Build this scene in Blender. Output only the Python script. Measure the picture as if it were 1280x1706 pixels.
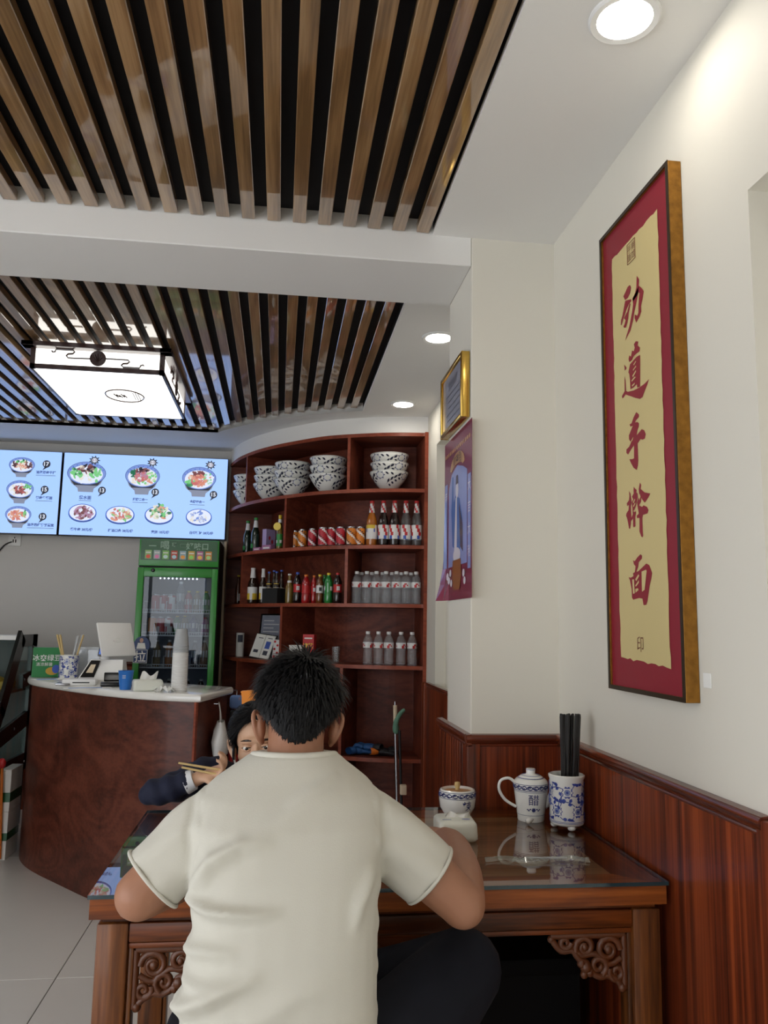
import bpy, bmesh, math, random
from mathutils import Vector, Matrix

for _o in list(bpy.data.objects):
    bpy.data.objects.remove(_o, do_unlink=True)
SC = bpy.context.scene
COL = SC.collection
RNG = random.Random(7)
PI = math.pi

# ------------------------------------------------------------------ camera
cam_d = bpy.data.cameras.new('camera')
cam_d.sensor_fit = 'VERTICAL'
cam_d.sensor_height = 24.0
cam_d.lens = 24.0 * 1340.0 / 1706.0
cam_d.clip_start = 0.02
cam = bpy.data.objects.new('camera', cam_d)
COL.objects.link(cam)
def _cam_matrix(yaw, pitch, roll, loc):
    d = Vector((math.sin(yaw) * math.cos(pitch), math.cos(yaw) * math.cos(pitch), math.sin(pitch)))
    r = Vector((math.cos(yaw), -math.sin(yaw), 0))
    u = r.cross(d)
    c, s = math.cos(roll), math.sin(roll)
    r2 = r * c + u * s
    u2 = u * c - r * s
    m = Matrix.Identity(4)
    for i in range(3):
        m[i][0] = r2[i]; m[i][1] = u2[i]; m[i][2] = -d[i]; m[i][3] = loc[i]
    return m
cam.matrix_world = _cam_matrix(math.radians(7.26887), math.radians(7.99395), math.radians(1.00069), (0, 0, 1.29))
SC.camera = cam

# ------------------------------------------------------------------ world and exposure
W = bpy.data.worlds.new('world'); SC.world = W
W.use_nodes = True
W.node_tree.nodes['Background'].inputs[0].default_value = (0.92, 0.95, 1.0, 1)
W.node_tree.nodes['Background'].inputs[1].default_value = 2.7
SC.view_settings.view_transform = 'Standard'
SC.view_settings.look = 'None'
SC.view_settings.gamma = 1.0
SC.view_settings.use_curve_mapping = False
SC.view_settings.exposure = 0.38
SC.cycles.max_bounces = 7
SC.cycles.diffuse_bounces = 4
SC.cycles.glossy_bounces = 3
SC.cycles.transmission_bounces = 4
SC.cycles.transparent_max_bounces = 10
SC.cycles.caustics_reflective = False
SC.cycles.caustics_refractive = False
DOWNLIGHT_STRENGTH = 33.0
LANTERN_STRENGTH = 2.2
SCREEN_STRENGTH = 0.98

# ------------------------------------------------------------------ materials
MAT = {}
def _new(name):
    m = bpy.data.materials.new(name); m.use_nodes = True
    MAT[name] = m
    return m, m.node_tree, m.node_tree.nodes['Principled BSDF']
def lin(c):
    return tuple(((x / 255.0) / 12.92 if x / 255.0 <= 0.04045 else ((x / 255.0 + 0.055) / 1.055) ** 2.4) for x in c)
def rgba(c):
    return (c[0], c[1], c[2], 1)
def plain(name, srgb, rough=0.5, metal=0.0, coat=0.0, noise=0.06, nscale=14.0, bump=0.0, spec=0.5, bscale=None):
    m, t, b = _new(name)
    c = lin(srgb)
    N = t.nodes; L = t.links
    tc = N.new('ShaderNodeTexCoord')
    nz = N.new('ShaderNodeTexNoise'); nz.inputs['Scale'].default_value = nscale; nz.inputs['Detail'].default_value = 4
    L.new(tc.outputs['Object'], nz.inputs['Vector'])
    mx = N.new('ShaderNodeMix'); mx.data_type = 'RGBA'
    mx.inputs['A'].default_value = rgba([x * (1 - noise) for x in c])
    mx.inputs['B'].default_value = rgba([min(1, x * (1 + noise)) for x in c])
    L.new(nz.outputs['Fac'], mx.inputs['Factor'])
    L.new(mx.outputs['Result'], b.inputs['Base Color'])
    b.inputs['Roughness'].default_value = rough
    b.inputs['Metallic'].default_value = metal
    b.inputs['Coat Weight'].default_value = coat
    b.inputs['Coat Roughness'].default_value = 0.08
    b.inputs['Specular IOR Level'].default_value = spec
    if bump:
        n2 = N.new('ShaderNodeTexNoise'); n2.inputs['Scale'].default_value = bscale or nscale * 8; n2.inputs['Detail'].default_value = 3
        L.new(tc.outputs['Object'], n2.inputs['Vector'])
        bp = N.new('ShaderNodeBump'); bp.inputs['Strength'].default_value = bump; bp.inputs['Distance'].default_value = 0.002
        L.new(n2.outputs['Fac'], bp.inputs['Height']); L.new(bp.outputs['Normal'], b.inputs['Normal'])
    return m
def wood(name, dark, mid, light, axis='Z', fine=90.0, broad=7.0, stretch=0.05, rough=0.35, coat=0.3, rings=0.0, bump=0.15, coat_rough=0.1):
    """long-grain timber: noise stretched along one axis, with optional cathedral figure"""
    m, t, b = _new(name)
    N = t.nodes; L = t.links
    tc = N.new('ShaderNodeTexCoord'); oi = N.new('ShaderNodeObjectInfo')
    off = N.new('ShaderNodeVectorMath'); off.operation = 'SCALE'; off.inputs[0].default_value = (13.7, 9.1, 17.3)
    L.new(oi.outputs['Random'], off.inputs['Scale'])
    ad = N.new('ShaderNodeVectorMath'); ad.operation = 'ADD'
    L.new(tc.outputs['Object'], ad.inputs[0]); L.new(off.outputs[0], ad.inputs[1])
    sc = [1.0, 1.0, 1.0]; sc['XYZ'.index(axis)] = stretch
    mp = N.new('ShaderNodeMapping'); mp.inputs['Scale'].default_value = sc
    L.new(ad.outputs[0], mp.inputs['Vector'])
    n1 = N.new('ShaderNodeTexNoise'); n1.inputs['Scale'].default_value = broad; n1.inputs['Detail'].default_value = 5; n1.inputs['Distortion'].default_value = 0.6
    n2 = N.new('ShaderNodeTexNoise'); n2.inputs['Scale'].default_value = fine; n2.inputs['Detail'].default_value = 3
    L.new(mp.outputs[0], n1.inputs['Vector']); L.new(mp.outputs[0], n2.inputs['Vector'])
    fac = N.new('ShaderNodeMath'); fac.operation = 'MULTIPLY_ADD'; fac.inputs[1].default_value = 0.35
    hf = N.new('ShaderNodeMath'); hf.operation = 'MULTIPLY'; hf.inputs[1].default_value = 0.65
    L.new(n1.outputs['Fac'], hf.inputs[0]); L.new(n2.outputs['Fac'], fac.inputs[0]); L.new(hf.outputs[0], fac.inputs[2])
    out = fac.outputs[0]
    if rings:
        mp2 = N.new('ShaderNodeMapping'); s2 = [1.0, 1.0, 1.0]; s2['XYZ'.index(axis)] = 0.16
        mp2.inputs['Scale'].default_value = s2
        L.new(ad.outputs[0], mp2.inputs['Vector'])
        n3 = N.new('ShaderNodeTexNoise'); n3.inputs['Scale'].default_value = 3.2; n3.inputs['Detail'].default_value = 0.5; n3.inputs['Distortion'].default_value = 0.4
        L.new(mp2.outputs[0], n3.inputs['Vector'])
        mu = N.new('ShaderNodeMath'); mu.operation = 'MULTIPLY'; mu.inputs[1].default_value = 62.0
        sn = N.new('ShaderNodeMath'); sn.operation = 'SINE'
        L.new(n3.outputs['Fac'], mu.inputs[0]); L.new(mu.outputs[0], sn.inputs[0])
        ma = N.new('ShaderNodeMath'); ma.operation = 'MULTIPLY_ADD'; ma.inputs[1].default_value = rings
        L.new(sn.outputs[0], ma.inputs[0]); L.new(out, ma.inputs[2])
        out = ma.outputs[0]
    cr = N.new('ShaderNodeValToRGB')
    e = cr.color_ramp.elements
    e[0].position = 0.37; e[0].color = rgba(lin(dark)); e[1].position = 0.64; e[1].color = rgba(lin(light))
    k = e.new(0.5); k.color = rgba(lin(mid))
    L.new(out, cr.inputs['Fac']); L.new(cr.outputs['Color'], b.inputs['Base Color'])
    b.inputs['Roughness'].default_value = rough; b.inputs['Specular IOR Level'].default_value = 0.3
    b.inputs['Coat Weight'].default_value = coat; b.inputs['Coat Roughness'].default_value = coat_rough
    if bump:
        bp = N.new('ShaderNodeBump'); bp.inputs['Strength'].default_value = bump; bp.inputs['Distance'].default_value = 0.001
        L.new(n2.outputs['Fac'], bp.inputs['Height']); L.new(bp.outputs['Normal'], b.inputs['Normal'])
    return m
def glassy(name, tint=(1, 1, 1), ior=1.5, rough=0.0, body=0.0, body_col=(255, 255, 255)):
    """thin clear sheet: Fresnel reflection over straight-through transmission"""
    m, t, b = _new(name)
    N = t.nodes; L = t.links
    out = N['Material Output']; N.remove(b)
    tr = N.new('ShaderNodeBsdfTransparent'); tr.inputs['Color'].default_value = rgba(tint)
    gl = N.new('ShaderNodeBsdfGlossy'); gl.inputs['Roughness'].default_value = rough
    ge = N.new('ShaderNodeNewGeometry')
    dt = N.new('ShaderNodeVectorMath'); dt.operation = 'DOT_PRODUCT'
    L.new(ge.outputs['Normal'], dt.inputs[0]); L.new(ge.outputs['Incoming'], dt.inputs[1])
    ab = N.new('ShaderNodeMath'); ab.operation = 'ABSOLUTE'; L.new(dt.outputs['Value'], ab.inputs[0])
    om = N.new('ShaderNodeMath'); om.operation = 'SUBTRACT'; om.inputs[0].default_value = 1.0; om.use_clamp = True; L.new(ab.outputs[0], om.inputs[1])
    pw = N.new('ShaderNodeMath'); pw.operation = 'POWER'; pw.inputs[1].default_value = 5.0; L.new(om.outputs[0], pw.inputs[0])
    f0 = ((ior - 1) / (ior + 1)) ** 2
    fr = N.new('ShaderNodeMath'); fr.operation = 'MULTIPLY_ADD'; fr.inputs[1].default_value = 1 - f0; fr.inputs[2].default_value = f0; L.new(pw.outputs[0], fr.inputs[0])
    mx = N.new('ShaderNodeMixShader')
    base = tr.outputs[0]
    if body > 0:
        df = N.new('ShaderNodeBsdfDiffuse'); df.inputs['Color'].default_value = rgba(lin(body_col))
        m2 = N.new('ShaderNodeMixShader'); m2.inputs[0].default_value = body
        L.new(tr.outputs[0], m2.inputs[1]); L.new(df.outputs[0], m2.inputs[2]); base = m2.outputs[0]
    L.new(fr.outputs[0], mx.inputs[0]); L.new(base, mx.inputs[1]); L.new(gl.outputs[0], mx.inputs[2])
    L.new(mx.outputs[0], out.inputs[0])
    return m
def emit(name, srgb, strength):
    m, t, b = _new(name)
    b.inputs['Base Color'].default_value = (0.02, 0.02, 0.02, 1)
    b.inputs['Emission Color'].default_value = rgba(lin(srgb))
    b.inputs['Emission Strength'].default_value = strength
    b.inputs['Roughness'].default_value = 0.35
    return m

plain('wall_paint', (222, 218, 206), 0.6, noise=0.02, nscale=3, bump=0.08, bscale=60)
plain('ceiling_paint', (232, 231, 228), 0.7, noise=0.015, nscale=3, bump=0.05, bscale=60)
plain('back_wall_paint', (214, 212, 209), 0.65, noise=0.03, nscale=2)
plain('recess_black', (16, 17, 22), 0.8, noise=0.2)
wood('slat_wood', (112, 84, 52), (142, 108, 70), (166, 132, 92), 'Y', fine=160, broad=22, stretch=0.035, rough=0.35, coat=1.0, rings=0.05, bump=0.1, coat_rough=0.04)
MAT['slat_wood'].node_tree.nodes['Principled BSDF'].inputs['Coat IOR'].default_value = 2.3
wood('rosewood', (66, 26, 13), (108, 45, 22), (150, 69, 33), 'Z', fine=170, broad=34, stretch=0.018, rough=0.35, coat=0.15, rings=0.04)
wood('rosewood_x', (56, 22, 12), (104, 42, 22), (140, 62, 32), 'X', fine=120, broad=13, stretch=0.03, rough=0.25, coat=0.35)
wood('rosewood_y', (52, 22, 12), (96, 40, 20), (130, 58, 28), 'Y', fine=120, broad=13, stretch=0.03, rough=0.25, coat=0.35)
wood('mahogany', (80, 34, 22), (104, 47, 32), (122, 60, 42), 'X', fine=70, broad=5, stretch=0.12, rough=0.5, coat=0.0, rings=0.05)
wood('mahogany_edge', (116, 52, 34), (140, 66, 44), (160, 82, 56), 'X', fine=70, broad=5, stretch=0.1, rough=0.4, coat=0.05)
wood('mahogany_counter', (62, 28, 19), (86, 41, 29), (104, 54, 39), 'X', fine=70, broad=5, stretch=0.12, rough=0.42, coat=0.08, rings=0.045)
wood('table_wood', (68, 32, 10), (118, 58, 20), (156, 84, 32), 'X', fine=110, broad=10, stretch=0.06, rough=0.4, coat=0.1)
wood('table_wood_z', (58, 30, 10), (102, 56, 22), (142, 84, 36), 'Z', fine=110, broad=10, stretch=0.06, rough=0.35, coat=0.2)
plain('carved_wood', (92, 46, 16), 0.4, coat=0.15, noise=0.3, nscale=30)
plain('floor_tile', (222, 219, 214), 0.22, noise=0.03, nscale=5, coat=0.2)
plain('grout', (96, 92, 86), 0.8, noise=0.1)
plain('white_ring', (228, 228, 226), 0.4, noise=0.01)
emit('downlight_glow', (255, 248, 236), DOWNLIGHT_STRENGTH)
emit('lantern_glow', (255, 252, 244), LANTERN_STRENGTH)
plain('lantern_frame', (56, 34, 30), 0.35, coat=0.3, noise=0.2)
plain('black_gloss', (14, 14, 16), 0.25, noise=0.1)
plain('black_matt', (20, 20, 22), 0.6, noise=0.15)
plain('white_plastic', (232, 232, 230), 0.35, noise=0.02)
plain('marble_white', (232, 231, 226), 0.15, noise=0.05, nscale=6, coat=0.4)
plain('steel', (170, 172, 175), 0.25, metal=1.0, noise=0.05)
plain('gold_frame', (150, 104, 40), 0.38, metal=0.75, noise=0.55, nscale=60, bump=0.5, bscale=120)
plain('gold_bright', (222, 182, 92), 0.2, metal=1.0, noise=0.05)
plain('paper_white', (236, 236, 232), 0.7, noise=0.02)

# ------------------------------------------------------------------ mesh building
def T(loc=(0, 0, 0), rot=(0, 0, 0), s=1.0):
    m = Matrix.Translation(loc)
    from mathutils import Euler
    m = m @ Euler(rot).to_matrix().to_4x4()
    if s != 1.0:
        m = m @ Matrix.Scale(s, 4)
    return m
class MB:
    def __init__(self):
        self.v = []; self.f = []; self.m = []
    def add(self, vs, fs, m=0, mat=None):
        o = len(self.v)
        if mat is not None:
            vs = [tuple(mat @ Vector(p)) for p in vs]
        self.v += [tuple(p) for p in vs]
        for f in fs:
            self.f.append(tuple(i + o for i in f)); self.m.append(m)
        return self
    def box(self, x0, x1, y0, y1, z0, z1, m=0, mat=None):
        vs = [(x0, y0, z0), (x1, y0, z0), (x1, y1, z0), (x0, y1, z0), (x0, y0, z1), (x1, y0, z1), (x1, y1, z1), (x0, y1, z1)]
        fs = [(0, 3, 2, 1), (4, 5, 6, 7), (0, 1, 5, 4), (1, 2, 6, 5), (2, 3, 7, 6), (3, 0, 4, 7)]
        return self.add(vs, fs, m, mat)
    def bbox(self, x0, x1, y0, y1, z0, z1, b=0.004, m=0, mat=None, seg=2):
        bm = bmesh.new()
        bmesh.ops.create_cube(bm, size=1.0)
        for v in bm.verts:
            v.co = Vector(((x0 + x1) / 2 + v.co.x * (x1 - x0), (y0 + y1) / 2 + v.co.y * (y1 - y0), (z0 + z1) / 2 + v.co.z * (z1 - z0)))
        bmesh.ops.bevel(bm, geom=list(bm.edges), offset=b, segments=seg, affect='EDGES', profile=0.5)
        bm.verts.index_update()
        vs = [tuple(v.co) for v in bm.verts]; fs = [tuple(v.index for v in f.verts) for f in bm.faces]
        bm.free()
        return self.add(vs, fs, m, mat)
    def prism(self, pts, z0, z1, m=0, mat=None, caps=True):
        n = len(pts)
        vs = [(x, y, z0) for x, y in pts] + [(x, y, z1) for x, y in pts]
        fs = [(i, (i + 1) % n, (i + 1) % n + n, i + n) for i in range(n)]
        if caps:
            fs += [tuple(range(n - 1, -1, -1)), tuple(range(n, 2 * n))]
        return self.add(vs, fs, m, mat)
    def lathe(self, prof, seg=20, m=0, mat=None, a0=0.0, a1=None, mfun=None):
        """prof: [(r, z), ...]; full turn unless a1 is given"""
        full = a1 is None
        n = seg if full else seg + 1
        vs = []; fs = []; ms = []
        for r, z in prof:
            for k in range(n):
                a = a0 + ((2 * PI) if full else (a1 - a0)) * k / seg
                vs.append((r * math.cos(a), r * math.sin(a), z))
        for i in range(len(prof) - 1):
            for k in range(seg):
                k2 = (k + 1) % n
                fs.append((i * n + k, i * n + k2, (i + 1) * n + k2, (i + 1) * n + k))
                ms.append(mfun(i, k) if mfun else m)
        o = len(self.v)
        if mat is not None:
            vs = [tuple(mat @ Vector(p)) for p in vs]
        self.v += vs
        for f, mm in zip(fs, ms):
            self.f.append(tuple(i + o for i in f)); self.m.append(mm)
        return self
    def tube(self, path, r, seg=8, m=0, mat=None, caps=True, flat=1.0, closed=False):
        """round bar along a path; r a number or one per point; flat squeezes the section"""
        P = [Vector(p) for p in path]; n = len(P)
        R = r if isinstance(r, (list, tuple)) else [r] * n
        vs = []; fs = []
        up = None
        for i, p in enumerate(P):
            if closed:
                t = P[(i + 1) % n] - P[i - 1]
            else:
                t = (P[min(i + 1, n - 1)] - P[max(i - 1, 0)])
            t = t.normalized() if t.length > 1e-9 else Vector((0, 0, 1))
            if up is None:
                up = Vector((0, 0, 1)) if abs(t.z) < 0.9 else Vector((1, 0, 0))
            a = up - t * up.dot(t)
            a = a.normalized() if a.length > 1e-6 else t.orthogonal().normalized()
            up = a; c = t.cross(a)
            for k in range(seg):
                g = 2 * PI * k / seg
                vs.append(tuple(p + (a * math.cos(g) * flat + c * math.sin(g)) * R[i]))
        for i in range(n if closed else n - 1):
            j = (i + 1) % n
            for k in range(seg):
                k2 = (k + 1) % seg
                fs.append((i * seg + k, i * seg + k2, j * seg + k2, j * seg + k))
        if caps and not closed:
            fs.append(tuple(range(seg - 1, -1, -1))); fs.append(tuple(range((n - 1) * seg, n * seg)))
        return self.add(vs, fs, m, mat)
    def ball(self, c, r, seg=14, rings=9, m=0, mat=None):
        rx, ry, rz = r if isinstance(r, (list, tuple)) else (r, r, r)
        vs = []; fs = []
        for i in range(rings + 1):
            th = PI * i / rings
            for k in range(seg):
                g = 2 * PI * k / seg
                vs.append((c[0] + rx * math.sin(th) * math.cos(g), c[1] + ry * math.sin(th) * math.sin(g), c[2] + rz * math.cos(th)))
        for i in range(rings):
            for k in range(seg):
                k2 = (k + 1) % seg
                fs.append((i * seg + k, (i + 1) * seg + k, (i + 1) * seg + k2, i * seg + k2))
        return self.add(vs, fs, m, mat)
    def mesh(self, name, mats, smooth=None):
        me = bpy.data.meshes.new(name)
        me.from_pydata(self.v, [], self.f)
        for mm in (mats if isinstance(mats, (list, tuple)) else [mats]):
            me.materials.append(MAT[mm] if isinstance(mm, str) else mm)
        me.polygons.foreach_set('material_index', self.m)
        bm = bmesh.new(); bm.from_mesh(me)
        bmesh.ops.remove_doubles(bm, verts=bm.verts, dist=1e-6)
        bmesh.ops.recalc_face_normals(bm, faces=bm.faces)
        bm.to_mesh(me); bm.free()
        if smooth is not None:
            me.shade_smooth()
            me.set_sharp_from_angle(angle=math.radians(smooth))
        me.update()
        return me
    def build(self, name, mats, parent=None, smooth=None, loc=(0, 0, 0), rot=(0, 0, 0)):
        return link(name, self.mesh(name, mats, smooth), parent, loc, rot)
def link(name, data, parent=None, loc=(0, 0, 0), rot=(0, 0, 0)):
    o = bpy.data.objects.new(name, data)
    COL.objects.link(o)
    o.location = loc; o.rotation_euler = rot
    if parent is not None:
        o.parent = parent
    return o
def tag(o, label, cat, group=None):
    o['label'] = label; o['category'] = cat
    if group:
        o['group'] = group
    return o
def thing(name, label, cat, loc=(0, 0, 0), rot=(0, 0, 0), group=None):
    o = link(name, None, None, loc, rot)
    o.empty_display_size = 0.02
    return tag(o, label, cat, group)
def struct(o):
    o['kind'] = 'structure'
    return o
def copy_thing(src, label, loc, rotz=None, group=None):
    r = src.copy(); COL.objects.link(r)
    r.location = loc
    if rotz is not None:
        r.rotation_euler = (0, 0, rotz)
    r['label'] = label
    if group:
        r['group'] = group
    for ch in list(src.children):
        c = ch.copy(); COL.objects.link(c); c.parent = r
        for g in list(ch.children):
            d = g.copy(); COL.objects.link(d); d.parent = c
    return r
def text_polys(body, size=1.0, offset=0.0, shear=0.0):
    """flat glyph outlines as (verts2d, faces), centred on the origin; height of a full glyph = size"""
    cu = bpy.data.curves.new('lettering', 'FONT')
    cu.body = body; cu.size = size; cu.offset = offset; cu.shear = shear
    cu.resolution_u = 2; cu.fill_mode = 'FRONT'
    ob = bpy.data.objects.new('lettering', cu); COL.objects.link(ob)
    dg = bpy.context.evaluated_depsgraph_get()
    me = bpy.data.meshes.new_from_object(ob.evaluated_get(dg))
    vs = [(v.co.x, v.co.y) for v in me.vertices]; fs = [tuple(p.vertices) for p in me.polygons]
    bpy.data.objects.remove(ob, do_unlink=True); bpy.data.curves.remove(cu); bpy.data.meshes.remove(me)
    if vs:
        cx = (min(p[0] for p in vs) + max(p[0] for p in vs)) / 2; cy = (min(p[1] for p in vs) + max(p[1] for p in vs)) / 2
        vs = [(x - cx, y - cy) for x, y in vs]
    return vs, fs
def put_text(mb, body, size, fn, m=0, offset=0.0):
    """lettering laid on a surface; fn maps flat (u, v) to a point"""
    vs, fs = text_polys(body, size, offset)
    mb.add([fn(u, v) for u, v in vs], fs, m)
def put_poly(mb, pts, fn, m=0):
    """filled outline on a surface (triangulated, may be concave)"""
    from mathutils.geometry import tessellate_polygon
    tri = tessellate_polygon([[Vector((x, y, 0)) for x, y in pts]])
    mb.add([fn(x, y) for x, y in pts], [tuple(t) for t in tri], m)
def ell(cx, cy, rx, ry, n=20, a0=0.0):
    return [(cx + rx * math.cos(2 * PI * k / n + a0), cy + ry * math.sin(2 * PI * k / n + a0)) for k in range(n)]
def catmull(P, n=6):
    out = []
    for i in range(len(P) - 1):
        p0 = P[max(i - 1, 0)]; p1 = P[i]; p2 = P[i + 1]; p3 = P[min(i + 2, len(P) - 1)]
        for k in range(n):
            t = k / n
            out.append(tuple(0.5 * (2 * b + (c - a) * t + (2 * a - 5 * b + 4 * c - d) * t * t + (3 * b - a - 3 * c + d) * t ** 3) for a, b, c, d in zip(p0, p1, p2, p3)))
    out.append(tuple(P[-1]))
    return out
# ================================================================== the room
XW = 0.866; YB = 6.0; YF = -2.6; XL = -3.3; ZC = 2.555
PX0, PX1 = -1.62, 0.456            # slatted panel 1, x range (front bay)
QX0 = -2.26                        # slatted panel 2, left limit
BEAM0, BEAM1, ZBEAM = 2.44, 2.78, 2.458
def smoothcurve(P, n=6): return catmull(P, n)
CAB = smoothcurve([(0.866, 4.72), (0.64, 4.755), (0.41, 4.845), (0.23, 4.95), (0.02, 5.16), (-0.11, 5.32), (-0.216, 5.49), (-0.32, 5.72), (-0.39, 5.97)], 5)
HOLE_BACK = smoothcurve([(0.456, 4.664), (0.33, 4.71), (0.194, 4.786), (0.05, 4.88), (-0.098, 4.995), (-0.26, 5.15), (-0.43, 5.36)], 4)

# floor: a grout bed with large glazed tiles laid on it
floor = struct(MB().box(XL - 0.1, XW + 0.14, YF - 0.1, YB + 0.1, -0.08, -0.006).build('floor', 'grout'))
xl = [-3.157, -2.357, -1.557, -0.757, 0.043, 0.843]
yl = [3.25 + 1.58 * k for k in range(-4, 3)]
tile_mesh = MB().bbox(0.0015, 0.7985, 0.0015, 1.5785, -0.006, 0.0, 0.0012, seg=1).mesh('floor_tile', 'floor_tile')
for x in xl[:-1]:
    for y in yl[:-1]:
        link('floor_tile', tile_mesh, floor, (x, y, 0))

# ceiling: white board with two slatted openings
ceil = struct(link('ceiling', None))
def ceil_piece(mb, x0, x1, y0, y1):
    if x1 > x0 and y1 > y0:
        mb.box(x0, x1, y0, y1, ZC, ZC + 0.02)
mb = MB()
ceil_piece(mb, PX1, XW + 0.14, YF, BEAM0)                  # front strip on the right
ceil_piece(mb, XL, PX0, YF, BEAM0)
ceil_piece(mb, PX0, PX1, YF, -1.6)
ceil_piece(mb, XL, QX0, BEAM1, YB)                         # rear bay
ceil_piece(mb, PX1, XW + 0.02, BEAM1, 4.664)
rear = [(PX1, 4.664), (XW + 0.02, 4.664), (XW + 0.02, YB), (QX0, YB), (QX0, 5.40)] + [(-0.45, 5.40)] + list(reversed(HOLE_BACK))[:-1]
mb.prism(rear, ZC, ZC + 0.02)
mb.build('plasterboard', 'ceiling_paint', ceil)
# returns of the two openings and the dark deck above the slats
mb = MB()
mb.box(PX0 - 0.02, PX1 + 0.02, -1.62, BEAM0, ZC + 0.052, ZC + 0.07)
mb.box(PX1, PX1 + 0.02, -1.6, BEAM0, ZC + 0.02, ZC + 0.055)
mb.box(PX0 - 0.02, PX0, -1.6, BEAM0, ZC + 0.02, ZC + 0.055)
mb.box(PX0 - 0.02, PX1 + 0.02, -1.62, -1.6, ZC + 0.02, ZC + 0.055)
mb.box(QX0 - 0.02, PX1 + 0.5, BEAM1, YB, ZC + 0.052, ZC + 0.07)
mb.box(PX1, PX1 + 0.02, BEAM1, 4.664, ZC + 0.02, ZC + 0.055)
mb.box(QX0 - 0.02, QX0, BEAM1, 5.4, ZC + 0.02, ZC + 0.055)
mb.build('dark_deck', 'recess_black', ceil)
# white return face at the far side of the rear opening
edge = [(QX0, 5.40), (-0.45, 5.40)] + list(reversed(HOLE_BACK))
mb = MB()
for a, b in zip(edge[:-1], edge[1:]):
    mb.add([(a[0], a[1], ZC), (b[0], b[1], ZC), (b[0], b[1], ZC + 0.055), (a[0], a[1], ZC + 0.055)], [(0, 1, 2, 3)])
    mb.add([(a[0], a[1] + 0.01, ZC), (b[0], b[1] + 0.01, ZC), (b[0], b[1] + 0.01, ZC + 0.055), (a[0], a[1] + 0.01, ZC + 0.055)], [(0, 3, 2, 1)])
mb.build('opening_return', 'ceiling_paint', ceil)
def hole_y(x):
    if x <= -0.45:
        return 5.40
    P = HOLE_BACK
    for a, b in zip(P[:-1], P[1:]):
        if b[0] <= x <= a[0]:
            t = (a[0] - x) / (a[0] - b[0]); return a[1] + t * (b[1] - a[1])
    return 5.40 if x < P[-1][0] else 4.664
# slats: front bay
sm = MB().bbox(-0.021, 0.021, -1.58, BEAM0 - 0.006, 0.0, 0.030, 0.002, seg=1).mesh('slat', 'slat_wood')
x = 0.421
while x > PX0 + 0.03:
    link('slat', sm, ceil, (x, 0, ZC + 0.002)); x -= 0.08
x = 0.402
while x > QX0 + 0.03:
    y1 = min(hole_y(x - 0.025), hole_y(x + 0.025)) - 0.004
    s_ = MB().bbox(-0.021, 0.021, 0, y1 - BEAM1 - 0.01, 0.0, 0.030, 0.002, seg=1).mesh('slat', 'slat_wood')
    link('slat', s_, ceil, (x, BEAM1 + 0.01, ZC + 0.018)); x -= 0.078

# ceiling beam on the pillar
beam = struct(MB().bbox(XL, 0.586, BEAM0, BEAM1, ZBEAM, ZC + 0.17, 0.003, seg=1).build('ceiling_beam', 'ceiling_paint'))
pillar = struct(MB().bbox(0.586, XW + 0.01, BEAM0, BEAM1, 0.0, ZC + 0.17, 0.004, seg=2).build('wall_pillar', 'wall_paint'))

# right wall with two shallow recesses
mb = MB()
mb.box(XW, XW + 0.14, 1.345, BEAM0 + 0.1, 0, ZC + 0.02)        # wall carrying the scroll
mb.box(XW, XW + 0.14, YF, 1.345, 2.13, ZC + 0.02)
mb.box(XW + 0.12, XW + 0.14, YF, 1.345, 0, 2.13)
mb.box(XW, XW + 0.14, YF, -1.2, 0, 2.13)
mb.box(XW, XW + 0.14, BEAM0 + 0.1, 2.95, 0, ZC + 0.02)
mb.box(XW, XW + 0.14, 2.95, 4.446, 2.322, ZC + 0.02)
mb.box(XW + 0.06, XW + 0.14, 2.95, 4.446, 0.9, 2.322)
mb.box(XW, XW + 0.14, 2.95, 4.446, 0, 0.955)
mb.box(XW, XW + 0.14, 4.446, YB + 0.1, 0, ZC + 0.02)
struct(mb.build('wall_right', 'wall_paint'))
struct(MB().box(XL - 0.1, XW, YB, YB + 0.1, 0, ZC + 0.02).build('wall_back', 'back_wall_paint'))
mb = MB()                                                       # left wall with a wide street opening towards the front
mb.box(XL - 0.1, XL, YF - 0.1, -2.1, 0, ZC + 0.02); mb.box(XL - 0.1, XL, 1.7, YB + 0.1, 0, ZC + 0.02); mb.box(XL - 0.1, XL, -2.1, 1.7, 2.36, ZC + 0.02)
struct(mb.build('wall_left', 'wall_paint'))
win2 = struct(link('door_2', None, None, (XL - 0.06, 0, 0)))
mb = MB(); mb.box(0, 0.05, -2.1, 1.7, 2.30, 2.36)
for k in range(5):
    yy = -2.1 + 3.8 * k / 4
    mb.box(0, 0.05, max(-2.1, yy - 0.025), min(1.7, yy + 0.025), 0.0, 2.30)
mb.build('door_frame', 'steel', win2)
mb = MB()
mb.box(XL, XW + 0.14, YF - 0.1, YF, 2.42, ZC + 0.02)
mb.box(XL, XL + 0.3, YF - 0.1, YF, 0, 2.42); mb.box(-1.2, XW + 0.14, YF - 0.1, YF, 0, 2.42)
struct(mb.build('wall_front', 'wall_paint'))
# open shopfront behind the viewer
win = struct(link('door_1', None, None, (0, YF - 0.06, 0)))
x0, x1 = XL + 0.3, -1.2
mb = MB()
mb.box(x0, x1, 0, 0.05, 0, 0.08); mb.box(x0, x1, 0, 0.05, 2.36, 2.42)
for k in range(3):
    xx = x0 + (x1 - x0) * k / 2
    mb.box(max(x0, xx - 0.025), min(x1, xx + 0.025), 0, 0.05, 0.08, 2.36)
mb.build('door_frame', 'steel', win)
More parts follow.
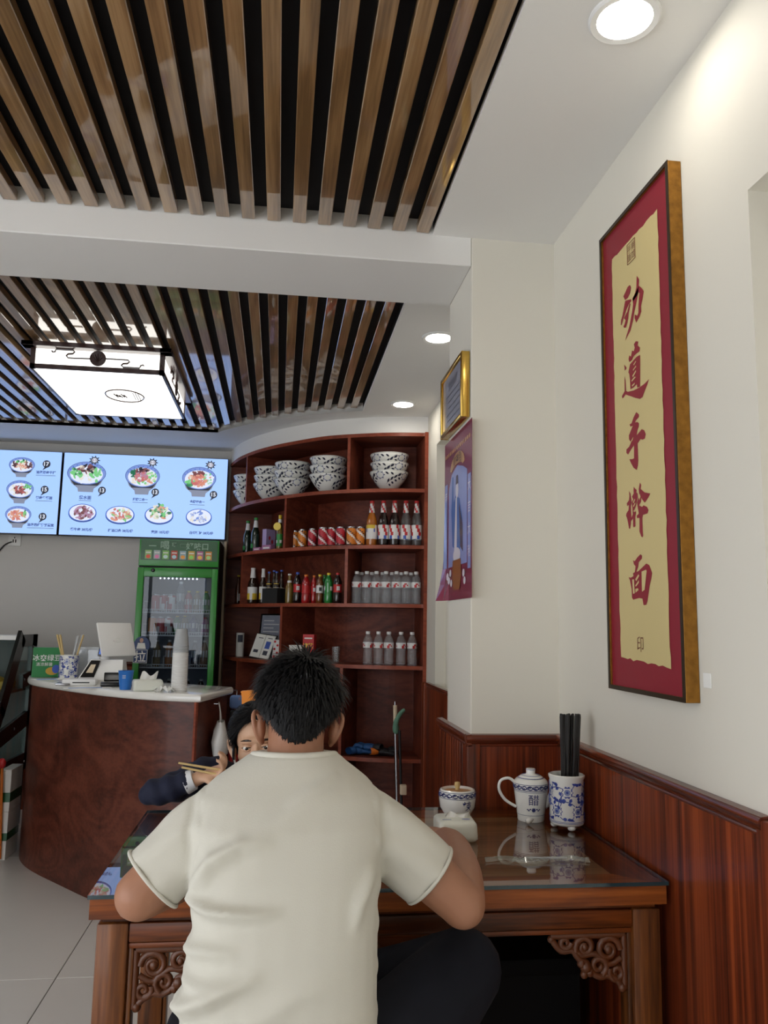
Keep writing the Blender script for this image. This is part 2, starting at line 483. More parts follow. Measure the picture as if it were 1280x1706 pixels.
# curved fascia above the cabinet
mb = MB()
for a, b in zip(CAB[:-1], CAB[1:]):
    mb.add([(a[0], a[1] + 0.004, 2.44), (b[0], b[1] + 0.004, 2.44), (b[0], b[1] + 0.004, ZC), (a[0], a[1] + 0.004, ZC)], [(0, 1, 2, 3)])
struct(mb.build('trim_1', 'ceiling_paint'))

# wainscot ---------------------------------------------------------------
def cap_prof(sx=1.0):
    # (out, z) section of the cap moulding
    return [(0.0, 0.0), (0.013, 0.0), (0.014, 0.004), (0.012, 0.007), (0.018, 0.012), (0.022, 0.020), (0.022, 0.028), (0.017, 0.034), (0.0, 0.036)]
def cap_run(mb, p0, p1, nrm, z):
    n0 = len(cap_prof())
    vs = [(p0[0] + nrm[0] * u, p0[1] + nrm[1] * u, z + w) for u, w in cap_prof()] + [(p1[0] + nrm[0] * u, p1[1] + nrm[1] * u, z + w) for u, w in cap_prof()]
    fs = [(i, i + 1, i + 1 + n0, i + n0) for i in range(n0 - 1)] + [tuple(range(n0 - 1, -1, -1)), tuple(range(n0, 2 * n0))]
    mb.add(vs, fs)
ZCAP = 0.934
w2 = struct(link('trim_2', None))                                  # right wall dado
MB().box(XW - 0.012, XW, 1.385, BEAM0 - 0.012, 0.0, ZCAP + 0.01).build('panel', 'rosewood', w2)
MB().bbox(XW - 0.018, XW, 1.345, 1.388, 0.0, ZCAP + 0.030, 0.005).build('stile', 'rosewood', w2, 40)
mb = MB(); cap_run(mb, (XW, 1.37), (XW, BEAM0 - 0.004), (-1, 0), ZCAP); mb.build('cap_moulding', 'rosewood_y', w2, 40)
w3 = struct(link('trim_3', None))                                  # pillar front dado
MB().box(0.612, XW - 0.012, BEAM0 - 0.012, BEAM0, 0.0, ZCAP + 0.01).build('panel', 'rosewood', w3)
MB().bbox(0.572, 0.613, BEAM0 - 0.016, BEAM0 + 0.02, 0.0, ZCAP + 0.008, 0.004).build('stile', 'rosewood', w3, 40)
mb = MB(); cap_run(mb, (0.570, BEAM0), (XW - 0.002, BEAM0), (0, -1), ZCAP); mb.build('cap_moulding', 'rosewood_x', w3, 40)
w4 = struct(link('trim_4', None))                                  # pillar side dado, beaded boards
k = 0; y = BEAM0 + 0.022
while y < BEAM1 + 0.08:
    MB().bbox(0.574, 0.586, y, y + 0.033, 0.0, ZCAP + 0.01, 0.003, seg=1).build('board', 'rosewood', w4)
    y += 0.0345
MB().box(0.578, 0.60, BEAM1, BEAM1 + 0.085, 0.0, ZCAP + 0.01).build('end_block', 'rosewood', w4)
mb = MB(); cap_run(mb, (0.586, BEAM0 - 0.016), (0.586, BEAM1 + 0.09), (-1, 0), ZCAP); mb.build('cap_moulding', 'rosewood_y', w4, 40)
w5 = struct(link('trim_5', None))                                  # dado behind the pillar
MB().box(XW - 0.014, XW, 2.80, 4.62, 0.0, 0.945).build('panel', 'rosewood', w5)
mb = MB(); cap_run(mb, (XW, 2.80), (XW, 4.63), (-1, 0), 0.934); mb.build('cap_moulding', 'rosewood_y', w5, 40)
MB().bbox(XW - 0.03, XW, 4.62, 4.70, 0.0, 0.965, 0.004).build('stile', 'rosewood', w5, 40)
w6 = struct(link('trim_6', None))                                  # dado on the back wall
MB().box(XL, -0.40, YB - 0.012, YB, 0.0, 0.98).build('panel', 'rosewood', w6)
mb = MB(); cap_run(mb, (XL, YB), (-0.40, YB), (0, -1), 0.965); mb.build('cap_moulding', 'rosewood_x', w6, 40)
# back wall cover: power outlet and cord come with the screens

# downlights -------------------------------------------------------------
def downlight(x, y, label):
    t = thing('downlight', label, 'light', (x, y, ZC), (0, 0, 0), 'recessed round ceiling downlights')
    MB().lathe([(0.056, 0.0), (0.057, -0.006), (0.070, -0.008), (0.074, -0.004), (0.074, 0.0), (0.056, 0.0)], 32).build('trim_ring', 'white_ring', t, 40)
    MB().lathe([(0.0, -0.003), (0.056, -0.003), (0.056, 0.0), (0.0, 0.0)], 32).build('diffuser', 'downlight_glow', t)
    return t
downlight(0.673, 1.445, 'round downlight in the white ceiling nearest the camera, above the scroll')
downlight(0.659, 3.362, 'round downlight half hidden behind the pillar side')
downlight(0.670, 4.461, 'small round downlight just in front of the curved shelves')
for (x, y, s) in [(0.67, 0.2, 'first'), (0.67, -1.1, 'second')]:
    downlight(x, y, 'round downlight behind the camera over the right aisle, %s from the scroll' % s)
for (x, y, s) in [(-2.75, 1.3, 'front'), (-2.75, -0.8, 'door side'), (-2.75, 4.3, 'rear'), (-2.75, 3.2, 'added mid rear fill'), (-2.75, 5.3, 'added far rear fill')]:  # mid and far rear ones are added to brighten the rear floor and walls
    downlight(x, y, 'round downlight over the left aisle out of frame, %s' % s)

# square lanterns --------------------------------------------------------
def lantern(cx, cy, label, w=0.605, d=0.86, zb=2.44):
    t = thing('ceiling_lantern', label, 'ceiling lamp', (cx, cy, zb))
    h = ZC - zb + 0.004; hw, hd = w / 2, d / 2
    fb = 0.022
    mb = MB()
    mb.bbox(-hw - 0.035, hw + 0.035, -hd - 0.035, -hd + 0.02, h - 0.022, h, 0.002); mb.bbox(-hw - 0.035, hw + 0.035, hd - 0.02, hd + 0.035, h - 0.022, h, 0.002)
    mb.bbox(-hw - 0.035, -hw + 0.02, -hd - 0.035, hd + 0.035, h - 0.022, h, 0.002); mb.bbox(hw - 0.02, hw + 0.035, -hd - 0.035, hd + 0.035, h - 0.022, h, 0.002)
    mb.build('top_rail', 'lantern_frame', t)
    mb = MB()
    mb.box(-hw, hw, -hd, -hd + 0.012, 0, 0.021); mb.box(-hw, hw, hd - 0.012, hd, 0, 0.021)
    mb.box(-hw, -hw + 0.012, -hd, hd, 0, 0.021); mb.box(hw - 0.012, hw, -hd, hd, 0, 0.021)
    mb.build('bottom_rail', 'lantern_frame', t)
    for sx in (-1, 1):
        for sy in (-1, 1):
            MB().box(min(sx * hw, sx * (hw - fb)), max(sx * hw, sx * (hw - fb)), min(sy * hd, sy * (hd - fb)), max(sy * hd, sy * (hd - fb)), 0.0, h - 0.02).build('corner_post', 'lantern_frame', t)
    MB().box(-hw + 0.006, hw - 0.006, -hd + 0.006, hd - 0.006, 0.002, h - 0.024).build('shade', 'lantern_glow', t)
    # cloud scroll fretwork with a round medallion on each side
    def fret(fn, name):
        mb = MB()
        zc = h / 2
        def bar(P, r=0.0046): mb.tube([fn(u, v) for u, v in P], r, 5)
        L = 0.22 if name == 'x' else 0.30
        bar([(-0.03, zc - 0.002), (-0.10, zc - 0.004), (-0.135, zc - 0.004), (-0.143, zc + 0.006), (-0.135, zc + 0.015), (-0.115, zc + 0.017), (-0.107, zc + 0.026), (-0.115, zc + 0.034), (-0.19, zc + 0.034), (-0.195, zc + 0.022), (-0.205, zc + 0.020), (-0.21, zc + 0.026)])
        bar([(0.03, zc + 0.002), (0.10, zc + 0.002), (0.135, zc + 0.002), (0.143, zc - 0.007), (0.135, zc - 0.015), (0.115, zc - 0.017), (0.107, zc - 0.026), (0.115, zc - 0.034), (0.19, zc - 0.034), (0.195, zc - 0.022), (0.205, zc - 0.018), (0.21, zc - 0.024)])
        c = [fn(u, v) for u, v in ell(0, zc, 0.037, 0.037, 24)]
        d2 = [fn(u, v, 0.006) for u, v in ell(0, zc, 0.037, 0.037, 24)]
        mb.add(c + d2, [tuple(range(24)), tuple(range(47, 23, -1))] + [(i, (i + 1) % 24, (i + 1) % 24 + 24, i + 24) for i in range(24)])
        for k in range(5):
            a = PI * (0.2 + 0.15 * k)
            mb.tube([fn(0, zc - 0.02, 0.007), fn(0.012 * math.cos(a), zc - 0.02 + 0.02 * math.sin(a), 0.008), fn(0.026 * math.cos(a), zc - 0.02 + 0.042 * math.sin(a), 0.007)], 0.0018, 4)
        mb.build('fretwork', 'lantern_frame', t)
    fret(lambda u, v, o=0.0: (u, -hd - o, v), 'x')
    fret(lambda u, v, o=0.0: (-u, hd + o, v), 'x')
    fret(lambda u, v, o=0.0: (hw + o, u, v), 'y')
    fret(lambda u, v, o=0.0: (-hw - o, -u, v), 'y')
    # printed oval on the underside
    mb = MB()
    P = ell(0.05, -0.02, 0.095, 0.115, 32)
    mb.tube([(x, y, 0.0005) for x, y in P], 0.0045, 4, closed=True)
    for k in range(5):
        mb.tube([(0.0 + 0.012 * k, -0.05 + 0.012 * (k % 3), 0.0005), (0.012 + 0.011 * k, 0.01 - 0.01 * (k % 2), 0.0005)], 0.004, 4)
    for k in range(3):
        mb.tube([(0.10 + 0.012 * k, -0.08, 0.0005), (0.095 + 0.012 * k, 0.05, 0.0005)], 0.0025, 4)
    mb.build('oval_print', 'lantern_frame', t)
    return t
lantern(-0.88, 4.20, 'square lit ceiling lantern with dark fretwork frame, below the rear slats')
lantern(-0.88, 0.25, 'square lit ceiling lantern above the camera, below the front slats')
# ================================================================== furniture
# ---- curved display cabinet
CC = Vector((0.866, 6.05))
def inward(p, d):
    v = CC - Vector(p); v.normalize()
    return (p[0] + v.x * d, p[1] + v.y * d)
def cab_at(x):
    for a, b in zip(CAB[:-1], CAB[1:]):
        if b[0] <= x <= a[0]:
            t = (a[0] - x) / (a[0] - b[0]); return (x, a[1] + t * (b[1] - a[1]))
    return CAB[-1]
CABX = [(min(p[0], 0.848), p[1]) for p in CAB]
DEPTH = 0.31
cab = thing('display_cabinet', 'tall curved mahogany display cabinet filled with bowls and drinks', 'cabinet', (0.3, 5.3, 0))
def cpart(mb, name, mat, smooth=None, parent=None):
    mb.v = [(x - 0.3, y - 5.3, z) for x, y, z in mb.v]
    return mb.build(name, mat, parent or cab, smooth)
SHELF_Z = [2.443, 2.097, 1.754, 1.404, 1.043, 0.515, 0.06]
inner = [inward(p, DEPTH) for p in CABX]
for z in SHELF_Z:
    sh = cpart(MB().prism(CABX + inner[::-1], z - 0.010, z + 0.010), 'shelf', 'mahogany')
    mb = MB()
    for a, b in zip(CABX[:-1], CABX[1:]):
        ao, bo = inward(a, -0.003), inward(b, -0.003)
        mb.add([(ao[0], ao[1], z - 0.011), (bo[0], bo[1], z - 0.011), (bo[0], bo[1], z + 0.011), (ao[0], ao[1], z + 0.011), (a[0], a[1], z - 0.011), (b[0], b[1], z - 0.011), (b[0], b[1], z + 0.011), (a[0], a[1], z + 0.011)],
               [(0, 1, 2, 3), (0, 4, 5, 1), (3, 2, 6, 7)])
    eb = mb; eb.v = [(x - 0.3, y - 5.3, zz) for x, y, zz in eb.v]
    eb.build('edge_band', 'mahogany_edge', sh)
mb = MB()
o2 = [inward(p, DEPTH + 0.012) for p in CABX]
mb.prism(inner + o2[::-1], 0.05, 2.45)
mb.box(-0.388, -0.05, 5.978, 5.992, 0.05, 2.45)
cpart(mb, 'back_panel', 'mahogany')
def divider(x, z0, z1):
    p = cab_at(x); q = inward(p, DEPTH)
    d = Vector((q[0] - p[0], q[1] - p[1])).normalized(); n = Vector((-d.y, d.x)) * 0.009
    pts = [(p[0] - n.x, p[1] - n.y), (p[0] + n.x, p[1] + n.y), (q[0] + n.x, q[1] + n.y), (q[0] - n.x, q[1] - n.y)]
    dv = cpart(MB().prism(pts, z0 + 0.0105, z1 - 0.0105), 'divider', 'mahogany')
    e = 0.002
    pts = [(p[0] - n.x - d.x * e, p[1] - n.y - d.y * e), (p[0] + n.x - d.x * e, p[1] + n.y - d.y * e), (p[0] + n.x, p[1] + n.y), (p[0] - n.x, p[1] - n.y)]
    cpart(MB().prism(pts, z0 + 0.0105, z1 - 0.0105), 'edge_band', 'mahogany_edge', None, dv)
for tier, xs in ((0, (0.395, -0.254)), (1, (0.020,)), (2, (0.395, -0.262)), (3, (0.016,)), (4, (0.381, -0.268)), (5, (0.381, -0.268))):
    for x in xs:
        divider(x, SHELF_Z[tier + 1], SHELF_Z[tier])
cpart(MB().box(0.846, 0.864, 4.712, 5.06, 0.05, 2.455), 'side_panel', 'mahogany')
cpart(MB().box(0.8445, 0.8655, 4.705, 4.7125, 0.05, 2.456), 'side_edge', 'mahogany_edge')
plain('cream_edge', (214, 196, 168), 0.5)
cpart(MB().box(-0.408, -0.392, 5.90, 5.99, 0.05, 1.87), 'end_board', 'cream_edge')
cpart(MB().prism(CABX + [inward(p, 0.03) for p in CABX][::-1], 0.0, 0.05), 'plinth', 'mahogany')

# ---- reception counter with a bowed front
CT = catmull([(-0.335, 3.77), (-0.53, 3.84), (-0.73, 3.975), (-0.95, 4.19), (-1.24, 4.55), (-1.37, 4.78), (-1.43, 4.99)], 6)
CT_back = [(-1.40, 5.12), (-1.30, 5.16), (-0.75, 4.62), (-0.215, 4.22)]
ctop = [(-0.335, 3.77)] + CT[1:] + CT_back
counter = thing('reception_counter', 'bowed dark wood counter with white stone top, left of the diners', 'counter', (-0.8, 4.3, 0))
def tpart(mb, name, mat, smooth=None):
    mb.v = [(x + 0.8, y - 4.3, z) for x, y, z in mb.v]
    return mb.build(name, mat, counter, smooth)
cen = Vector((-0.72, 4.5))
def shrink(p, d):
    v = cen - Vector(p); v.normalize(); return (p[0] + v.x * d, p[1] + v.y * d)
body = [shrink(p, 0.035) for p in ctop]
nfront = len(CT)
mb = MB(); fr = body[:nfront]; fi = [shrink(p, 0.02) for p in fr]
mb.prism(fr + fi[::-1], 0.0, 0.93)
tpart(mb, 'front_panel', 'mahogany_counter', 50)
a, b = body[0], body[-1]
d = Vector((b[0] - a[0], b[1] - a[1])).normalized(); n = Vector((-d.y, d.x)) * 0.018
tpart(MB().prism([(a[0], a[1]), (b[0], b[1]), (b[0] + n.x, b[1] + n.y), (a[0] + n.x, a[1] + n.y)], 0.0, 0.929), 'side_panel', 'mahogany_counter')
tpart(MB().prism([(a[0] - 0.004, a[1] - 0.004), (a[0] + 0.004, a[1] + 0.006), (a[0] - 0.004, a[1] + 0.01), (a[0] - 0.014, a[1] + 0.002)], 0.0, 0.929), 'corner_bead', 'mahogany_edge')
# rounded stone top
mb = MB(); prof = [(0.012, 0.930), (0.004, 0.934), (0.0, 0.942), (0.0, 0.953), (0.004, 0.961), (0.012, 0.965)]
rings = [[shrink(p, e) + (z,) for p in ctop] for e, z in prof]
n0 = len(ctop); vs = [q for r in rings for q in r]
fs = [(i * n0 + k, i * n0 + (k + 1) % n0, (i + 1) * n0 + (k + 1) % n0, (i + 1) * n0 + k) for i in range(len(prof) - 1) for k in range(n0)]
fs += [tuple(range(n0 - 1, -1, -1)), tuple(range((len(prof) - 1) * n0, len(prof) * n0))]
mb.add(vs, fs); tpart(mb, 'stone_top', 'marble_white', 50)
tpart(MB().prism([shrink(p, 0.30) for p in ctop], 0.45, 0.47), 'inner_shelf', 'mahogany_counter')

# ---- carved dining table with a glass sheet
TX0, TX1, TY0, TY1 = -0.345, 0.838, 1.712, 2.425
tab = thing('dining_table', 'carved dark wood dining table covered with a glass sheet', 'table', (0.25, 2.07, 0))
def dpart(mb, name, mat, smooth=None, parent=None):
    mb.v = [(x - 0.25, y - 2.07, z) for x, y, z in mb.v]
    return mb.build(name, mat, parent or tab, smooth)
wood('panel_wood', (110, 74, 46), (146, 102, 66), (172, 126, 86), 'X', fine=110, broad=10, stretch=0.06, rough=0.5, coat=0.0)
# top: mitred frame with a floating panel
f = 0.085
for pts, m in (([(TX0, TY0), (TX1, TY0), (TX1 - f, TY0 + f), (TX0 + f, TY0 + f)], 'table_wood'), ([(TX0, TY1), (TX0 + f, TY1 - f), (TX1 - f, TY1 - f), (TX1, TY1)], 'table_wood'),
               ([(TX0, TY0), (TX0 + f, TY0 + f), (TX0 + f, TY1 - f), (TX0, TY1)], 'table_wood_y'), ([(TX1, TY0), (TX1, TY1), (TX1 - f, TY1 - f), (TX1 - f, TY0 + f)], 'table_wood_y')):
    if 'table_wood_y' not in MAT:
        wood('table_wood_y', (66, 28, 8), (118, 54, 16), (156, 78, 26), 'Y', fine=110, broad=10, stretch=0.06, rough=0.35, coat=0.2)
    dpart(MB().prism(pts, 0.714, 0.752), 'frame_board', m)
dpart(MB().box(TX0 + f, TX1 - f, TY0 + f, TY1 - f, 0.724, 0.750), 'centre_panel', 'panel_wood')
glassy('table_glass', (0.93, 0.97, 0.96), ior=2.4)
plain('glass_edge', (22, 52, 60), 0.1, coat=0.5)
gl = MB(); gx0, gx1, gy0, gy1 = TX0 - 0.004, TX1 + 0.004, TY0 - 0.004, TY1 + 0.006
gl.add([(gx0, gy0, 0.7602), (gx1, gy0, 0.7602), (gx1, gy1, 0.7602), (gx0, gy1, 0.7602)], [(0, 1, 2, 3)], 0)
for (x0_, y0_, x1_, y1_) in ((gx0, gy0, gx1, gy0), (gx1, gy0, gx1, gy1), (gx1, gy1, gx0, gy1), (gx0, gy1, gx0, gy0)):
    gl.add([(x0_, y0_, 0.7525), (x1_, y1_, 0.7525), (x1_, y1_, 0.7602), (x0_, y0_, 0.7602)], [(0, 1, 2, 3)], 1)
dpart(gl, 'glass_sheet', ['table_glass', 'glass_edge'])
# waist, apron, legs
ax0, ax1, ay0, ay1 = TX0 + 0.012, TX1 - 0.006, TY0 + 0.018, TY1 - 0.018
for (x0_, x1_, y0_, y1_) in ((ax0 + 0.008, ax1 - 0.008, ay0 + 0.01, ay0 + 0.03), (ax0 + 0.008, ax1 - 0.008, ay1 - 0.03, ay1 - 0.01), (ax0 + 0.008, ax0 + 0.028, ay0 + 0.03, ay1 - 0.03), (ax1 - 0.028, ax1 - 0.008, ay0 + 0.03, ay1 - 0.03)):
    dpart(MB().box(x0_, x1_, y0_, y1_, 0.700, 0.7138), 'waist_rail', 'table_wood')
L = 0.062
for sx in (0, 1):
    for sy in (0, 1):
        x0_ = ax0 if sx == 0 else ax1 - L; y0_ = ay0 if sy == 0 else ay1 - L
        g = MB().bbox(x0_, x0_ + L, y0_, y0_ + L, 0.0, 0.700, 0.005)
        xi = x0_ + L if sx == 0 else x0_; yo = y0_ + 0.004 if sy == 0 else y0_ + L - 0.004
        lg = dpart(g, 'leg', 'table_wood_z', 40)
        e = MB().bbox(min(xi, xi + (0.010 if sx == 0 else -0.010)), max(xi, xi + (0.010 if sx == 0 else -0.010)), y0_ + 0.01, y0_ + L - 0.01, 0.0, 0.655, 0.002)
        dpart(e, 'bead', 'table_wood_z', 40, lg)
for y0_ in (ay0, ay1 - 0.03):
    dpart(MB().bbox(ax0 + L, ax1 - L, y0_ + 0.002, y0_ + 0.028, 0.662, 0.699, 0.004), 'apron', 'table_wood', 40)
    dpart(MB().bbox(ax0 + L, ax1 - L, y0_ + 0.006, y0_ + 0.020, 0.650, 0.661, 0.003), 'apron_bead', 'table_wood', 40)
for x0_ in (ax0, ax1 - 0.03):
    dpart(MB().bbox(x0_ + 0.002, x0_ + 0.028, ay0 + L, ay1 - L, 0.650, 0.699, 0.004), 'apron', 'table_wood_y', 40)
def spiral(cx, cz, r, a0, turns, sgn=1, n=18):
    return [(cx + r * (1 - 0.8 * k / n) * math.cos(a0 + sgn * 2 * PI * turns * k / n), cz + r * (1 - 0.8 * k / n) * math.sin(a0 + sgn * 2 * PI * turns * k / n)) for k in range(n + 1)]
def bracket(ox, oz, sx, y):
    """openwork scroll bracket; grows towards sx from the leg at (ox, oz)"""
    mb = MB()
    def t(P, r):
        mb.tube([(ox + sx * u, y, oz - w) for u, w in P], r, 7, flat=1.25)
    t([(0.004, 0.004), (0.168, 0.004)], 0.006)
    t([(0.005, 0.004), (0.005, 0.112)], 0.006)
    for (cx, cz, r, a0, tn, s) in ((0.040, 0.034, 0.027, PI, 1.5, 1), (0.092, 0.028, 0.022, 0.4, 1.4, -1), (0.022, 0.080, 0.018, -0.5, 1.3, 1), (0.135, 0.018, 0.014, PI, 1.2, -1), (0.062, 0.066, 0.020, 2.0, 1.3, 1)):
        t(spiral(cx, cz, r, a0, tn, s), [0.0062 - 0.0026 * k / 18 for k in range(19)])
    t(catmull([(0.010, 0.108), (0.026, 0.092), (0.044, 0.086), (0.060, 0.088), (0.078, 0.078), (0.088, 0.060), (0.105, 0.052), (0.120, 0.034), (0.145, 0.034), (0.164, 0.012)], 3), 0.0055)
    t(catmull([(0.012, 0.052), (0.040, 0.064), (0.070, 0.042), (0.100, 0.044), (0.120, 0.020)], 3), 0.005)
    for (u, w, r) in ((0.010, 0.110, 0.010), (0.090, 0.068, 0.013), (0.100, 0.060, 0.010), (0.082, 0.078, 0.010), (0.094, 0.082, 0.009), (0.166, 0.010, 0.008), (0.040, 0.034, 0.010), (0.092, 0.028, 0.008)):
        mb.ball((ox + sx * u, y, oz - w), (r, r * 0.8, r), 8, 6)
    dpart(mb, 'corner_bracket', 'carved_wood', 60)
for y in (ay0 + 0.016, ay1 - 0.016):
    bracket(ax0 + L + 0.010, 0.649, 1, y); bracket(ax1 - L - 0.010, 0.649, -1, y)
# carved pendant in the middle of the front apron
cx = 0.25
for y, s in ((ay0, 1), (ay1, -1)):
    out = catmull([(-0.13, 0.655), (-0.11, 0.640), (-0.085, 0.645), (-0.06, 0.622), (-0.03, 0.612), (0, 0.606), (0.03, 0.612), (0.06, 0.622), (0.085, 0.645), (0.11, 0.640), (0.13, 0.655)], 3)
    mb = MB()
    pts = [(cx + u, w) for u, w in out] + [(cx + 0.13, 0.661), (cx - 0.13, 0.661)]
    put = [(px, y + s * 0.006, pz) for px, pz in pts]; bk = [(px, y + s * 0.022, pz) for px, pz in pts]; n1 = len(pts)
    mb.add(put + bk, [tuple(range(n1)), tuple(range(2 * n1 - 1, n1 - 1, -1))] + [(i, (i + 1) % n1, (i + 1) % n1 + n1, i + n1) for i in range(n1)])
    for (u, w, r, a0, tn, sg) in ((-0.075, 0.645, 0.014, 0, 1.4, 1), (0.075, 0.645, 0.014, PI, 1.4, -1), (-0.03, 0.632, 0.016, PI, 1.3, -1), (0.03, 0.632, 0.016, 0, 1.3, 1)):
        mb.tube([(cx + a_, y + s * 0.006, b_) for a_, b_ in spiral(u, w, r, a0, tn, sg)], 0.0035, 6)
    dpart(mb, 'apron_pendant', 'carved_wood', 50)

# ---- dark box bench, added to stand in for deep shade under the table
bn = thing('shade_bench', 'low dark bench added as shade under the right half of the table', 'bench', (0.60, 2.20, 0))
plain('bench_shade_dark', (9, 7, 7), 0.7, noise=0.2, spec=0.15)
MB().bbox(-0.20, 0.165, -0.20, 0.20, 0.46, 0.50, 0.006).build('seat', 'bench_shade_dark', bn, 40)
MB().box(-0.19, 0.155, -0.19, -0.17, 0.02, 0.459).build('front_board', 'bench_shade_dark', bn)
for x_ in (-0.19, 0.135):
    MB().box(x_, x_ + 0.02, -0.169, 0.19, 0.0, 0.459).build('side_board', 'bench_shade_dark', bn)

# ---- framed calligraphy on the right wall
plain('crimson_mat', (138, 22, 42), 0.55, noise=0.08, nscale=3)
plain('ivory_paper', (208, 190, 134), 0.6, noise=0.03, nscale=5)
plain('crimson_ink', (140, 24, 40), 0.55, noise=0.05)
plain('bronze_dark', (54, 40, 22), 0.4, metal=0.5)
plain('seal_ink', (120, 72, 52), 0.6)
pic = thing('calligraphy_picture', 'tall framed crimson panel with vertical brush lettering on the right wall', 'picture', (0.832, 1.78, 1.74))
FY0, FY1, FZ0, FZ1 = 1.592, 1.982, 1.142, 2.340
def ppart(mb, name, mat, smooth=None, parent=None):
    mb.v = [(x - 0.832, y - 1.78, z - 1.74) for x, y, z in mb.v]
    return mb.build(name, mat, parent or pic, smooth)
for (y0_, y1_, z0_, z1_) in ((FY0, FY0 + 0.010, FZ0, FZ1), (FY1 - 0.010, FY1, FZ0, FZ1), (FY0 + 0.010, FY1 - 0.010, FZ0, FZ0 + 0.010), (FY0 + 0.010, FY1 - 0.010, FZ1 - 0.010, FZ1)):
    mb = MB().bbox(0.834, 0.8655, y0_, y1_, z0_, z1_, 0.0012, seg=1)
    mb.box(0.832, 0.8342, y0_, y1_, z0_, z1_, 1)
    ppart(mb, 'frame_bar', ['gold_frame', 'bronze_dark'])
ppart(MB().box(0.8395, 0.8645, FY0 + 0.010, FY1 - 0.010, FZ0 + 0.010, FZ1 - 0.010), 'mat_board', 'crimson_mat')
r2 = random.Random(3)
def ragged(p, q, n, amp):
    out = []
    for k in range(n):
        t = k / n
        out.append((p[0] + (q[0] - p[0]) * t + r2.uniform(-amp, amp), p[1] + (q[1] - p[1]) * t + r2.uniform(-amp, amp)))
    return out
A_, B_, C_, D_ = (1.917, 1.222), (1.917, 2.252), (1.657, 2.258), (1.662, 1.208)
pts = ragged(A_, B_, 46, 0.0022) + ragged(B_, C_, 14, 0.003) + ragged(C_, D_, 46, 0.0022) + ragged(D_, A_, 14, 0.003)
mb = MB(); put_poly(mb, pts, lambda y, z: (0.8385, y, z)); ppart(mb, 'paper_sheet', 'ivory_paper')
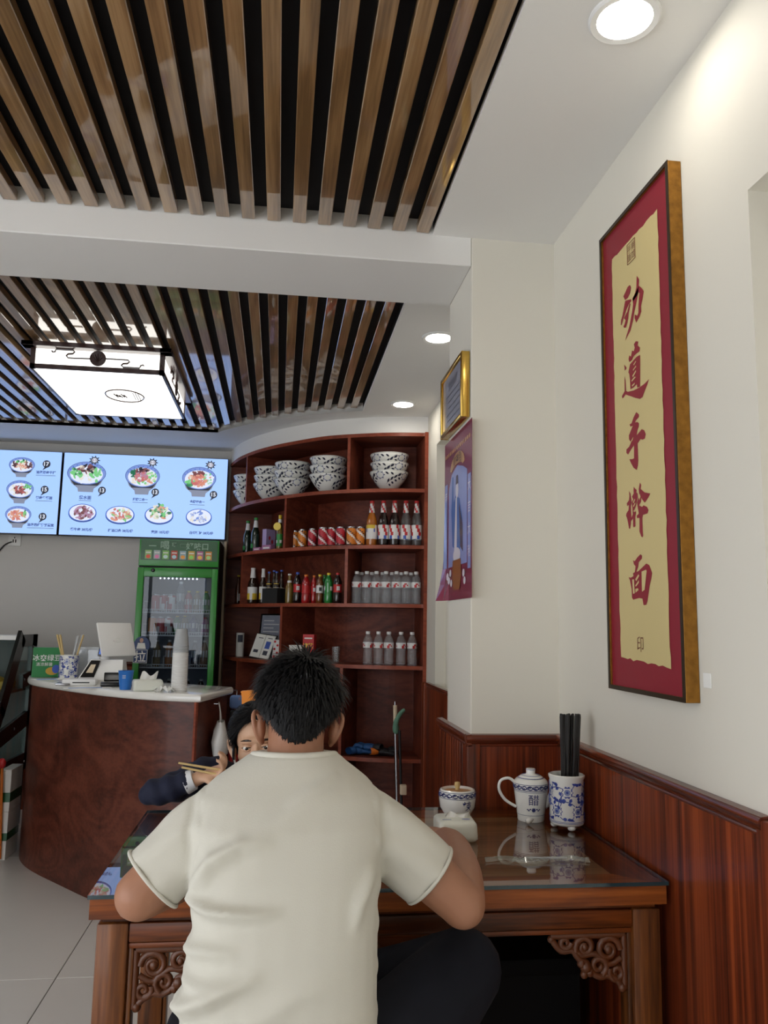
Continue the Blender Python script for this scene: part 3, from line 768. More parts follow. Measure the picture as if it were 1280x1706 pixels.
INK=[[(1.81,2.138),(1.804,2.129),(1.812,2.116),(1.824,2.11),(1.84,2.111),(1.85,2.125),(1.839,2.13),(1.823,2.139)],[(1.84,2.109),(1.807,2.1),(1.804,2.094),(1.819,2.092),(1.835,2.083),(1.849,2.07),(1.857,2.062),(1.864,2.054),(1.869,2.057),(1.867,2.069),(1.858,2.077),(1.847,2.097)],[(1.816,2.092),(1.809,2.089),(1.821,2.07),(1.824,2.058),(1.831,2.047),(1.841,2.039),(1.85,2.042),(1.854,2.047),(1.847,2.05),(1.84,2.058),(1.849,2.067),(1.839,2.072),(1.829,2.076)],[(1.771,2.145),(1.759,2.13),(1.761,2.119),(1.765,2.101),(1.774,2.084),(1.788,2.062),(1.798,2.042),(1.814,2.021),(1.846,2.007),(1.836,2.018),(1.82,2.034),(1.803,2.063),(1.795,2.082),(1.798,2.096),(1.782,2.106),(1.775,2.117),(1.773,2.132)],[(1.798,2.098),(1.779,2.105),(1.761,2.115),(1.747,2.103),(1.736,2.09),(1.743,2.076),(1.753,2.059),(1.752,2.046),(1.763,2.037),(1.781,2.029),(1.789,2.044),(1.788,2.052),(1.774,2.044),(1.768,2.049),(1.766,2.07),(1.759,2.096),(1.765,2.099),(1.777,2.093),(1.795,2.089)],[(1.786,1.984),(1.772,1.978),(1.777,1.97),(1.764,1.96),(1.768,1.952),(1.785,1.952),(1.8,1.95),(1.81,1.944),(1.825,1.944),(1.829,1.953),(1.824,1.961),(1.815,1.955),(1.808,1.968),(1.799,1.963),(1.793,1.97),(1.797,1.98)],[(1.822,1.937),(1.801,1.941),(1.783,1.944),(1.765,1.942),(1.766,1.916),(1.768,1.885),(1.77,1.865),(1.785,1.867),(1.787,1.876),(1.805,1.873),(1.823,1.874),(1.824,1.898),(1.827,1.914),(1.832,1.92)],[(1.856,1.948),(1.841,1.935),(1.843,1.932),(1.853,1.931),(1.853,1.939)],[(1.854,1.918),(1.849,1.905),(1.847,1.877),(1.838,1.872),(1.805,1.866),(1.77,1.864),(1.745,1.865),(1.722,1.869),(1.731,1.859),(1.746,1.848),(1.758,1.836),(1.772,1.835),(1.795,1.844),(1.824,1.857),(1.851,1.869),(1.86,1.865),(1.87,1.864),(1.873,1.871),(1.856,1.879),(1.855,1.896)],[(1.794,1.809),(1.78,1.799),(1.781,1.793),(1.798,1.789),(1.801,1.785),(1.789,1.783),(1.781,1.778),(1.783,1.77),(1.79,1.764),(1.795,1.752),(1.767,1.76),(1.754,1.754),(1.747,1.743),(1.753,1.734),(1.764,1.734),(1.775,1.738),(1.79,1.731),(1.792,1.735),(1.791,1.714),(1.79,1.689),(1.793,1.677),(1.8,1.668),(1.816,1.676),(1.828,1.688),(1.839,1.702),(1.822,1.699),(1.813,1.699),(1.811,1.731),(1.828,1.724),(1.845,1.715),(1.855,1.721),(1.854,1.73),(1.839,1.733),(1.827,1.741),(1.838,1.752),(1.838,1.762),(1.815,1.78),(1.828,1.781),(1.833,1.788),(1.822,1.788),(1.809,1.8)],[(1.846,1.625),(1.838,1.617),(1.836,1.609),(1.833,1.596),(1.838,1.586),(1.836,1.561),(1.84,1.541),(1.845,1.531),(1.851,1.533),(1.855,1.547),(1.861,1.56),(1.866,1.566),(1.863,1.572),(1.851,1.578),(1.848,1.59),(1.858,1.589),(1.86,1.596),(1.847,1.602),(1.844,1.612)],[(1.819,1.631),(1.812,1.625),(1.803,1.62),(1.806,1.614),(1.799,1.611),(1.798,1.601),(1.808,1.584),(1.818,1.575),(1.809,1.566),(1.815,1.558),(1.815,1.534),(1.823,1.532),(1.828,1.535),(1.827,1.554),(1.838,1.55),(1.837,1.557),(1.828,1.564),(1.829,1.579),(1.833,1.594),(1.823,1.6),(1.83,1.608),(1.82,1.614)],[(1.785,1.635),(1.778,1.628),(1.782,1.619),(1.761,1.607),(1.732,1.6),(1.744,1.592),(1.762,1.583),(1.773,1.591),(1.78,1.598),(1.782,1.588),(1.792,1.581),(1.776,1.575),(1.769,1.578),(1.752,1.572),(1.744,1.563),(1.75,1.556),(1.773,1.556),(1.777,1.549),(1.777,1.521),(1.775,1.507),(1.78,1.503),(1.786,1.507),(1.794,1.519),(1.792,1.551),(1.805,1.552),(1.807,1.558),(1.795,1.562),(1.799,1.574),(1.803,1.589),(1.79,1.604),(1.792,1.62)],[(1.792,1.465),(1.784,1.461),(1.785,1.454),(1.803,1.447),(1.806,1.436),(1.816,1.425),(1.806,1.426),(1.763,1.441),(1.748,1.436),(1.735,1.417),(1.739,1.407),(1.749,1.39),(1.762,1.356),(1.769,1.346),(1.783,1.346),(1.788,1.361),(1.805,1.363),(1.837,1.36),(1.844,1.365),(1.845,1.386),(1.853,1.407),(1.86,1.415),(1.848,1.413),(1.833,1.416),(1.835,1.423),(1.825,1.425),(1.82,1.439),(1.829,1.444),(1.833,1.454),(1.824,1.451),(1.809,1.459)]]
SLIT=[[(1.801,1.93),(1.788,1.935),(1.786,1.933),(1.799,1.927)],[(1.805,1.918),(1.787,1.923),(1.787,1.92),(1.804,1.915)],[(1.809,1.904),(1.789,1.912),(1.788,1.908),(1.806,1.899)],[(1.814,1.894),(1.797,1.898),(1.79,1.895),(1.813,1.89)],[(1.813,1.881),(1.795,1.883),(1.799,1.879),(1.811,1.877)],[(1.805,1.946),(1.794,1.951),(1.792,1.948),(1.803,1.943)],[(1.812,1.752),(1.829,1.743),(1.834,1.739),(1.817,1.745)],[(1.824,1.593),(1.814,1.6),(1.811,1.598),(1.821,1.59)],[(1.823,1.584),(1.813,1.591),(1.811,1.587),(1.821,1.581)],[(1.823,1.572),(1.815,1.574),(1.811,1.569),(1.819,1.569)],[(1.787,1.609),(1.782,1.601),(1.788,1.593),(1.792,1.6)],[(1.787,1.424),(1.764,1.427),(1.761,1.424),(1.774,1.381),(1.788,1.377)],[(1.839,1.408),(1.829,1.408),(1.827,1.375),(1.836,1.374)],[(1.822,1.408),(1.804,1.419),(1.8,1.415),(1.817,1.403)],[(1.823,1.393),(1.803,1.405),(1.803,1.399),(1.82,1.39)],[(1.823,1.385),(1.809,1.386),(1.806,1.382),(1.823,1.376)]]
names = (('劲', range(0, 5), ()), ('道', range(5, 9), range(0, 6)), ('手', (9,), (6,)), ('擀', range(10, 13), range(7, 11)), ('面', (13,), range(11, 16)))
for ch, ks, sl in names:
    mb = MB()
    for k in ks: put_poly(mb, INK[k], lambda y, z: (0.8378, y, z), 0)
    for k in sl: put_poly(mb, SLIT[k], lambda y, z: (0.8372, y, z), 1)
    ppart(mb, 'brush_character', ['crimson_ink', 'ivory_paper'])
mb = MB()
put_text(mb, '手擀\n面馆', 0.021, lambda u, v: (0.8378, 1.7985 - u, 2.221 + v * 1.05)); 
for a_, b_ in (((-0.022, -0.026), (0.022, -0.026)), ((0.022, -0.026), (0.022, 0.026)), ((0.022, 0.026), (-0.022, 0.026)), ((-0.022, 0.026), (-0.022, -0.026))):
    mb.tube([(0.8376, 1.7985 + a_[0], 2.221 + a_[1]), (0.8376, 1.7985 + b_[0], 2.221 + b_[1])], 0.0008, 4)
ppart(mb, 'seal_mark', 'seal_ink')
mb = MB(); put_text(mb, '印', 0.038, lambda u, v: (0.8378, 1.806 - u, 1.256 + v * 1.05)); ppart(mb, 'seal_mark', 'seal_ink')
# scrap of tape by the frame
tag(MB().bbox(0.8635, 0.8656, 1.545, 1.575, 1.175, 1.205, 0.0008, seg=1).build('tape_scrap', 'paper_white'), 'scrap of torn clear tape beside the picture frame corner', 'tape')

# ---- certificate and poster on the pillar side
cert = thing('certificate_frame', 'small gold framed certificate high on the pillar side', 'picture', (0.586, 2.62, 2.065))
plain('certificate_paper', (156, 160, 176), 0.25, noise=0.15, nscale=20, coat=0.6)
y0_, y1_, z0_, z1_ = 2.455, 2.795, 1.955, 2.175
for (a_, b_, c_, d_) in ((y0_, y0_ + 0.016, z0_, z1_), (y1_ - 0.016, y1_, z0_, z1_), (y0_ + 0.016, y1_ - 0.016, z0_, z0_ + 0.016), (y0_ + 0.016, y1_ - 0.016, z1_ - 0.016, z1_)):
    MB().bbox(-0.030, -0.001, a_ - 2.62, b_ - 2.62, c_ - 2.065, d_ - 2.065, 0.003).build('frame_bar', 'gold_bright', cert, 40)
MB().box(-0.022, -0.001, y0_ + 0.015 - 2.62, y1_ - 0.015 - 2.62, z0_ + 0.015 - 2.065, z1_ - 0.015 - 2.065).build('document', 'certificate_paper', cert)
plain('print_grey', (58, 62, 78), 0.5)
mb = MB(); put_text(mb, '营业执照', 0.036, lambda u, v: (-0.0226, -u, 0.055 + v))
for k in range(5):
    mb.box(-0.0228, -0.0225, -0.12 + 0.01 * (k % 2), 0.10 - 0.02 * (k % 3), 0.02 - 0.022 * k, 0.023 - 0.022 * k)
mb.build('print', 'print_grey', cert)

pos = thing('wealth_poster', 'crimson and blue paper poster with gold borders pasted below the certificate', 'poster', (0.583, 2.62, 1.66))
for n_, c_ in (('poster_red', (136, 38, 68)), ('poster_blue', (150, 160, 216)), ('poster_gold', (206, 160, 110)), ('poster_robe', (70, 108, 178)), ('poster_dark', (66, 24, 34)), ('poster_pale', (232, 226, 236)), ('poster_orange', (164, 98, 48))):
    plain(n_, c_, 0.25, coat=0.5, noise=0.08)
mb = MB()
W_, H_ = 0.42, 0.565
def pfn(o):
    def fn(u, v):     # u grows to the viewer's right; the lower far corner curls away from the pillar
        curl = max(0.0, (-u - 0.10) / 0.11) * max(0.0, (-v - 0.08) / 0.2)
        return (-0.001 - o - 0.03 * curl ** 2, -u, v)
    return fn
for i in range(10):
    for j in range(10):
        u0 = -W_ / 2 + W_ * i / 10; v0 = -H_ / 2 + H_ * j / 10
        mb.add([pfn(0)(u0, v0), pfn(0)(u0 + W_ / 10, v0), pfn(0)(u0 + W_ / 10, v0 + H_ / 10), pfn(0)(u0, v0 + H_ / 10)], [(0, 1, 2, 3)])
mb.build('sheet', 'poster_red', pos)
mb = MB()
put_poly(mb, [(-0.135, -0.17), (0.145, -0.17), (0.145, 0.13), (0.09, 0.15), (0.0, 0.17), (-0.09, 0.15), (-0.135, 0.10)], pfn(0.0006), 0)
put_poly(mb, [(-0.20, -0.17), (-0.155, -0.17), (-0.155, 0.13), (-0.20, 0.13)], pfn(0.0006), 0)
put_poly(mb, [(0.155, -0.19), (0.195, -0.19), (0.195, 0.11), (0.155, 0.11)], pfn(0.0006), 0)
for k in range(15):     # gold key border
    x_ = -0.195 + 0.026 * k
    put_poly(mb, [(x_, 0.225), (x_ + 0.016, 0.225), (x_ + 0.016, 0.238), (x_, 0.238)], pfn(0.0006), 1)
arc = [(0.11 * math.cos(PI * k / 12), 0.165 + 0.05 * math.sin(PI * k / 12)) for k in range(13)]
put_poly(mb, arc + [(-x_ * 0.75 if False else x_ * 0.72, 0.160 + (y_ - 0.165) * 0.3) for x_, y_ in reversed(arc)], pfn(0.0009), 1)
put_text(mb, '财神到', 0.042, lambda u, v: pfn(0.0013)(u, v + 0.192), 3)
for k, ch in enumerate('大吉大利'):
    put_text(mb, ch, 0.040, lambda u, v, k=k: pfn(0.0010)(0.175 + u, 0.075 - 0.07 * k + v), 2)
for k, ch in enumerate('恭喜发财'):
    put_text(mb, ch, 0.038, lambda u, v, k=k: pfn(0.0010)(-0.177 + u, 0.085 - 0.07 * k + v), 2)
# plain robed figure standing on a jar
put_poly(mb, [(-0.07, -0.10), (-0.09, 0.02), (-0.075, 0.14), (-0.06, 0.14), (-0.05, 0.05), (-0.02, 0.07), (0.04, 0.05), (0.08, -0.02), (0.085, -0.10), (0.02, -0.13)], pfn(0.0010), 4)
put_poly(mb, [(0.03, 0.04), (0.085, -0.04), (0.09, -0.13), (0.05, -0.11)], pfn(0.0013), 3)
put_poly(mb, [(-0.04, -0.12), (0.0, -0.12), (0.0, 0.06), (-0.02, 0.06)], pfn(0.0013), 2)
put_poly(mb, ell(0.0, 0.085, 0.022, 0.028, 14), pfn(0.0013), 2)
put_poly(mb, [(-0.02, 0.105), (0.02, 0.105), (0.012, 0.135), (-0.012, 0.135)], pfn(0.0016), 3)
put_poly(mb, ell(0.0, -0.135, 0.055, 0.025, 16), pfn(0.0015), 2)
put_poly(mb, [(-0.06, -0.15), (0.06, -0.15), (0.07, -0.20), (0.045, -0.25), (-0.045, -0.25), (-0.07, -0.20)], pfn(0.0016), 5)
for (x_, y_) in ((-0.10, -0.19), (-0.12, -0.215), (-0.085, -0.225), (0.10, -0.20), (0.115, -0.225), (-0.14, -0.20)):
    put_poly(mb, ell(x_, y_, 0.016, 0.013, 10), pfn(0.0012), 2)
mb.build('print', ['poster_blue', 'poster_gold', 'poster_pale', 'poster_dark', 'poster_robe', 'poster_orange'], pos)

# ---- menu screens on the back wall
emit('screen_white', (152, 187, 248), SCREEN_STRENGTH)
for n_, c_ in (('s_navy', (52, 78, 140)), ('s_dark', (34, 38, 52)), ('s_white', (224, 232, 250)), ('s_green', (120, 200, 130)), ('s_dgreen', (46, 110, 84)), ('s_brown', (120, 76, 80)), ('s_red', (196, 110, 108)), ('s_orange', (214, 150, 128)), ('s_cream', (226, 220, 206)), ('s_rim', (120, 146, 214)), ('s_grey', (130, 138, 160)), ('s_blue', (44, 92, 196)), ('s_pink', (176, 140, 168))):
    emit(n_, c_, SCREEN_STRENGTH * 0.8)
SMATS = ['s_navy', 's_dark', 's_white', 's_green', 's_dgreen', 's_brown', 's_red', 's_orange', 's_cream', 's_rim', 's_grey', 's_blue', 's_pink']
SI = {n: i for i, n in enumerate(SMATS)}
YS = 5.90; MP = 0.0042
def screen(x0, x1, label):
    t = thing('menu_screen', label, 'screen', ((x0 + x1) / 2, YS, 2.178), (0, 0, 0), 'menu screens on the back wall')
    hw = (x1 - x0) / 2
    mb = MB().bbox(-hw, hw, 0.004, 0.075, -0.300, 0.300, 0.004)
    mb.box(-hw + 0.2, hw - 0.2, 0.075, 0.099, -0.15, 0.15)
    mb.build('casing', 'black_gloss', t, 40)
    s = MB().box(-hw + 0.006, hw - 0.006, 0.0, 0.0045, -0.294, 0.296).build('display', 'screen_white', t)
    return t, s, (x0 + x1) / 2
SL, SLd, slx = screen(-2.735, -1.574, 'wide lit menu screen at the left edge with three noodle bowls and prices')
SR, SRd, srx = screen(-1.568, -0.404, 'wide lit menu screen above the green fridge with three bowls over four plates')
def sfn(cx, o):
    return lambda u, v: (u - cx, -o, v - 2.178)
rb = random.Random(11)
def blobs(mb, fn, cx, cy, rx, ry, n, mats, size):
    for k in range(n):
        a = rb.uniform(0, 2 * PI); q = math.sqrt(rb.uniform(0, 1)); x_ = cx + rx * q * math.cos(a); y_ = cy + ry * q * math.sin(a)
        s1 = size * rb.uniform(0.5, 1.2); s2 = size * rb.uniform(0.3, 0.7); rot = rb.uniform(0, PI)
        P = [(x_ + s1 * math.cos(b) * math.cos(rot) - s2 * math.sin(b) * math.sin(rot), y_ + s1 * math.cos(b) * math.sin(rot) + s2 * math.sin(b) * math.cos(rot)) for b in [2 * PI * j / 7 for j in range(7)]]
        put_poly(mb, P, fn, SI[rb.choice(mats)])
def bowl_print(par, cx, c, rxp, ryp, parts):
    mb = MB(); x_, y_ = c; rx, ry = rxp * MP, ryp * MP
    put_poly(mb, [(x_ - rx, y_), (x_ - rx * 0.75, y_ - ry * 0.9), (x_ - rx * 0.42, y_ - ry * 1.3), (x_ - rx * 0.38, y_ - ry * 1.62), (x_ + rx * 0.38, y_ - ry * 1.62), (x_ + rx * 0.42, y_ - ry * 1.3), (x_ + rx * 0.75, y_ - ry * 0.9), (x_ + rx, y_)], sfn(cx, 0.0006), SI['s_grey'])
    put_poly(mb, [(x_ - rx * 0.8, y_ - ry * 0.6), (x_ + rx * 0.8, y_ - ry * 0.6), (x_ + rx * 0.6, y_ - ry * 1.05), (x_ - rx * 0.6, y_ - ry * 1.05)], sfn(cx, 0.0008), SI['s_dark'])
    put_poly(mb, ell(x_, y_, rx, ry, 28), sfn(cx, 0.0010), SI['s_navy'])
    put_poly(mb, ell(x_, y_, rx * 0.97, ry * 0.96, 28), sfn(cx, 0.0012), SI['s_rim'])
    put_poly(mb, ell(x_, y_ - ry * 0.10, rx * 0.84, ry * 0.80, 28), sfn(cx, 0.0014), SI['s_white'])
    for k in range(9):
        a = PI * (0.12 + 0.76 * k / 8)
        put_poly(mb, ell(x_ + rx * 0.90 * math.cos(a), y_ + ry * 0.82 * math.sin(a), rx * 0.035, ry * 0.05, 6), sfn(cx, 0.0016), SI['s_blue'])
    o = 0.0016
    for (dx, dy, sx, sy, n, mats) in parts:
        o += 0.0002
        blobs(mb, sfn(cx, o), x_ + dx * rx, y_ + (dy - 0.1) * ry, sx * rx, sy * ry, n, mats, rx * 0.14)
    mb.build('dish_picture', SMATS, par)
def plate_print(par, cx, c, rxp, ryp, mats, heap=0.0, rim='s_blue'):
    mb = MB(); x_, y_ = c; rx, ry = rxp * MP, ryp * MP
    put_poly(mb, ell(x_, y_ - ry * 0.12, rx, ry, 26), sfn(cx, 0.0006), SI['s_navy'])
    put_poly(mb, ell(x_, y_, rx, ry, 26), sfn(cx, 0.0008), SI[rim])
    put_poly(mb, ell(x_, y_, rx * 0.93, ry * 0.92, 26), sfn(cx, 0.0010), SI['s_white'])
    blobs(mb, sfn(cx, 0.0012), x_, y_ + heap * ry * 0.3, rx * 0.72, ry * 0.70, 46, mats, rx * 0.17)
    if heap:
        blobs(mb, sfn(cx, 0.0014), x_, y_ + ry * heap, rx * 0.35, ry * 0.5, 20, mats, rx * 0.17)
    mb.build('dish_picture', SMATS, par)
G_ = ['s_green', 's_green', 's_dgreen']; R_ = ['s_red', 's_orange', 's_red', 's_brown']; B_2 = ['s_brown', 's_dark', 's_brown']
bowl_print(SLd, slx, (-1.847, 2.372), 21, 13, [(0, 0, .7, .7, 16, ['s_cream', 's_orange']), (-.5, .1, .3, .4, 14, B_2), (.5, .1, .3, .4, 14, B_2), (0, .5, .4, .25, 12, G_), (0, -.1, .4, .4, 20, ['s_orange', 's_cream'])])
bowl_print(SLd, slx, (-1.846, 2.197), 22, 15, [(0, 0, .7, .7, 16, ['s_cream']), (.45, .3, .35, .4, 14, G_), (-.05, 0, .45, .5, 34, ['s_brown', 's_brown', 's_red'])])
bowl_print(SLd, slx, (-1.845, 2.017), 21, 14, [(0, 0, .7, .7, 20, ['s_orange']), (.4, .3, .3, .35, 10, G_), (-.15, 0, .55, .55, 40, ['s_red', 's_orange', 's_orange'])])
bowl_print(SRd, srx, (-1.401, 2.330), 32, 20, [(0, -.3, .5, .4, 22, ['s_white', 's_cream']), (-.5, .15, .3, .4, 18, ['s_dgreen', 's_green']), (.5, -.05, .3, .5, 20, ['s_green']), (0, .45, .4, .3, 30, ['s_dark', 's_brown', 's_cream'])])
bowl_print(SRd, srx, (-1.011, 2.326), 29, 20, [(0, -.2, .7, .5, 24, ['s_cream', 's_orange', 's_green']), (-.5, .25, .28, .3, 16, ['s_dgreen']), (0, .5, .4, .25, 26, B_2), (.5, .2, .3, .3, 14, ['s_green', 's_cream']), (-.05, 0, .4, .4, 34, ['s_red', 's_pink'])])
bowl_print(SRd, srx, (-0.610, 2.325), 29, 20, [(0, 0, .7, .6, 24, ['s_orange', 's_cream']), (-.5, -.35, .28, .3, 14, ['s_dgreen', 's_green']), (0, .5, .4, .2, 24, ['s_brown']), (.55, .1, .25, .45, 16, ['s_green', 's_white']), (0, -.1, .42, .5, 40, ['s_red', 's_orange'])])
plate_print(SRd, srx, (-1.411, 2.045), 23, 15, ['s_brown', 's_pink', 's_pink'])
plate_print(SRd, srx, (-1.152, 2.039), 24, 15, ['s_red', 's_orange', 's_cream', 's_orange', 's_green'])
plate_print(SRd, srx, (-0.880, 2.046), 24, 15, ['s_green', 's_cream', 's_cream', 's_dgreen', 's_orange'], 0.8)
plate_print(SRd, srx, (-0.599, 2.042), 22, 14, ['s_white', 's_cream', 's_rim'])
def price(par, cx, c, txt, r=0.027):
    mb = MB(); x_, y_ = c
    put_poly(mb, ell(x_, y_, r, r, 20), sfn(cx, 0.0012), SI['s_dark'])
    put_poly(mb, [(x_ - 0.012, y_ - r * 0.8), (x_ + 0.008, y_ - r * 0.9), (x_ - 0.026, y_ - r * 1.75)], sfn(cx, 0.0012), SI['s_dark'])
    put_text(mb, txt, 0.040, lambda u, v: sfn(cx, 0.0016)(x_ + u, y_ + v), SI['s_white'], 0.001)
    mb.build('price_bubble', SMATS, par)
for c, tx in (((-1.680, 2.385), '17'), ((-1.680, 2.201), '15'), ((-1.680, 2.007), '13')):
    price(SLd, slx, c, tx)
for c, tx in (((-1.287, 2.210), '13'), ((-0.916, 2.211), '13'), ((-0.502, 2.209), '15')):
    price(SRd, srx, c, tx)
def caption(par, cx, c, tx, width, under=True):
    mb = MB(); x_, y_ = c; w = width * MP
    n = sum(1.0 if ord(k) > 255 else 0.55 for k in tx)
    sz = w / n
    put_text(mb, tx, sz, lambda u, v: sfn(cx, 0.0012)(x_ + u, y_ + v), SI['s_navy'], 0.0009)
    if under:
        put_poly(mb, [(x_ - w / 2, y_ - 0.021), (x_ + w / 2, y_ - 0.021), (x_ + w / 2, y_ - 0.024), (x_ - w / 2, y_ - 0.024)], sfn(cx, 0.0012), SI['s_dark'])
    mb.build('caption', SMATS, par)
caption(SLd, slx, (-1.680, 2.324), '油泼双肉干拌', 32); caption(SLd, slx, (-1.680, 2.141), '炖肉炸酱面', 27); caption(SLd, slx, (-1.690, 1.947), '油泼西红柿鸡蛋面', 43)
caption(SRd, srx, (-1.400, 2.154), '浆水面', 20); caption(SRd, srx, (-1.018, 2.154), '招牌二合一', 25); caption(SRd, srx, (-0.615, 2.152), '金牌四合一', 25)
for c, tx, w in (((-1.409, 1.924), '酱牛肉 38元/份', 40), ((-1.141, 1.924), '红油口条 38元/份', 45), ((-0.865, 1.922), '素拼 18元/份', 34), ((-0.574, 1.925), '白切猪肚 28元/份', 44)):
    caption(SRd, srx, c, tx, w, False)
for c in ((-1.352, 2.426), (-0.946, 2.427), (-0.533, 2.427)):
    mb = MB()
    P = [(c[0] + (0.042 if k % 2 == 0 else 0.024) * math.cos(PI * k / 9), c[1] + (0.036 if k % 2 == 0 else 0.021) * math.sin(PI * k / 9)) for k in range(18)]
    put_poly(mb, P, sfn(srx, 0.0022), SI['s_dark'])
    put_poly(mb, [((x_ - c[0]) * 0.58 + c[0], (y_ - c[1]) * 0.58 + c[1]) for x_, y_ in P], sfn(srx, 0.0024), SI['s_white'])
    put_text(mb, '推荐', 0.018, lambda u, v: sfn(srx, 0.0026)(c[0] + u, c[1] + v), SI['s_brown'])
    mb.build('burst_badge', SMATS, SRd)
# outlet and cord under the left screen
ot = thing('wall_outlet', 'white wall socket just below the left menu screen', 'outlet', (-1.884, YB, 1.843))
MB().bbox(-0.043, 0.043, -0.010, 0, -0.043, 0.043, 0.003).build('plate', 'white_plastic', ot, 40)
mb = MB()
for a_ in (-0.6, 0.6):
    mb.box(-0.004 + 0.014 * a_, 0.004 + 0.014 * a_, -0.0108, -0.0098, -0.018, 0.004)
mb.box(-0.003, 0.003, -0.0108, -0.0098, 0.012, 0.022)
mb.build('slots', 'black_matt', ot)
tag(MB().tube(catmull([(-1.90, YB - 0.012, 1.83), (-1.95, YB - 0.02, 1.80), (-2.02, YB - 0.014, 1.70), (-2.10, YB - 0.010, 1.58), (-2.2, YB - 0.010, 1.5)], 5), 0.005, 6).build('power_cord', 'black_matt', None, 60), 'thin dark cord hanging from the socket across the back wall', 'cord')

# ---- green glass-door fridge
plain('fridge_green', (44, 140, 50), 0.35, coat=0.3, noise=0.04)
plain('fridge_dark_green', (24, 88, 46), 0.4, coat=0.3, noise=0.1)
plain('fridge_liner', (150, 156, 168), 0.4, noise=0.02)
glassy('fridge_glass', (0.72, 0.76, 0.80), ior=1.45)
emit('fridge_led', (235, 245, 255), 9.0)
plain('wire_white', (225, 230, 236), 0.35)
FXc, FY = -0.672, 5.48; FW = 0.262
fr_ = thing('drinks_fridge', 'green glass-door drinks fridge with lit interior below the menu screen', 'fridge', (FXc, FY, 0))
mb = MB()
mb.box(-FW, -FW + 0.025, 0.03, 0.49, 0.10, 1.83); mb.box(FW - 0.025, FW, 0.03, 0.49, 0.10, 1.83)
mb.box(-FW + 0.025, FW - 0.025, 0.465, 0.49, 0.10, 1.83); mb.box(-FW + 0.025, FW - 0.025, 0.03, 0.465, 1.615, 1.83); mb.box(-FW + 0.025, FW - 0.025, 0.03, 0.465, 0.10, 0.30)
mb.build('body', 'black_matt', fr_)
mb = MB()
mb.box(-FW + 0.0255, -FW + 0.03, 0.031, 0.46, 0.305, 1.61); mb.box(FW - 0.03, FW - 0.0255, 0.031, 0.46, 0.305, 1.61); mb.box(-FW + 0.03, FW - 0.03, 0.455, 0.4645, 0.305, 1.61); mb.box(-FW + 0.03, FW - 0.03, 0.031, 0.455, 1.605, 1.6145); mb.box(-FW + 0.03, FW - 0.03, 0.031, 0.455, 0.3005, 0.31)
mb.build('liner', 'fridge_liner', fr_)
hd = MB().bbox(-FW + 0.002, FW - 0.002, 0.0, 0.03, 1.652, 1.83, 0.004).build('header', 'fridge_green', fr_, 40)
hb = MB().box(-FW + 0.012, FW - 0.012, -0.002, 0.0, 1.690, 1.825).build('header_board', 'fridge_dark_green', hd)
mb = MB()
hf = lambda u, v: (u, -0.0028, v)
plain('sign_grey', (150, 180, 160), 0.5)
for tx, u_, v_, s_ in (('喝', -0.095, 1.790, 0.062), ('好味口', 0.115, 1.788, 0.050), ('一', -0.175, 1.785, 0.05), ('啊', -0.035, 1.795, 0.03)):
    put_text(mb, tx, s_, lambda u, v: (u + u_, -0.0028, v + v_), 0, 0.001)
for a_, b_ in (((0.005, 1.780), (0.045, 1.780)), ((0.045, 1.780), (0.045, 1.802)), ((0.045, 1.802), (0.005, 1.802)), ((0.005, 1.802), (0.005, 1.780))):
    mb.tube([(a_[0], -0.003, a_[1]), (b_[0], -0.003, b_[1])], 0.0012, 4)
mb.build('lettering', 'sign_grey', hd)['kind'] = 'stuff'
cols = [(150, 190, 120), (170, 190, 190), (130, 190, 90), (190, 70, 50), (150, 180, 190), (210, 170, 70), (190, 110, 150), (210, 140, 60)]
for k, c_ in enumerate(cols):
    plain('pack_%d' % k, c_, 0.4); plain('fruit_%d' % k, [min(255, int(v * 1.25)) for v in cols[(k * 3 + 3) % 8]], 0.4)
    mb = MB(); x_ = -0.200 + 0.056 * k
    put_poly(mb, [(x_ - 0.021, 1.698), (x_ + 0.021, 1.698), (x_ + 0.021, 1.756), (x_ - 0.021, 1.756)], hf, 0)
    put_poly(mb, ell(x_, 1.714, 0.015, 0.013, 10), lambda u, v: (u, -0.0032, v), 1)
    put_poly(mb, [(x_ - 0.016, 1.736), (x_ + 0.016, 1.736), (x_ + 0.016, 1.744), (x_ - 0.016, 1.744)], lambda u, v: (u, -0.0032, v), 2)
    mb.build('product_picture', ['pack_%d' % k, 'fruit_%d' % k, 'paper_white'], hd)
dr = MB()
dr.bbox(-FW + 0.002, -FW + 0.042, -0.012, 0.028, 0.14, 1.640, 0.004); dr.bbox(FW - 0.042, FW - 0.002, -0.012, 0.028, 0.14, 1.640, 0.004)
dr.bbox(-FW + 0.040, FW - 0.040, -0.012, 0.028, 1.580, 1.640, 0.004); dr.bbox(-FW + 0.040, FW - 0.040, -0.012, 0.028, 0.14, 0.22, 0.004)
door = dr.build('door_frame', 'fridge_green', fr_, 40)
MB().box(-FW + 0.040, FW - 0.040, 0.006, 0.010, 0.22, 1.580).build('door_glass', 'fridge_glass', door)
lk = MB().lathe([(0.0, 0.004), (0.006, 0.004), (0.012, 0.002), (0.013, 0.0)], 16, 0, T((-FW + 0.10, -0.012, 1.622), (PI / 2, 0, 0))).build('lock', 'black_gloss', door, 50)
pl = MB()
SX = lambda u: -FW + 0.004 + (u - 0.012) * 1.35
SZ = lambda v: 1.105 + (v - 1.095) * 1.35
put_poly(pl, [(SX(0.012), SZ(1.030)), (SX(0.080), SZ(1.030)), (SX(0.080), SZ(1.095)), (SX(0.012), SZ(1.095))], lambda u, v: (u, -0.0135, v), 0)
put_poly(pl, ell(SX(0.050), SZ(1.115), 0.052, 0.058, 18), lambda u, v: (u, -0.0130, v), 0)
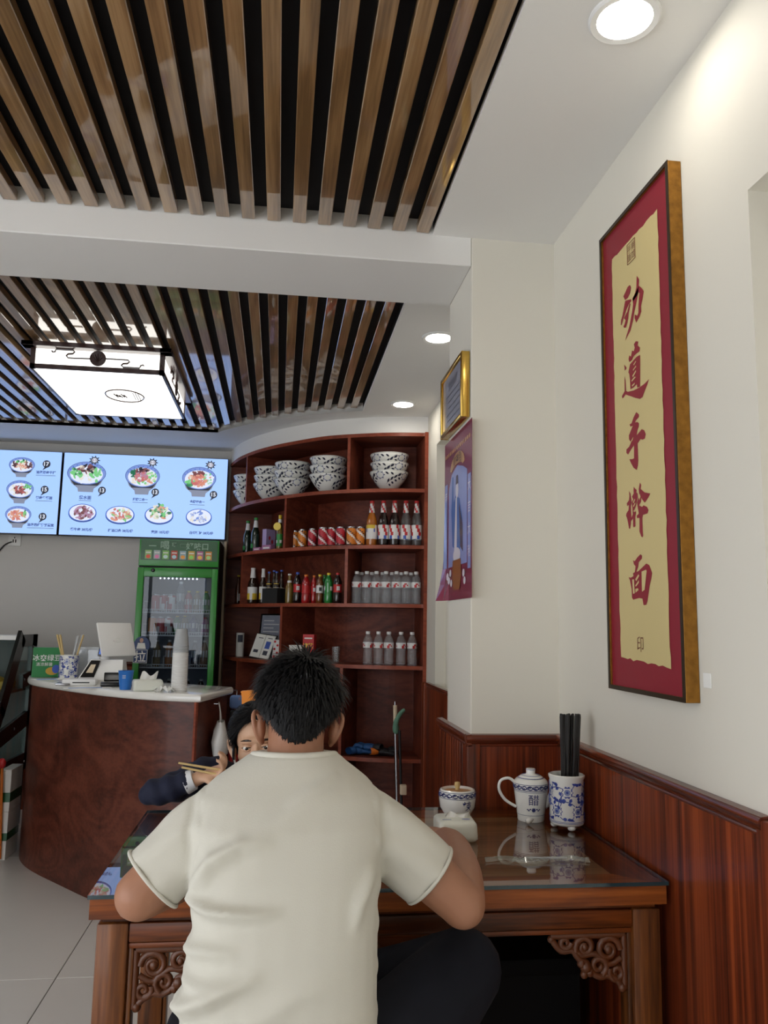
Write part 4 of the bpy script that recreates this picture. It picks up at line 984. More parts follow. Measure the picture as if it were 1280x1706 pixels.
put_poly(pl, [(SX(0.026), SZ(1.098)), (SX(0.070), SZ(1.098)), (SX(0.064), SZ(1.126)), (SX(0.032), SZ(1.126))], lambda u, v: (u, -0.0136, v), 1)
put_poly(pl, ell(SX(0.048), SZ(1.138), 0.012, 0.015, 12), lambda u, v: (u, -0.0136, v), 2)
put_text(pl, '拉', 0.076, lambda u, v: (u + SX(0.046), -0.0142, v + SZ(1.062)), 1, 0.0008)
for (a_, b_) in (((0.014, 1.032), (0.078, 1.032)), ((0.078, 1.032), (0.078, 1.093)), ((0.078, 1.093), (0.014, 1.093)), ((0.014, 1.093), (0.014, 1.032))):
    pl.tube([(SX(a_[0]), -0.0142, SZ(a_[1])), (SX(b_[0]), -0.0142, SZ(b_[1]))], 0.0016, 4, 1)
plain('sticker_navy', (26, 54, 104), 0.4); plain('skin_print', (190, 150, 130), 0.5)
pl.build('pull_sticker', ['sticker_navy', 'paper_white', 'skin_print'], door)
led = MB().box(-FW + 0.07, FW - 0.07, 0.034, 0.050, 1.588, 1.600).build('light_strip', 'white_plastic', fr_)
for k in range(10):
    MB().ball((-0.118 + 0.0265 * k, 0.033, 1.572), (0.0045, 0.0045, 0.0045), 8, 6).build('led', 'fridge_led', led)
FSH = [1.345, 1.195, 0.985, 0.72]
for z in FSH:
    mb = MB()
    mb.tube([(-FW + 0.03, 0.05, z), (FW - 0.03, 0.05, z)], 0.004, 6); mb.tube([(-FW + 0.03, 0.05, z + 0.022), (FW - 0.03, 0.05, z + 0.022)], 0.0025, 6); mb.tube([(-FW + 0.03, 0.40, z), (FW - 0.03, 0.40, z)], 0.004, 6)
    for k in range(30):
        x_ = -FW + 0.04 + (2 * FW - 0.08) * k / 29
        mb.tube([(x_, 0.05, z + 0.022), (x_, 0.05, z), (x_, 0.40, z)], 0.0015, 4)
    for k in range(7):      # lane guides
        x_ = -FW + 0.045 + (2 * FW - 0.09) * k / 6
        mb.tube([(x_, 0.055, z), (x_, 0.055, z + 0.075), (x_, 0.30, z + 0.075), (x_, 0.30, z)], 0.002, 5)
    mb.build('wire_shelf', 'wire_white', fr_)
for s in (-1, 1):
    MB().box(s * (FW - 0.05) - 0.02, s * (FW - 0.05) + 0.02, 0.06, 0.44, 0.0, 0.10).build('foot', 'black_matt', fr_)

# ---- glass-sided deli case at the left edge
plain('print_steel', (96, 100, 100), 0.5)
plain('case_black', (14, 18, 18), 0.3, coat=0.3)
glassy('case_glass', (0.82, 0.9, 0.88), ior=1.45)
dc = thing('deli_case', 'black framed glass deli case beyond the counter at the left edge', 'display case', (-2.0, 5.0, 0))
def kpart(mb, name, mat, smooth=None):
    mb.v = [(x + 2.0, y - 5.0, z) for x, y, z in mb.v]
    return mb.build(name, mat, dc, smooth)
side_out = [(4.50, 0.40), (5.335, 0.40), (5.335, 1.195), (5.06, 1.195), (4.78, 0.78)]
side_in = [(4.62, 0.62), (4.84, 0.80), (5.06, 1.08), (5.27, 1.08), (5.27, 0.62)]
for xx in (-1.512, -2.70):
    mb = MB()
    def bar(a_, b_, w=0.03):
        d_ = Vector((b_[0] - a_[0], b_[1] - a_[1])).normalized(); nn = Vector((-d_.y, d_.x)) * w
        q = [(a_[0] + nn.x, a_[1] + nn.y), (b_[0] + nn.x, b_[1] + nn.y), (b_[0] - nn.x, b_[1] - nn.y), (a_[0] - nn.x, a_[1] - nn.y)]
        mb.add([(xx, y_, z_) for y_, z_ in q] + [(xx + 0.02, y_, z_) for y_, z_ in q], [(0, 1, 2, 3), (7, 6, 5, 4), (0, 4, 5, 1), (1, 5, 6, 2), (2, 6, 7, 3), (3, 7, 4, 0)])
    bar((5.290, 0.40), (5.290, 1.195), 0.050); bar((5.33, 1.16), (5.03, 1.16), 0.036); bar((5.05, 1.19), (4.76, 0.77), 0.055); bar((4.79, 0.80), (4.53, 0.42), 0.04); bar((4.5, 0.44), (5.33, 0.44), 0.05); bar((4.72, 0.62), (5.30, 0.70), 0.045); bar((5.10, 0.92), (5.30, 0.94), 0.04)
    kpart(mb, 'side_frame', 'case_black')
    kpart(MB().prism([(y_, z_) for y_, z_ in side_out], 0.004, 0.008, 0, Matrix(((0, 0, 1, xx), (1, 0, 0, 0), (0, 1, 0, 0), (0, 0, 0, 1)))), 'side_glass', 'case_glass')
for (y_, z_) in ((5.24, 1.120), (5.26, 0.92), (5.12, 0.93), (5.0, 0.66), (5.24, 0.44)):
    kpart(MB().ball((-1.490, y_, z_), (0.004, 0.008, 0.008), 8, 6), 'bolt', 'steel', 60)
kpart(MB().box(-2.69, -1.515, 4.50, 5.33, 0.06, 0.40), 'base_cabinet', 'case_black')
kpart(MB().box(-2.68, -1.52, 5.02, 5.30, 1.165, 1.19), 'top_shelf', 'white_plastic')
kpart(MB().box(-2.68, -1.52, 4.85, 5.30, 0.86, 0.875), 'mid_shelf', 'steel')
kpart(MB().box(-2.68, -1.52, 5.32, 5.33, 0.40, 1.165), 'rear_door', 'print_steel')
kpart(MB().box(-2.68, -1.52, 4.70, 4.705, 0.40, 0.68), 'front_glass', 'case_glass')
mb = MB(); mb.add([(-2.68, 4.78, 0.78), (-1.52, 4.78, 0.78), (-1.52, 5.05, 1.18), (-2.68, 5.05, 1.18)], [(0, 1, 2, 3)]); kpart(mb, 'slanted_glass', 'case_glass')
plain('tray_yellow', (190, 150, 50), 0.5); plain('tray_blue', (60, 80, 130), 0.5)
for k, (x_, y_, z_, m_, nm) in enumerate(((-1.70, 5.12, 0.876, 'tray_yellow', 'yellow food tray on the upper shelf of the deli case'), (-1.72, 5.05, 0.401, 'tray_blue', 'blue plastic tray on the floor of the deli case'))):
    t = thing('food_tray', nm, 'tray', (x_, y_, z_))
    MB().bbox(-0.13, 0.13, -0.11, 0.11, 0, 0.05, 0.008).build('tub', m_, t, 40)
    MB().ball((0, 0, 0.045), (0.11, 0.09, 0.035), 12, 8).build('food', 'tray_yellow' if k == 0 else 'case_black', t, 60)
# ================================================================== goods on the cabinet shelves
plain('porcelain', (238, 238, 233), 0.18, noise=0.02, coat=0.5)
plain('cobalt', (26, 42, 108), 0.3, noise=0.2, nscale=40, coat=0.4)
plain('cobalt_pale', (132, 144, 184), 0.3, noise=0.25, nscale=60, coat=0.4)
plain('ink_navy', (30, 36, 62), 0.3, noise=0.2, coat=0.4)
plain('paint_blue', (38, 62, 150), 0.3, noise=0.25, nscale=60, coat=0.4)
glassy('clear_plastic', (0.95, 0.96, 0.97), ior=1.5, rough=0.04, body=0.13, body_col=(235, 238, 242))
glassy('clear_glass', (0.93, 0.95, 0.95), ior=1.5, rough=0.0, body=0.06, body_col=(220, 225, 228))
glassy('frosted_plastic', (0.9, 0.92, 0.93), ior=1.45, rough=0.15, body=0.45, body_col=(225, 228, 230))
for n_, c_ in (('cola_dark', (28, 14, 14)), ('amber_drink', (170, 98, 32)), ('beer_green', (20, 40, 30)), ('beer_brown', (40, 24, 16)), ('tea_red', (168, 30, 34)), ('soda_green', (34, 132, 58)), ('juice_brown', (110, 62, 24)), ('olive_drink', (120, 96, 40)), ('liquor_brown', (96, 54, 36))):
    plain(n_, c_, 0.12, coat=0.7, noise=0.08)
for n_, c_ in (('label_white', (226, 226, 226)), ('label_red', (190, 36, 40)), ('label_yellow', (222, 190, 60)), ('label_blue', (60, 90, 180)), ('label_green', (50, 140, 60)), ('can_red', (184, 34, 50)), ('can_orange', (216, 126, 36)), ('cap_white', (232, 232, 232)), ('cap_red', (196, 40, 44)), ('cap_yellow', (226, 196, 50)), ('cap_orange', (224, 120, 40)), ('purple_card', (168, 110, 150)), ('lilac_card', (178, 160, 206)), ('lemon', (236, 206, 80)), ('print_black', (34, 34, 40))):
    plain(n_, c_, 0.4, noise=0.05)
plain('aluminium', (190, 192, 196), 0.25, metal=1.0)

# ---- porcelain bowls
BP = [(0.0, 0.0), (0.051, 0.0), (0.049, 0.015), (0.054, 0.018), (0.083, 0.050), (0.106, 0.083), (0.118, 0.106), (0.122, 0.118)]
def bowl_mesh():
    prof = BP + [(0.121, 0.120), (0.114, 0.104), (0.100, 0.076), (0.078, 0.046), (0.040, 0.030), (0.0, 0.028)]
    return MB().lathe(prof, 36).mesh('bowl_body', 'porcelain', 50)
def bowl_surf(th, h, o=0.0006):
    for (r0, z0), (r1, z1) in zip(BP[2:-1], BP[3:]):
        if z0 <= h <= z1:
            t = (h - z0) / (z1 - z0); r = r0 + (r1 - r0) * t + o; return (r * math.cos(th), r * math.sin(th), h - o * 0.5)
    return ((0.123 + o) * math.cos(th), (0.123 + o) * math.sin(th), h)
def bowl_pattern():
    mb = MB(); rr = random.Random(5)
    def leaf(th, h, L, w, ang, m):
        L *= 0.72; w *= 0.8
        P = [(L * t, w * math.sin(PI * t) * s) for s in (1,) for t in (0, .2, .45, .7, 1)] + [(L * t, -w * math.sin(PI * t)) for t in (.7, .45, .2)]
        c, s = math.cos(ang), math.sin(ang)
        put_poly(mb, [(a * c - b * s, a * s + b * c) for a, b in P], lambda u, v: bowl_surf(th + u / 0.105, min(0.116, max(0.018, h + v))), m)
    for k in range(4):
        t0 = 2 * PI * k / 4
        put_poly(mb, ell(0, 0, 0.025, 0.020, 16), lambda u, v: bowl_surf(t0 + u / 0.105, 0.090 + v), 1)
        for j in range(7):
            a = 2 * PI * j / 7; leaf(t0 + 0.022 * math.cos(a) / 0.105, 0.090 + 0.015 * math.sin(a), 0.015, 0.004, a, 0)
        for j in range(4):
            leaf(t0 + 0.42 + 0.21 * j, 0.046 + 0.013 * j, 0.040, 0.0085, 1.0 - 0.12 * j, 0)
            leaf(t0 + 0.48 + 0.21 * j, 0.038 + 0.013 * j, 0.034, 0.0075, -0.35, 0)
        leaf(t0 + 0.34, 0.108, 0.034, 0.007, -0.7, 0); leaf(t0 + 0.62, 0.106, 0.034, 0.007, -0.7, 0)
        mb.tube([bowl_surf(t0 + 0.34 + 0.11 * j, 0.040 + 0.0085 * j) for j in range(9)], 0.0010, 4, 0)
    mb.tube([bowl_surf(2 * PI * k / 40, 0.1165, 0.0002) for k in range(40)], 0.0009, 4, 0, closed=True)
    return mb.mesh('leaf_pattern', ['ink_navy', 'cobalt_pale'])
bm_, bpm_ = bowl_mesh(), bowl_pattern()
def mk_bowl(x, y, z, rz, label):
    t = thing('noodle_bowl', label, 'bowl', (x, y, z), (0, 0, rz), 'blue and white noodle bowls on the top shelf')
    link('bowl_body', bm_, t); link('leaf_pattern', bpm_, t)
where = ['in the right compartment', 'just left of the divider', 'second left of the divider', 'third left of the divider', 'in the far left compartment']
for si, ((x, y), w) in enumerate(zip([(0.652, 4.885), (0.286, 5.066), (0.060, 5.285), (-0.085, 5.492), (-0.235, 5.83)], where)):
    for lv, word in enumerate(('bottom', 'middle', 'top')):
        mk_bowl(x + RNG.uniform(-.004, .004), y, 2.1075 + 0.0555 * lv, RNG.uniform(0, 6), 'blue leaf bowl, %s of the stack %s' % (word, w))

# ---- generic bottle and can builders
def bottle(name, label, loc, prof, mat, group=None, cap=None, bands=(), rz=0.0, seg=18, liquid=None, cat='bottle'):
    t = thing(name, label, cat, loc, (0, 0, rz), group)
    MB().lathe([(0.0, 0.0)] + list(prof), seg).build('bottle_body', mat, t, 50)
    if liquid:
        MB().lathe(liquid[0], seg).build('drink', liquid[1], t, 50)
    if cap:
        r, z0, z1, cm = cap
        MB().lathe([(r * 0.98, z0), (r, z0 + 0.001), (r, z1 - 0.002), (r * 0.92, z1), (0.0, z1)], 14).build('cap', cm, t, 50)
    for (r0, z0, r1, z1, mats, mf) in bands:
        MB().lathe([(r0 + 0.0006, z0), (r0 * 0.75 + r1 * 0.25 + 0.0006, z0 * 0.75 + z1 * 0.25), ((r0 + r1) / 2 + 0.0006, (z0 + z1) / 2), (r0 * 0.25 + r1 * 0.75 + 0.0006, z0 * 0.25 + z1 * 0.75), (r1 + 0.0006, z1)], 24, mfun=mf).build('label_band', mats, t, 50)
    return t
# water bottles
WPR = [(0.026, 0.0), (0.0295, 0.006)]
for k in range(5):
    z = 0.014 + 0.016 * k; WPR += [(0.0295, z), (0.0275, z + 0.005), (0.0295, z + 0.010)]
WPR += [(0.0297, 0.098), (0.0297, 0.134), (0.0280, 0.142), (0.0225, 0.160), (0.0145, 0.174), (0.0115, 0.178), (0.0115, 0.184)]
wcount = 0
w0 = bottle('water_bottle', 'clear water bottle', (0, 0, 0), WPR, 'clear_plastic', 'clear water bottles on the cabinet', (0.0135, 0.181, 0.197, 'cap_white'),
            [(0.0297, 0.100, 0.0297, 0.133, ['label_white', 'label_red'], lambda i, k: 1 if (i in (0, 1) and k % 8 in (1, 2)) or (i == 2 and k % 8 in (2, 3)) or (i == 1 and k % 8 == 4) else 0)], seg=16)
ORD = ['first', 'second', 'third', 'fourth', 'fifth', 'sixth', 'seventh', 'eighth', 'ninth', 'tenth']
spots = []
for k, (x, y) in enumerate([(0.465, 4.896), (0.524, 4.870), (0.580, 4.848), (0.636, 4.829), (0.698, 4.813), (0.754, 4.804), (0.815, 4.796)]):
    spots.append((x, y, 1.4145, 'clear water bottle, %s from left in the front row of the crowded tier' % ORD[k]))
for k, (x, y) in enumerate([(0.501, 4.967), (0.562, 4.940), (0.625, 4.916), (0.681, 4.899), (0.738, 4.887), (0.798, 4.879)]):
    spots.append((x, y, 1.4145, 'clear water bottle, %s from left in the back row of the crowded tier' % ORD[k]))
for k, (x, y) in enumerate([(0.538, 4.875), (0.599, 4.851), (0.659, 4.832), (0.731, 4.818), (0.797, 4.809)]):
    spots.append((x, y, 1.0535, 'clear water bottle, %s from left of the five standing alone beneath' % ORD[k]))
for k, (x, y, z, lb) in enumerate(spots):
    if k == 0:
        w0.location = (x, y, z); w0['label'] = lb; w0.rotation_euler = (0, 0, 0.4)
    else:
        copy_thing(w0, lb, (x, y, z), RNG.uniform(-0.6, 0.9))
# tall glass soda bottles, second tier
SPR = [(0.031, 0.0), (0.033, 0.006), (0.033, 0.120), (0.0325, 0.150), (0.027, 0.175), (0.0185, 0.200), (0.0140, 0.225), (0.0125, 0.262), (0.0135, 0.268)]
def swirl(i, k): return 1 if (k + 2 * i) % 8 < 3 else 0
for k, (x, y, m, lb) in enumerate([(0.546, 4.861, 'amber_drink', 'tall amber soda bottle beside the orange cans'), (0.614, 4.836, 'cola_dark', 'tall dark soda bottle next to the amber one'), (0.680, 4.817, 'cola_dark', 'tall dark soda bottle in the middle of the five'), (0.748, 4.805, 'clear_glass', 'tall clear soda bottle with red and blue label'), (0.814, 4.796, 'clear_glass', 'tall clear soda bottle at the right end by the side panel')]):
    bottle('soda_bottle', lb, (x, y, 1.7645), SPR, m, 'tall soda bottles on the second tier', (0.0145, 0.264, 0.279, 'cap_red'),
           [(0.033, 0.042, 0.033, 0.128, ['label_white', 'label_red', 'label_blue', 'label_yellow'], [lambda i, q: 3 if (i == 3 and q % 12 < 8) else (2 if (i == 2 and q % 6 == 1) else 0), lambda i, q: 1 if (q + i) % 6 in (0, 1) and i > 0 else (2 if i == 0 and q % 6 > 3 else 0)][0 if k == 0 else 1]),
            (0.0175, 0.205, 0.0127, 0.262, ['label_white', 'cap_red'], swirl)], rz=0.5 * k)
# cans
CPR = [(0.022, 0.0), (0.024, 0.003), (0.0285, 0.012), (0.0285, 0.100), (0.0250, 0.112), (0.0235, 0.117), (0.0240, 0.120), (0.0225, 0.1195), (0.0215, 0.116), (0.0, 0.116)]
def can(label, loc, mat, rz):
    t = thing('soda_can', label, 'can', loc, (0, 0, rz), 'soda cans on the second tier')
    MB().lathe([(0.0, 0.001)] + CPR, 20).build('can_body', 'aluminium', t, 50)
    MB().lathe([(0.0289, 0.012 + 0.0088 * j) for j in range(11)] + [(0.0256, 0.111)], 48, mfun=lambda i, k: 1 if (k + 3 * i) % 24 < 5 else (2 if (k + 3 * i) % 24 in (6, 7, 8) and k % 3 else 0)).build('print', [mat, 'label_white', 'print_black'], t, 50)
    MB().tube([(0.0, 0.002, 0.1168), (0.0, 0.012, 0.1172), (0.005, 0.012, 0.1172), (0.005, 0.002, 0.1168)], 0.0012, 5).build('pull_tab', 'aluminium', t)
for k, (x, y, m, lb) in enumerate([(0.089, 5.232, 'can_orange', 'orange soda can at the left end of the row of cans'), (0.133, 5.141, 'can_orange', 'orange soda can touching the leftmost red can'), (0.195, 5.075, 'can_red', 'red soda can, first from left of the four red ones'), (0.255, 4.993, 'can_red', 'red soda can, second from left of the four red ones'),
                                   (0.309, 4.990, 'can_red', 'red soda can, third from left and set slightly back'), (0.362, 4.938, 'can_red', 'red soda can, rightmost of the four red ones'), (0.425, 4.906, 'can_orange', 'orange soda can just right of the red cans'), (0.482, 4.901, 'can_orange', 'orange soda can next to the tall amber bottle')]):
    can(lb, (x, y, 1.7645), m, 3.9 + 0.45 * k)
# second tier, left compartment
GPR = [(0.029, 0.0), (0.031, 0.006), (0.031, 0.115), (0.029, 0.140), (0.018, 0.170), (0.013, 0.190), (0.012, 0.225), (0.0135, 0.232), (0.0135, 0.240), (0.0, 0.240)]
for k, (x, y, lb) in enumerate([(-0.238, 5.75, 'dark green beer bottle at the far left of the second tier'), (-0.177, 5.567, 'dark green beer bottle in front of the purple box')]):
    bottle('beer_bottle', lb, (x, y, 1.7645), GPR, 'beer_green', 'green beer bottles on the second tier', (0.0142, 0.226, 0.241, 'label_green'), [(0.017, 0.173, 0.0122, 0.222, ['label_white'], None), (0.031, 0.03, 0.031, 0.06, ['beer_green', 'label_green'], lambda i, q: 1 if q % 12 < 4 else 0)])
t = thing('gift_box', 'upright lilac and pink gift box behind the small purple boxes', 'box', (-0.085, 5.50, 1.7645), (0, 0, 0.75))
MB().bbox(-0.042, 0.042, -0.02, 0.02, 0, 0.155, 0.002).build('carton', 'lilac_card', t)
mb = MB()
for (u, v, r) in ((-0.012, 0.095, 0.014), (0.012, 0.07, 0.016), (-0.006, 0.045, 0.012)):
    put_poly(mb, ell(u, v, r * 0.6, r, 12), lambda a, b: (a, -0.0206, b))
mb.build('print', 'label_red', t)
for k, (x, y, w, h, lb) in enumerate([(-0.150, 5.415, 0.035, 0.022, 'small flat purple box at the shelf edge, left one'), (-0.085, 5.36, 0.045, 0.036, 'small flat purple box at the shelf edge, right and taller one')]):
    t = thing('purple_box', lb, 'box', (x, y, 1.7645), (0, 0, -0.85), 'flat purple boxes')
    MB().bbox(-w, w, -0.018, 0.018, 0, h, 0.002).build('carton', 'purple_card', t); MB().box(-w * 0.7, w * 0.7, -0.0186, -0.018, h * 0.3, h * 0.6).build('print', 'label_white', t)
t = bottle('juice_bottle', 'slim green-labelled bottle with yellow cap and lemon slice tag', (-0.012, 5.262, 1.7645), [(0.018, 0), (0.020, 0.005), (0.020, 0.130), (0.016, 0.155), (0.010, 0.175), (0.0095, 0.205)], 'olive_drink', None, (0.0115, 0.200, 0.225, 'cap_yellow'), [(0.020, 0.02, 0.020, 0.10, ['label_green', 'label_white'], lambda i, q: 1 if i in (1,) and q % 6 < 3 else 0), (0.012, 0.175, 0.011, 0.198, ['label_white'], None)])
MB().lathe([(0.0, 0.002), (0.024, 0.002), (0.026, 0.0), (0.0, -0.002)], 18, 0, T((-0.018, -0.024, 0.148), (PI / 2, 0, -0.3))).build('lemon_tag', 'lemon', t, 40)

# ---- third tier, left and middle compartments
PET = lambda r, h: [(r * 0.85, 0.0), (r, 0.008), (r, h * 0.32), (r * 0.93, h * 0.36), (r * 0.93, h * 0.60), (r, h * 0.64), (r * 0.98, h * 0.70), (r * 0.6, h * 0.86), (r * 0.38, h * 0.90), (r * 0.38, h * 0.95)]
GLS = lambda r, h: [(r * 0.95, 0.0), (r, 0.006), (r, h * 0.52), (r * 0.9, h * 0.60), (r * 0.5, h * 0.74), (r * 0.40, h * 0.82), (r * 0.38, h * 0.97), (r * 0.44, h * 0.975), (r * 0.44, h), (0, h)]
def pet(lb, x, y, r, h, mat, cap, band, name='drink_bottle', rz=0.0, g=None):
    return bottle(name, lb, (x, y, 1.4145), PET(r, h), mat, g, (r * 0.45, h * 0.93, h, cap), [(r * 0.95, h * 0.36, r * 0.95, h * 0.62, band, lambda i, q: (1 if q % 8 in (1, 2, 3) and i in (1, 2) else 0) if len(band) > 1 else 0)] if band else (), rz)
def glb(lb, x, y, r, h, mat, cap, bands, name='beer_bottle'):
    return bottle(name, lb, (x, y, 1.4145), GLS(r, h), mat, None, (r * 0.47, h * 0.955, h * 1.005, cap), bands)
glb('slim brown liquor bottle with yellow cap at the far left end', -0.300, 5.955, 0.021, 0.215, 'liquor_brown', 'cap_yellow', [(0.021, 0.03, 0.021, 0.10, ['liquor_brown', 'label_white'], lambda i, q: 1 if i < 3 and q % 12 > 6 else 0)], 'liquor_bottle')
glb('slim red-labelled liquor bottle beside the far left divider', -0.255, 5.835, 0.021, 0.215, 'cola_dark', 'cap_red', [(0.021, 0.02, 0.021, 0.11, ['label_red'], None)], 'liquor_bottle')
yl_ = lambda i, q: 1 if i in (0, 1) and q % 6 < 4 else 0
glb('large dark beer bottle with big yellow and white label', -0.183, 5.575, 0.0345, 0.245, 'beer_brown', 'label_white', [(0.0345, 0.03, 0.0345, 0.115, ['label_white', 'label_yellow'], yl_), (0.019, 0.178, 0.0135, 0.236, ['label_white'], None)])
glb('slim dark beer bottle left of the black carrier', -0.112, 5.475, 0.024, 0.235, 'beer_brown', 'label_white', [(0.024, 0.03, 0.024, 0.115, ['label_white', 'label_yellow'], yl_), (0.0125, 0.178, 0.010, 0.226, ['label_white'], None)])
car = thing('bottle_carrier', 'black cardboard carrier holding four dark bottles', 'carton', (-0.030, 5.330, 1.4145), (0, 0, -0.80))
mb = MB()
for a_ in ((-0.070, 0.070, -0.048, -0.046), (-0.070, 0.070, 0.046, 0.048)):
    mb.box(a_[0], a_[1], a_[2], a_[3], 0, 0.098)
for a_ in (-0.070, -0.001, 0.068):
    mb.box(a_, a_ + 0.002, -0.046, 0.046, 0, 0.098)
mb.box(-0.070, 0.070, -0.048, 0.048, 0.0, 0.002); mb.build('carton_walls', 'black_matt', car)
ca, sa = math.cos(-0.80), math.sin(-0.80)
for k, (u, v, lb) in enumerate([(-0.036, -0.022, 'front left'), (0.034, -0.022, 'front right'), (-0.036, 0.022, 'rear left'), (0.034, 0.022, 'rear right')]):
    bottle('beer_bottle', 'dark bottle with yellow neck label, %s in the black carrier' % lb, (-0.030 + u * ca - v * sa, 5.330 + u * sa + v * ca, 1.4168), GLS(0.0205, 0.205 + 0.012 * (k > 1)), 'beer_brown', 'bottles in the black carrier', (0.0098, 0.196 + 0.012 * (k > 1), 0.206 + 0.012 * (k > 1), 'label_blue'), [(0.0200, 0.100, 0.0170, 0.128, ['label_yellow', 'label_white'], yl_)])
glb('bottle of brown juice right of the black carrier', 0.062, 5.225, 0.026, 0.190, 'olive_drink', 'label_white', [(0.018, 0.115, 0.0125, 0.148, ['label_white', 'label_yellow'], yl_)], 'juice_bottle')
pet('cola bottle with red label and pale cap', 0.112, 5.180, 0.0265, 0.200, 'cola_dark', 'label_blue', ['label_red', 'label_white'], 'cola_bottle')
pet('red labelled iced tea bottle with orange cap', 0.164, 5.105, 0.0275, 0.182, 'tea_red', 'cap_orange', ['label_red'], 'tea_bottle')
pet('narrow red bottle behind the iced tea', 0.214, 5.110, 0.020, 0.178, 'tea_red', 'cap_orange', ['label_red', 'label_white'], 'tea_bottle')
pet('brown drink bottle with yellow cap', 0.247, 5.030, 0.0235, 0.180, 'juice_brown', 'cap_yellow', ['label_white', 'print_black'], 'juice_bottle')
pet('green soda bottle with green cap tucked behind the yellow capped one', 0.278, 5.068, 0.0235, 0.180, 'soda_green', 'label_green', ['soda_green', 'label_white'], 'soda_bottle')
pet('green soda bottle with yellow cap', 0.299, 4.985, 0.0265, 0.188, 'soda_green', 'cap_yellow', ['soda_green', 'label_white'], 'soda_bottle', 0.6)
pet('cola bottle with bright red cap by the divider', 0.352, 4.945, 0.0265, 0.188, 'cola_dark', 'cap_red', ['label_red', 'label_white'], 'cola_bottle')

# ---- fourth tier
t = thing('paper_roll', 'white cylindrical roll at the left of the fourth tier', 'roll', (-0.262, 5.80, 1.0535))
MB().lathe([(0.012, 0.0), (0.028, 0.0), (0.028, 0.165), (0.012, 0.165), (0.012, 0.0)], 20).build('roll', 'paper_white', t, 50)
MB().lathe([(0.0285, 0.10), (0.0285, 0.15)], 20, 0, None, -2.2, -0.9).build('print', 'print_grey', t, 50)
t = thing('document_frame', 'black framed grey document leaning at the back of the fourth tier', 'frame', (-0.060, 5.635, 1.0535), (-0.10, 0, -0.75))
for (a_, b_, c_, d_) in ((-0.105, -0.095, 0, 0.30), (0.095, 0.105, 0, 0.30), (-0.095, 0.095, 0, 0.01), (-0.095, 0.095, 0.29, 0.30)):
    MB().box(a_, b_, -0.008, 0.008, c_, d_).build('frame_bar', 'black_gloss', t)
MB().box(-0.095, 0.095, -0.002, 0.004, 0.01, 0.29).build('document', 'certificate_paper', t)
mb = MB()
for k in range(9):
    mb.box(-0.075, 0.02 + 0.05 * (k % 2), -0.0028, -0.002, 0.25 - 0.025 * k, 0.256 - 0.025 * k)
mb.build('print', 'label_white', t)
t = thing('flip_menu', 'open flip menu with photos tilted on a black stand', 'menu', (-0.130, 5.495, 1.0535), (-0.35, 0.10, -0.70))
MB().bbox(-0.085, 0.095, 0.004, 0.014, 0.0, 0.175, 0.002).build('stand', 'black_gloss', t)
MB().box(-0.078, 0.004, 0.0, 0.004, 0.008, 0.168).build('page', 'paper_white', t); MB().box(0.008, 0.088, 0.0, 0.004, 0.008, 0.168).build('page', 'paper_white', t)
mb = MB(); mb.box(0.026, 0.066, -0.0006, 0, 0.075, 0.125, 0); mb.box(0.026, 0.064, -0.0006, 0, 0.03, 0.06, 1); mb.box(-0.06, -0.02, -0.0006, 0, 0.04, 0.06, 1); mb.box(-0.05, -0.01, -0.0006, 0, 0.14, 0.145, 1); mb.box(0.03, 0.07, -0.0006, 0, 0.145, 0.15, 1)
mb.build('print', ['label_blue', 'print_grey'], t)
t = thing('snack_packet', 'red and white printed packet leaning by the divider', 'packet', (-0.012, 5.385, 1.0535), (-0.1, 0, -0.7))
MB().bbox(-0.028, 0.028, -0.006, 0.006, 0, 0.130, 0.005).build('packet', 'label_white', t, 50)
mb = MB()
for k in range(5):
    put_poly(mb, ell(-0.012 + 0.024 * (k % 2), 0.02 + 0.024 * k, 0.010, 0.008, 8), lambda a, b: (a, -0.0066, b))
mb.build('print', 'label_red', t)
t = thing('red_box', 'upright red and yellow carton on the fourth tier', 'box', (0.197, 5.116, 1.0535), (0, 0, -0.45))
MB().bbox(-0.038, 0.038, -0.02, 0.02, 0, 0.170, 0.002).build('carton', 'label_red', t)
mb = MB(); put_text(mb, '凉茶', 0.034, lambda u, v: (u, -0.0208, v + 0.10), 0, 0.001); mb.box(-0.026, 0.026, -0.0208, -0.0200, 0.142, 0.150, 1); mb.build('print', ['label_yellow', 'label_white'], t)
t = thing('white_tray', 'low white box beside the red carton', 'box', (0.125, 5.145, 1.0535), (0, 0, -0.5))
MB().bbox(-0.045, 0.045, -0.03, 0.03, 0, 0.092, 0.004).build('tub', 'white_plastic', t, 40); MB().bbox(-0.047, 0.047, -0.032, 0.032, 0.0925, 0.102, 0.003).build('lid', 'white_plastic', t, 40)
t = thing('glass_tumbler', 'empty clear glass tumbler left of the five water bottles', 'glass', (0.354, 4.985, 1.0535))
MB().lathe([(0.0, 0.004), (0.022, 0.004), (0.026, 0.10), (0.0245, 0.10), (0.021, 0.012), (0.0, 0.012)], 20).build('tumbler', 'clear_glass', t, 50)

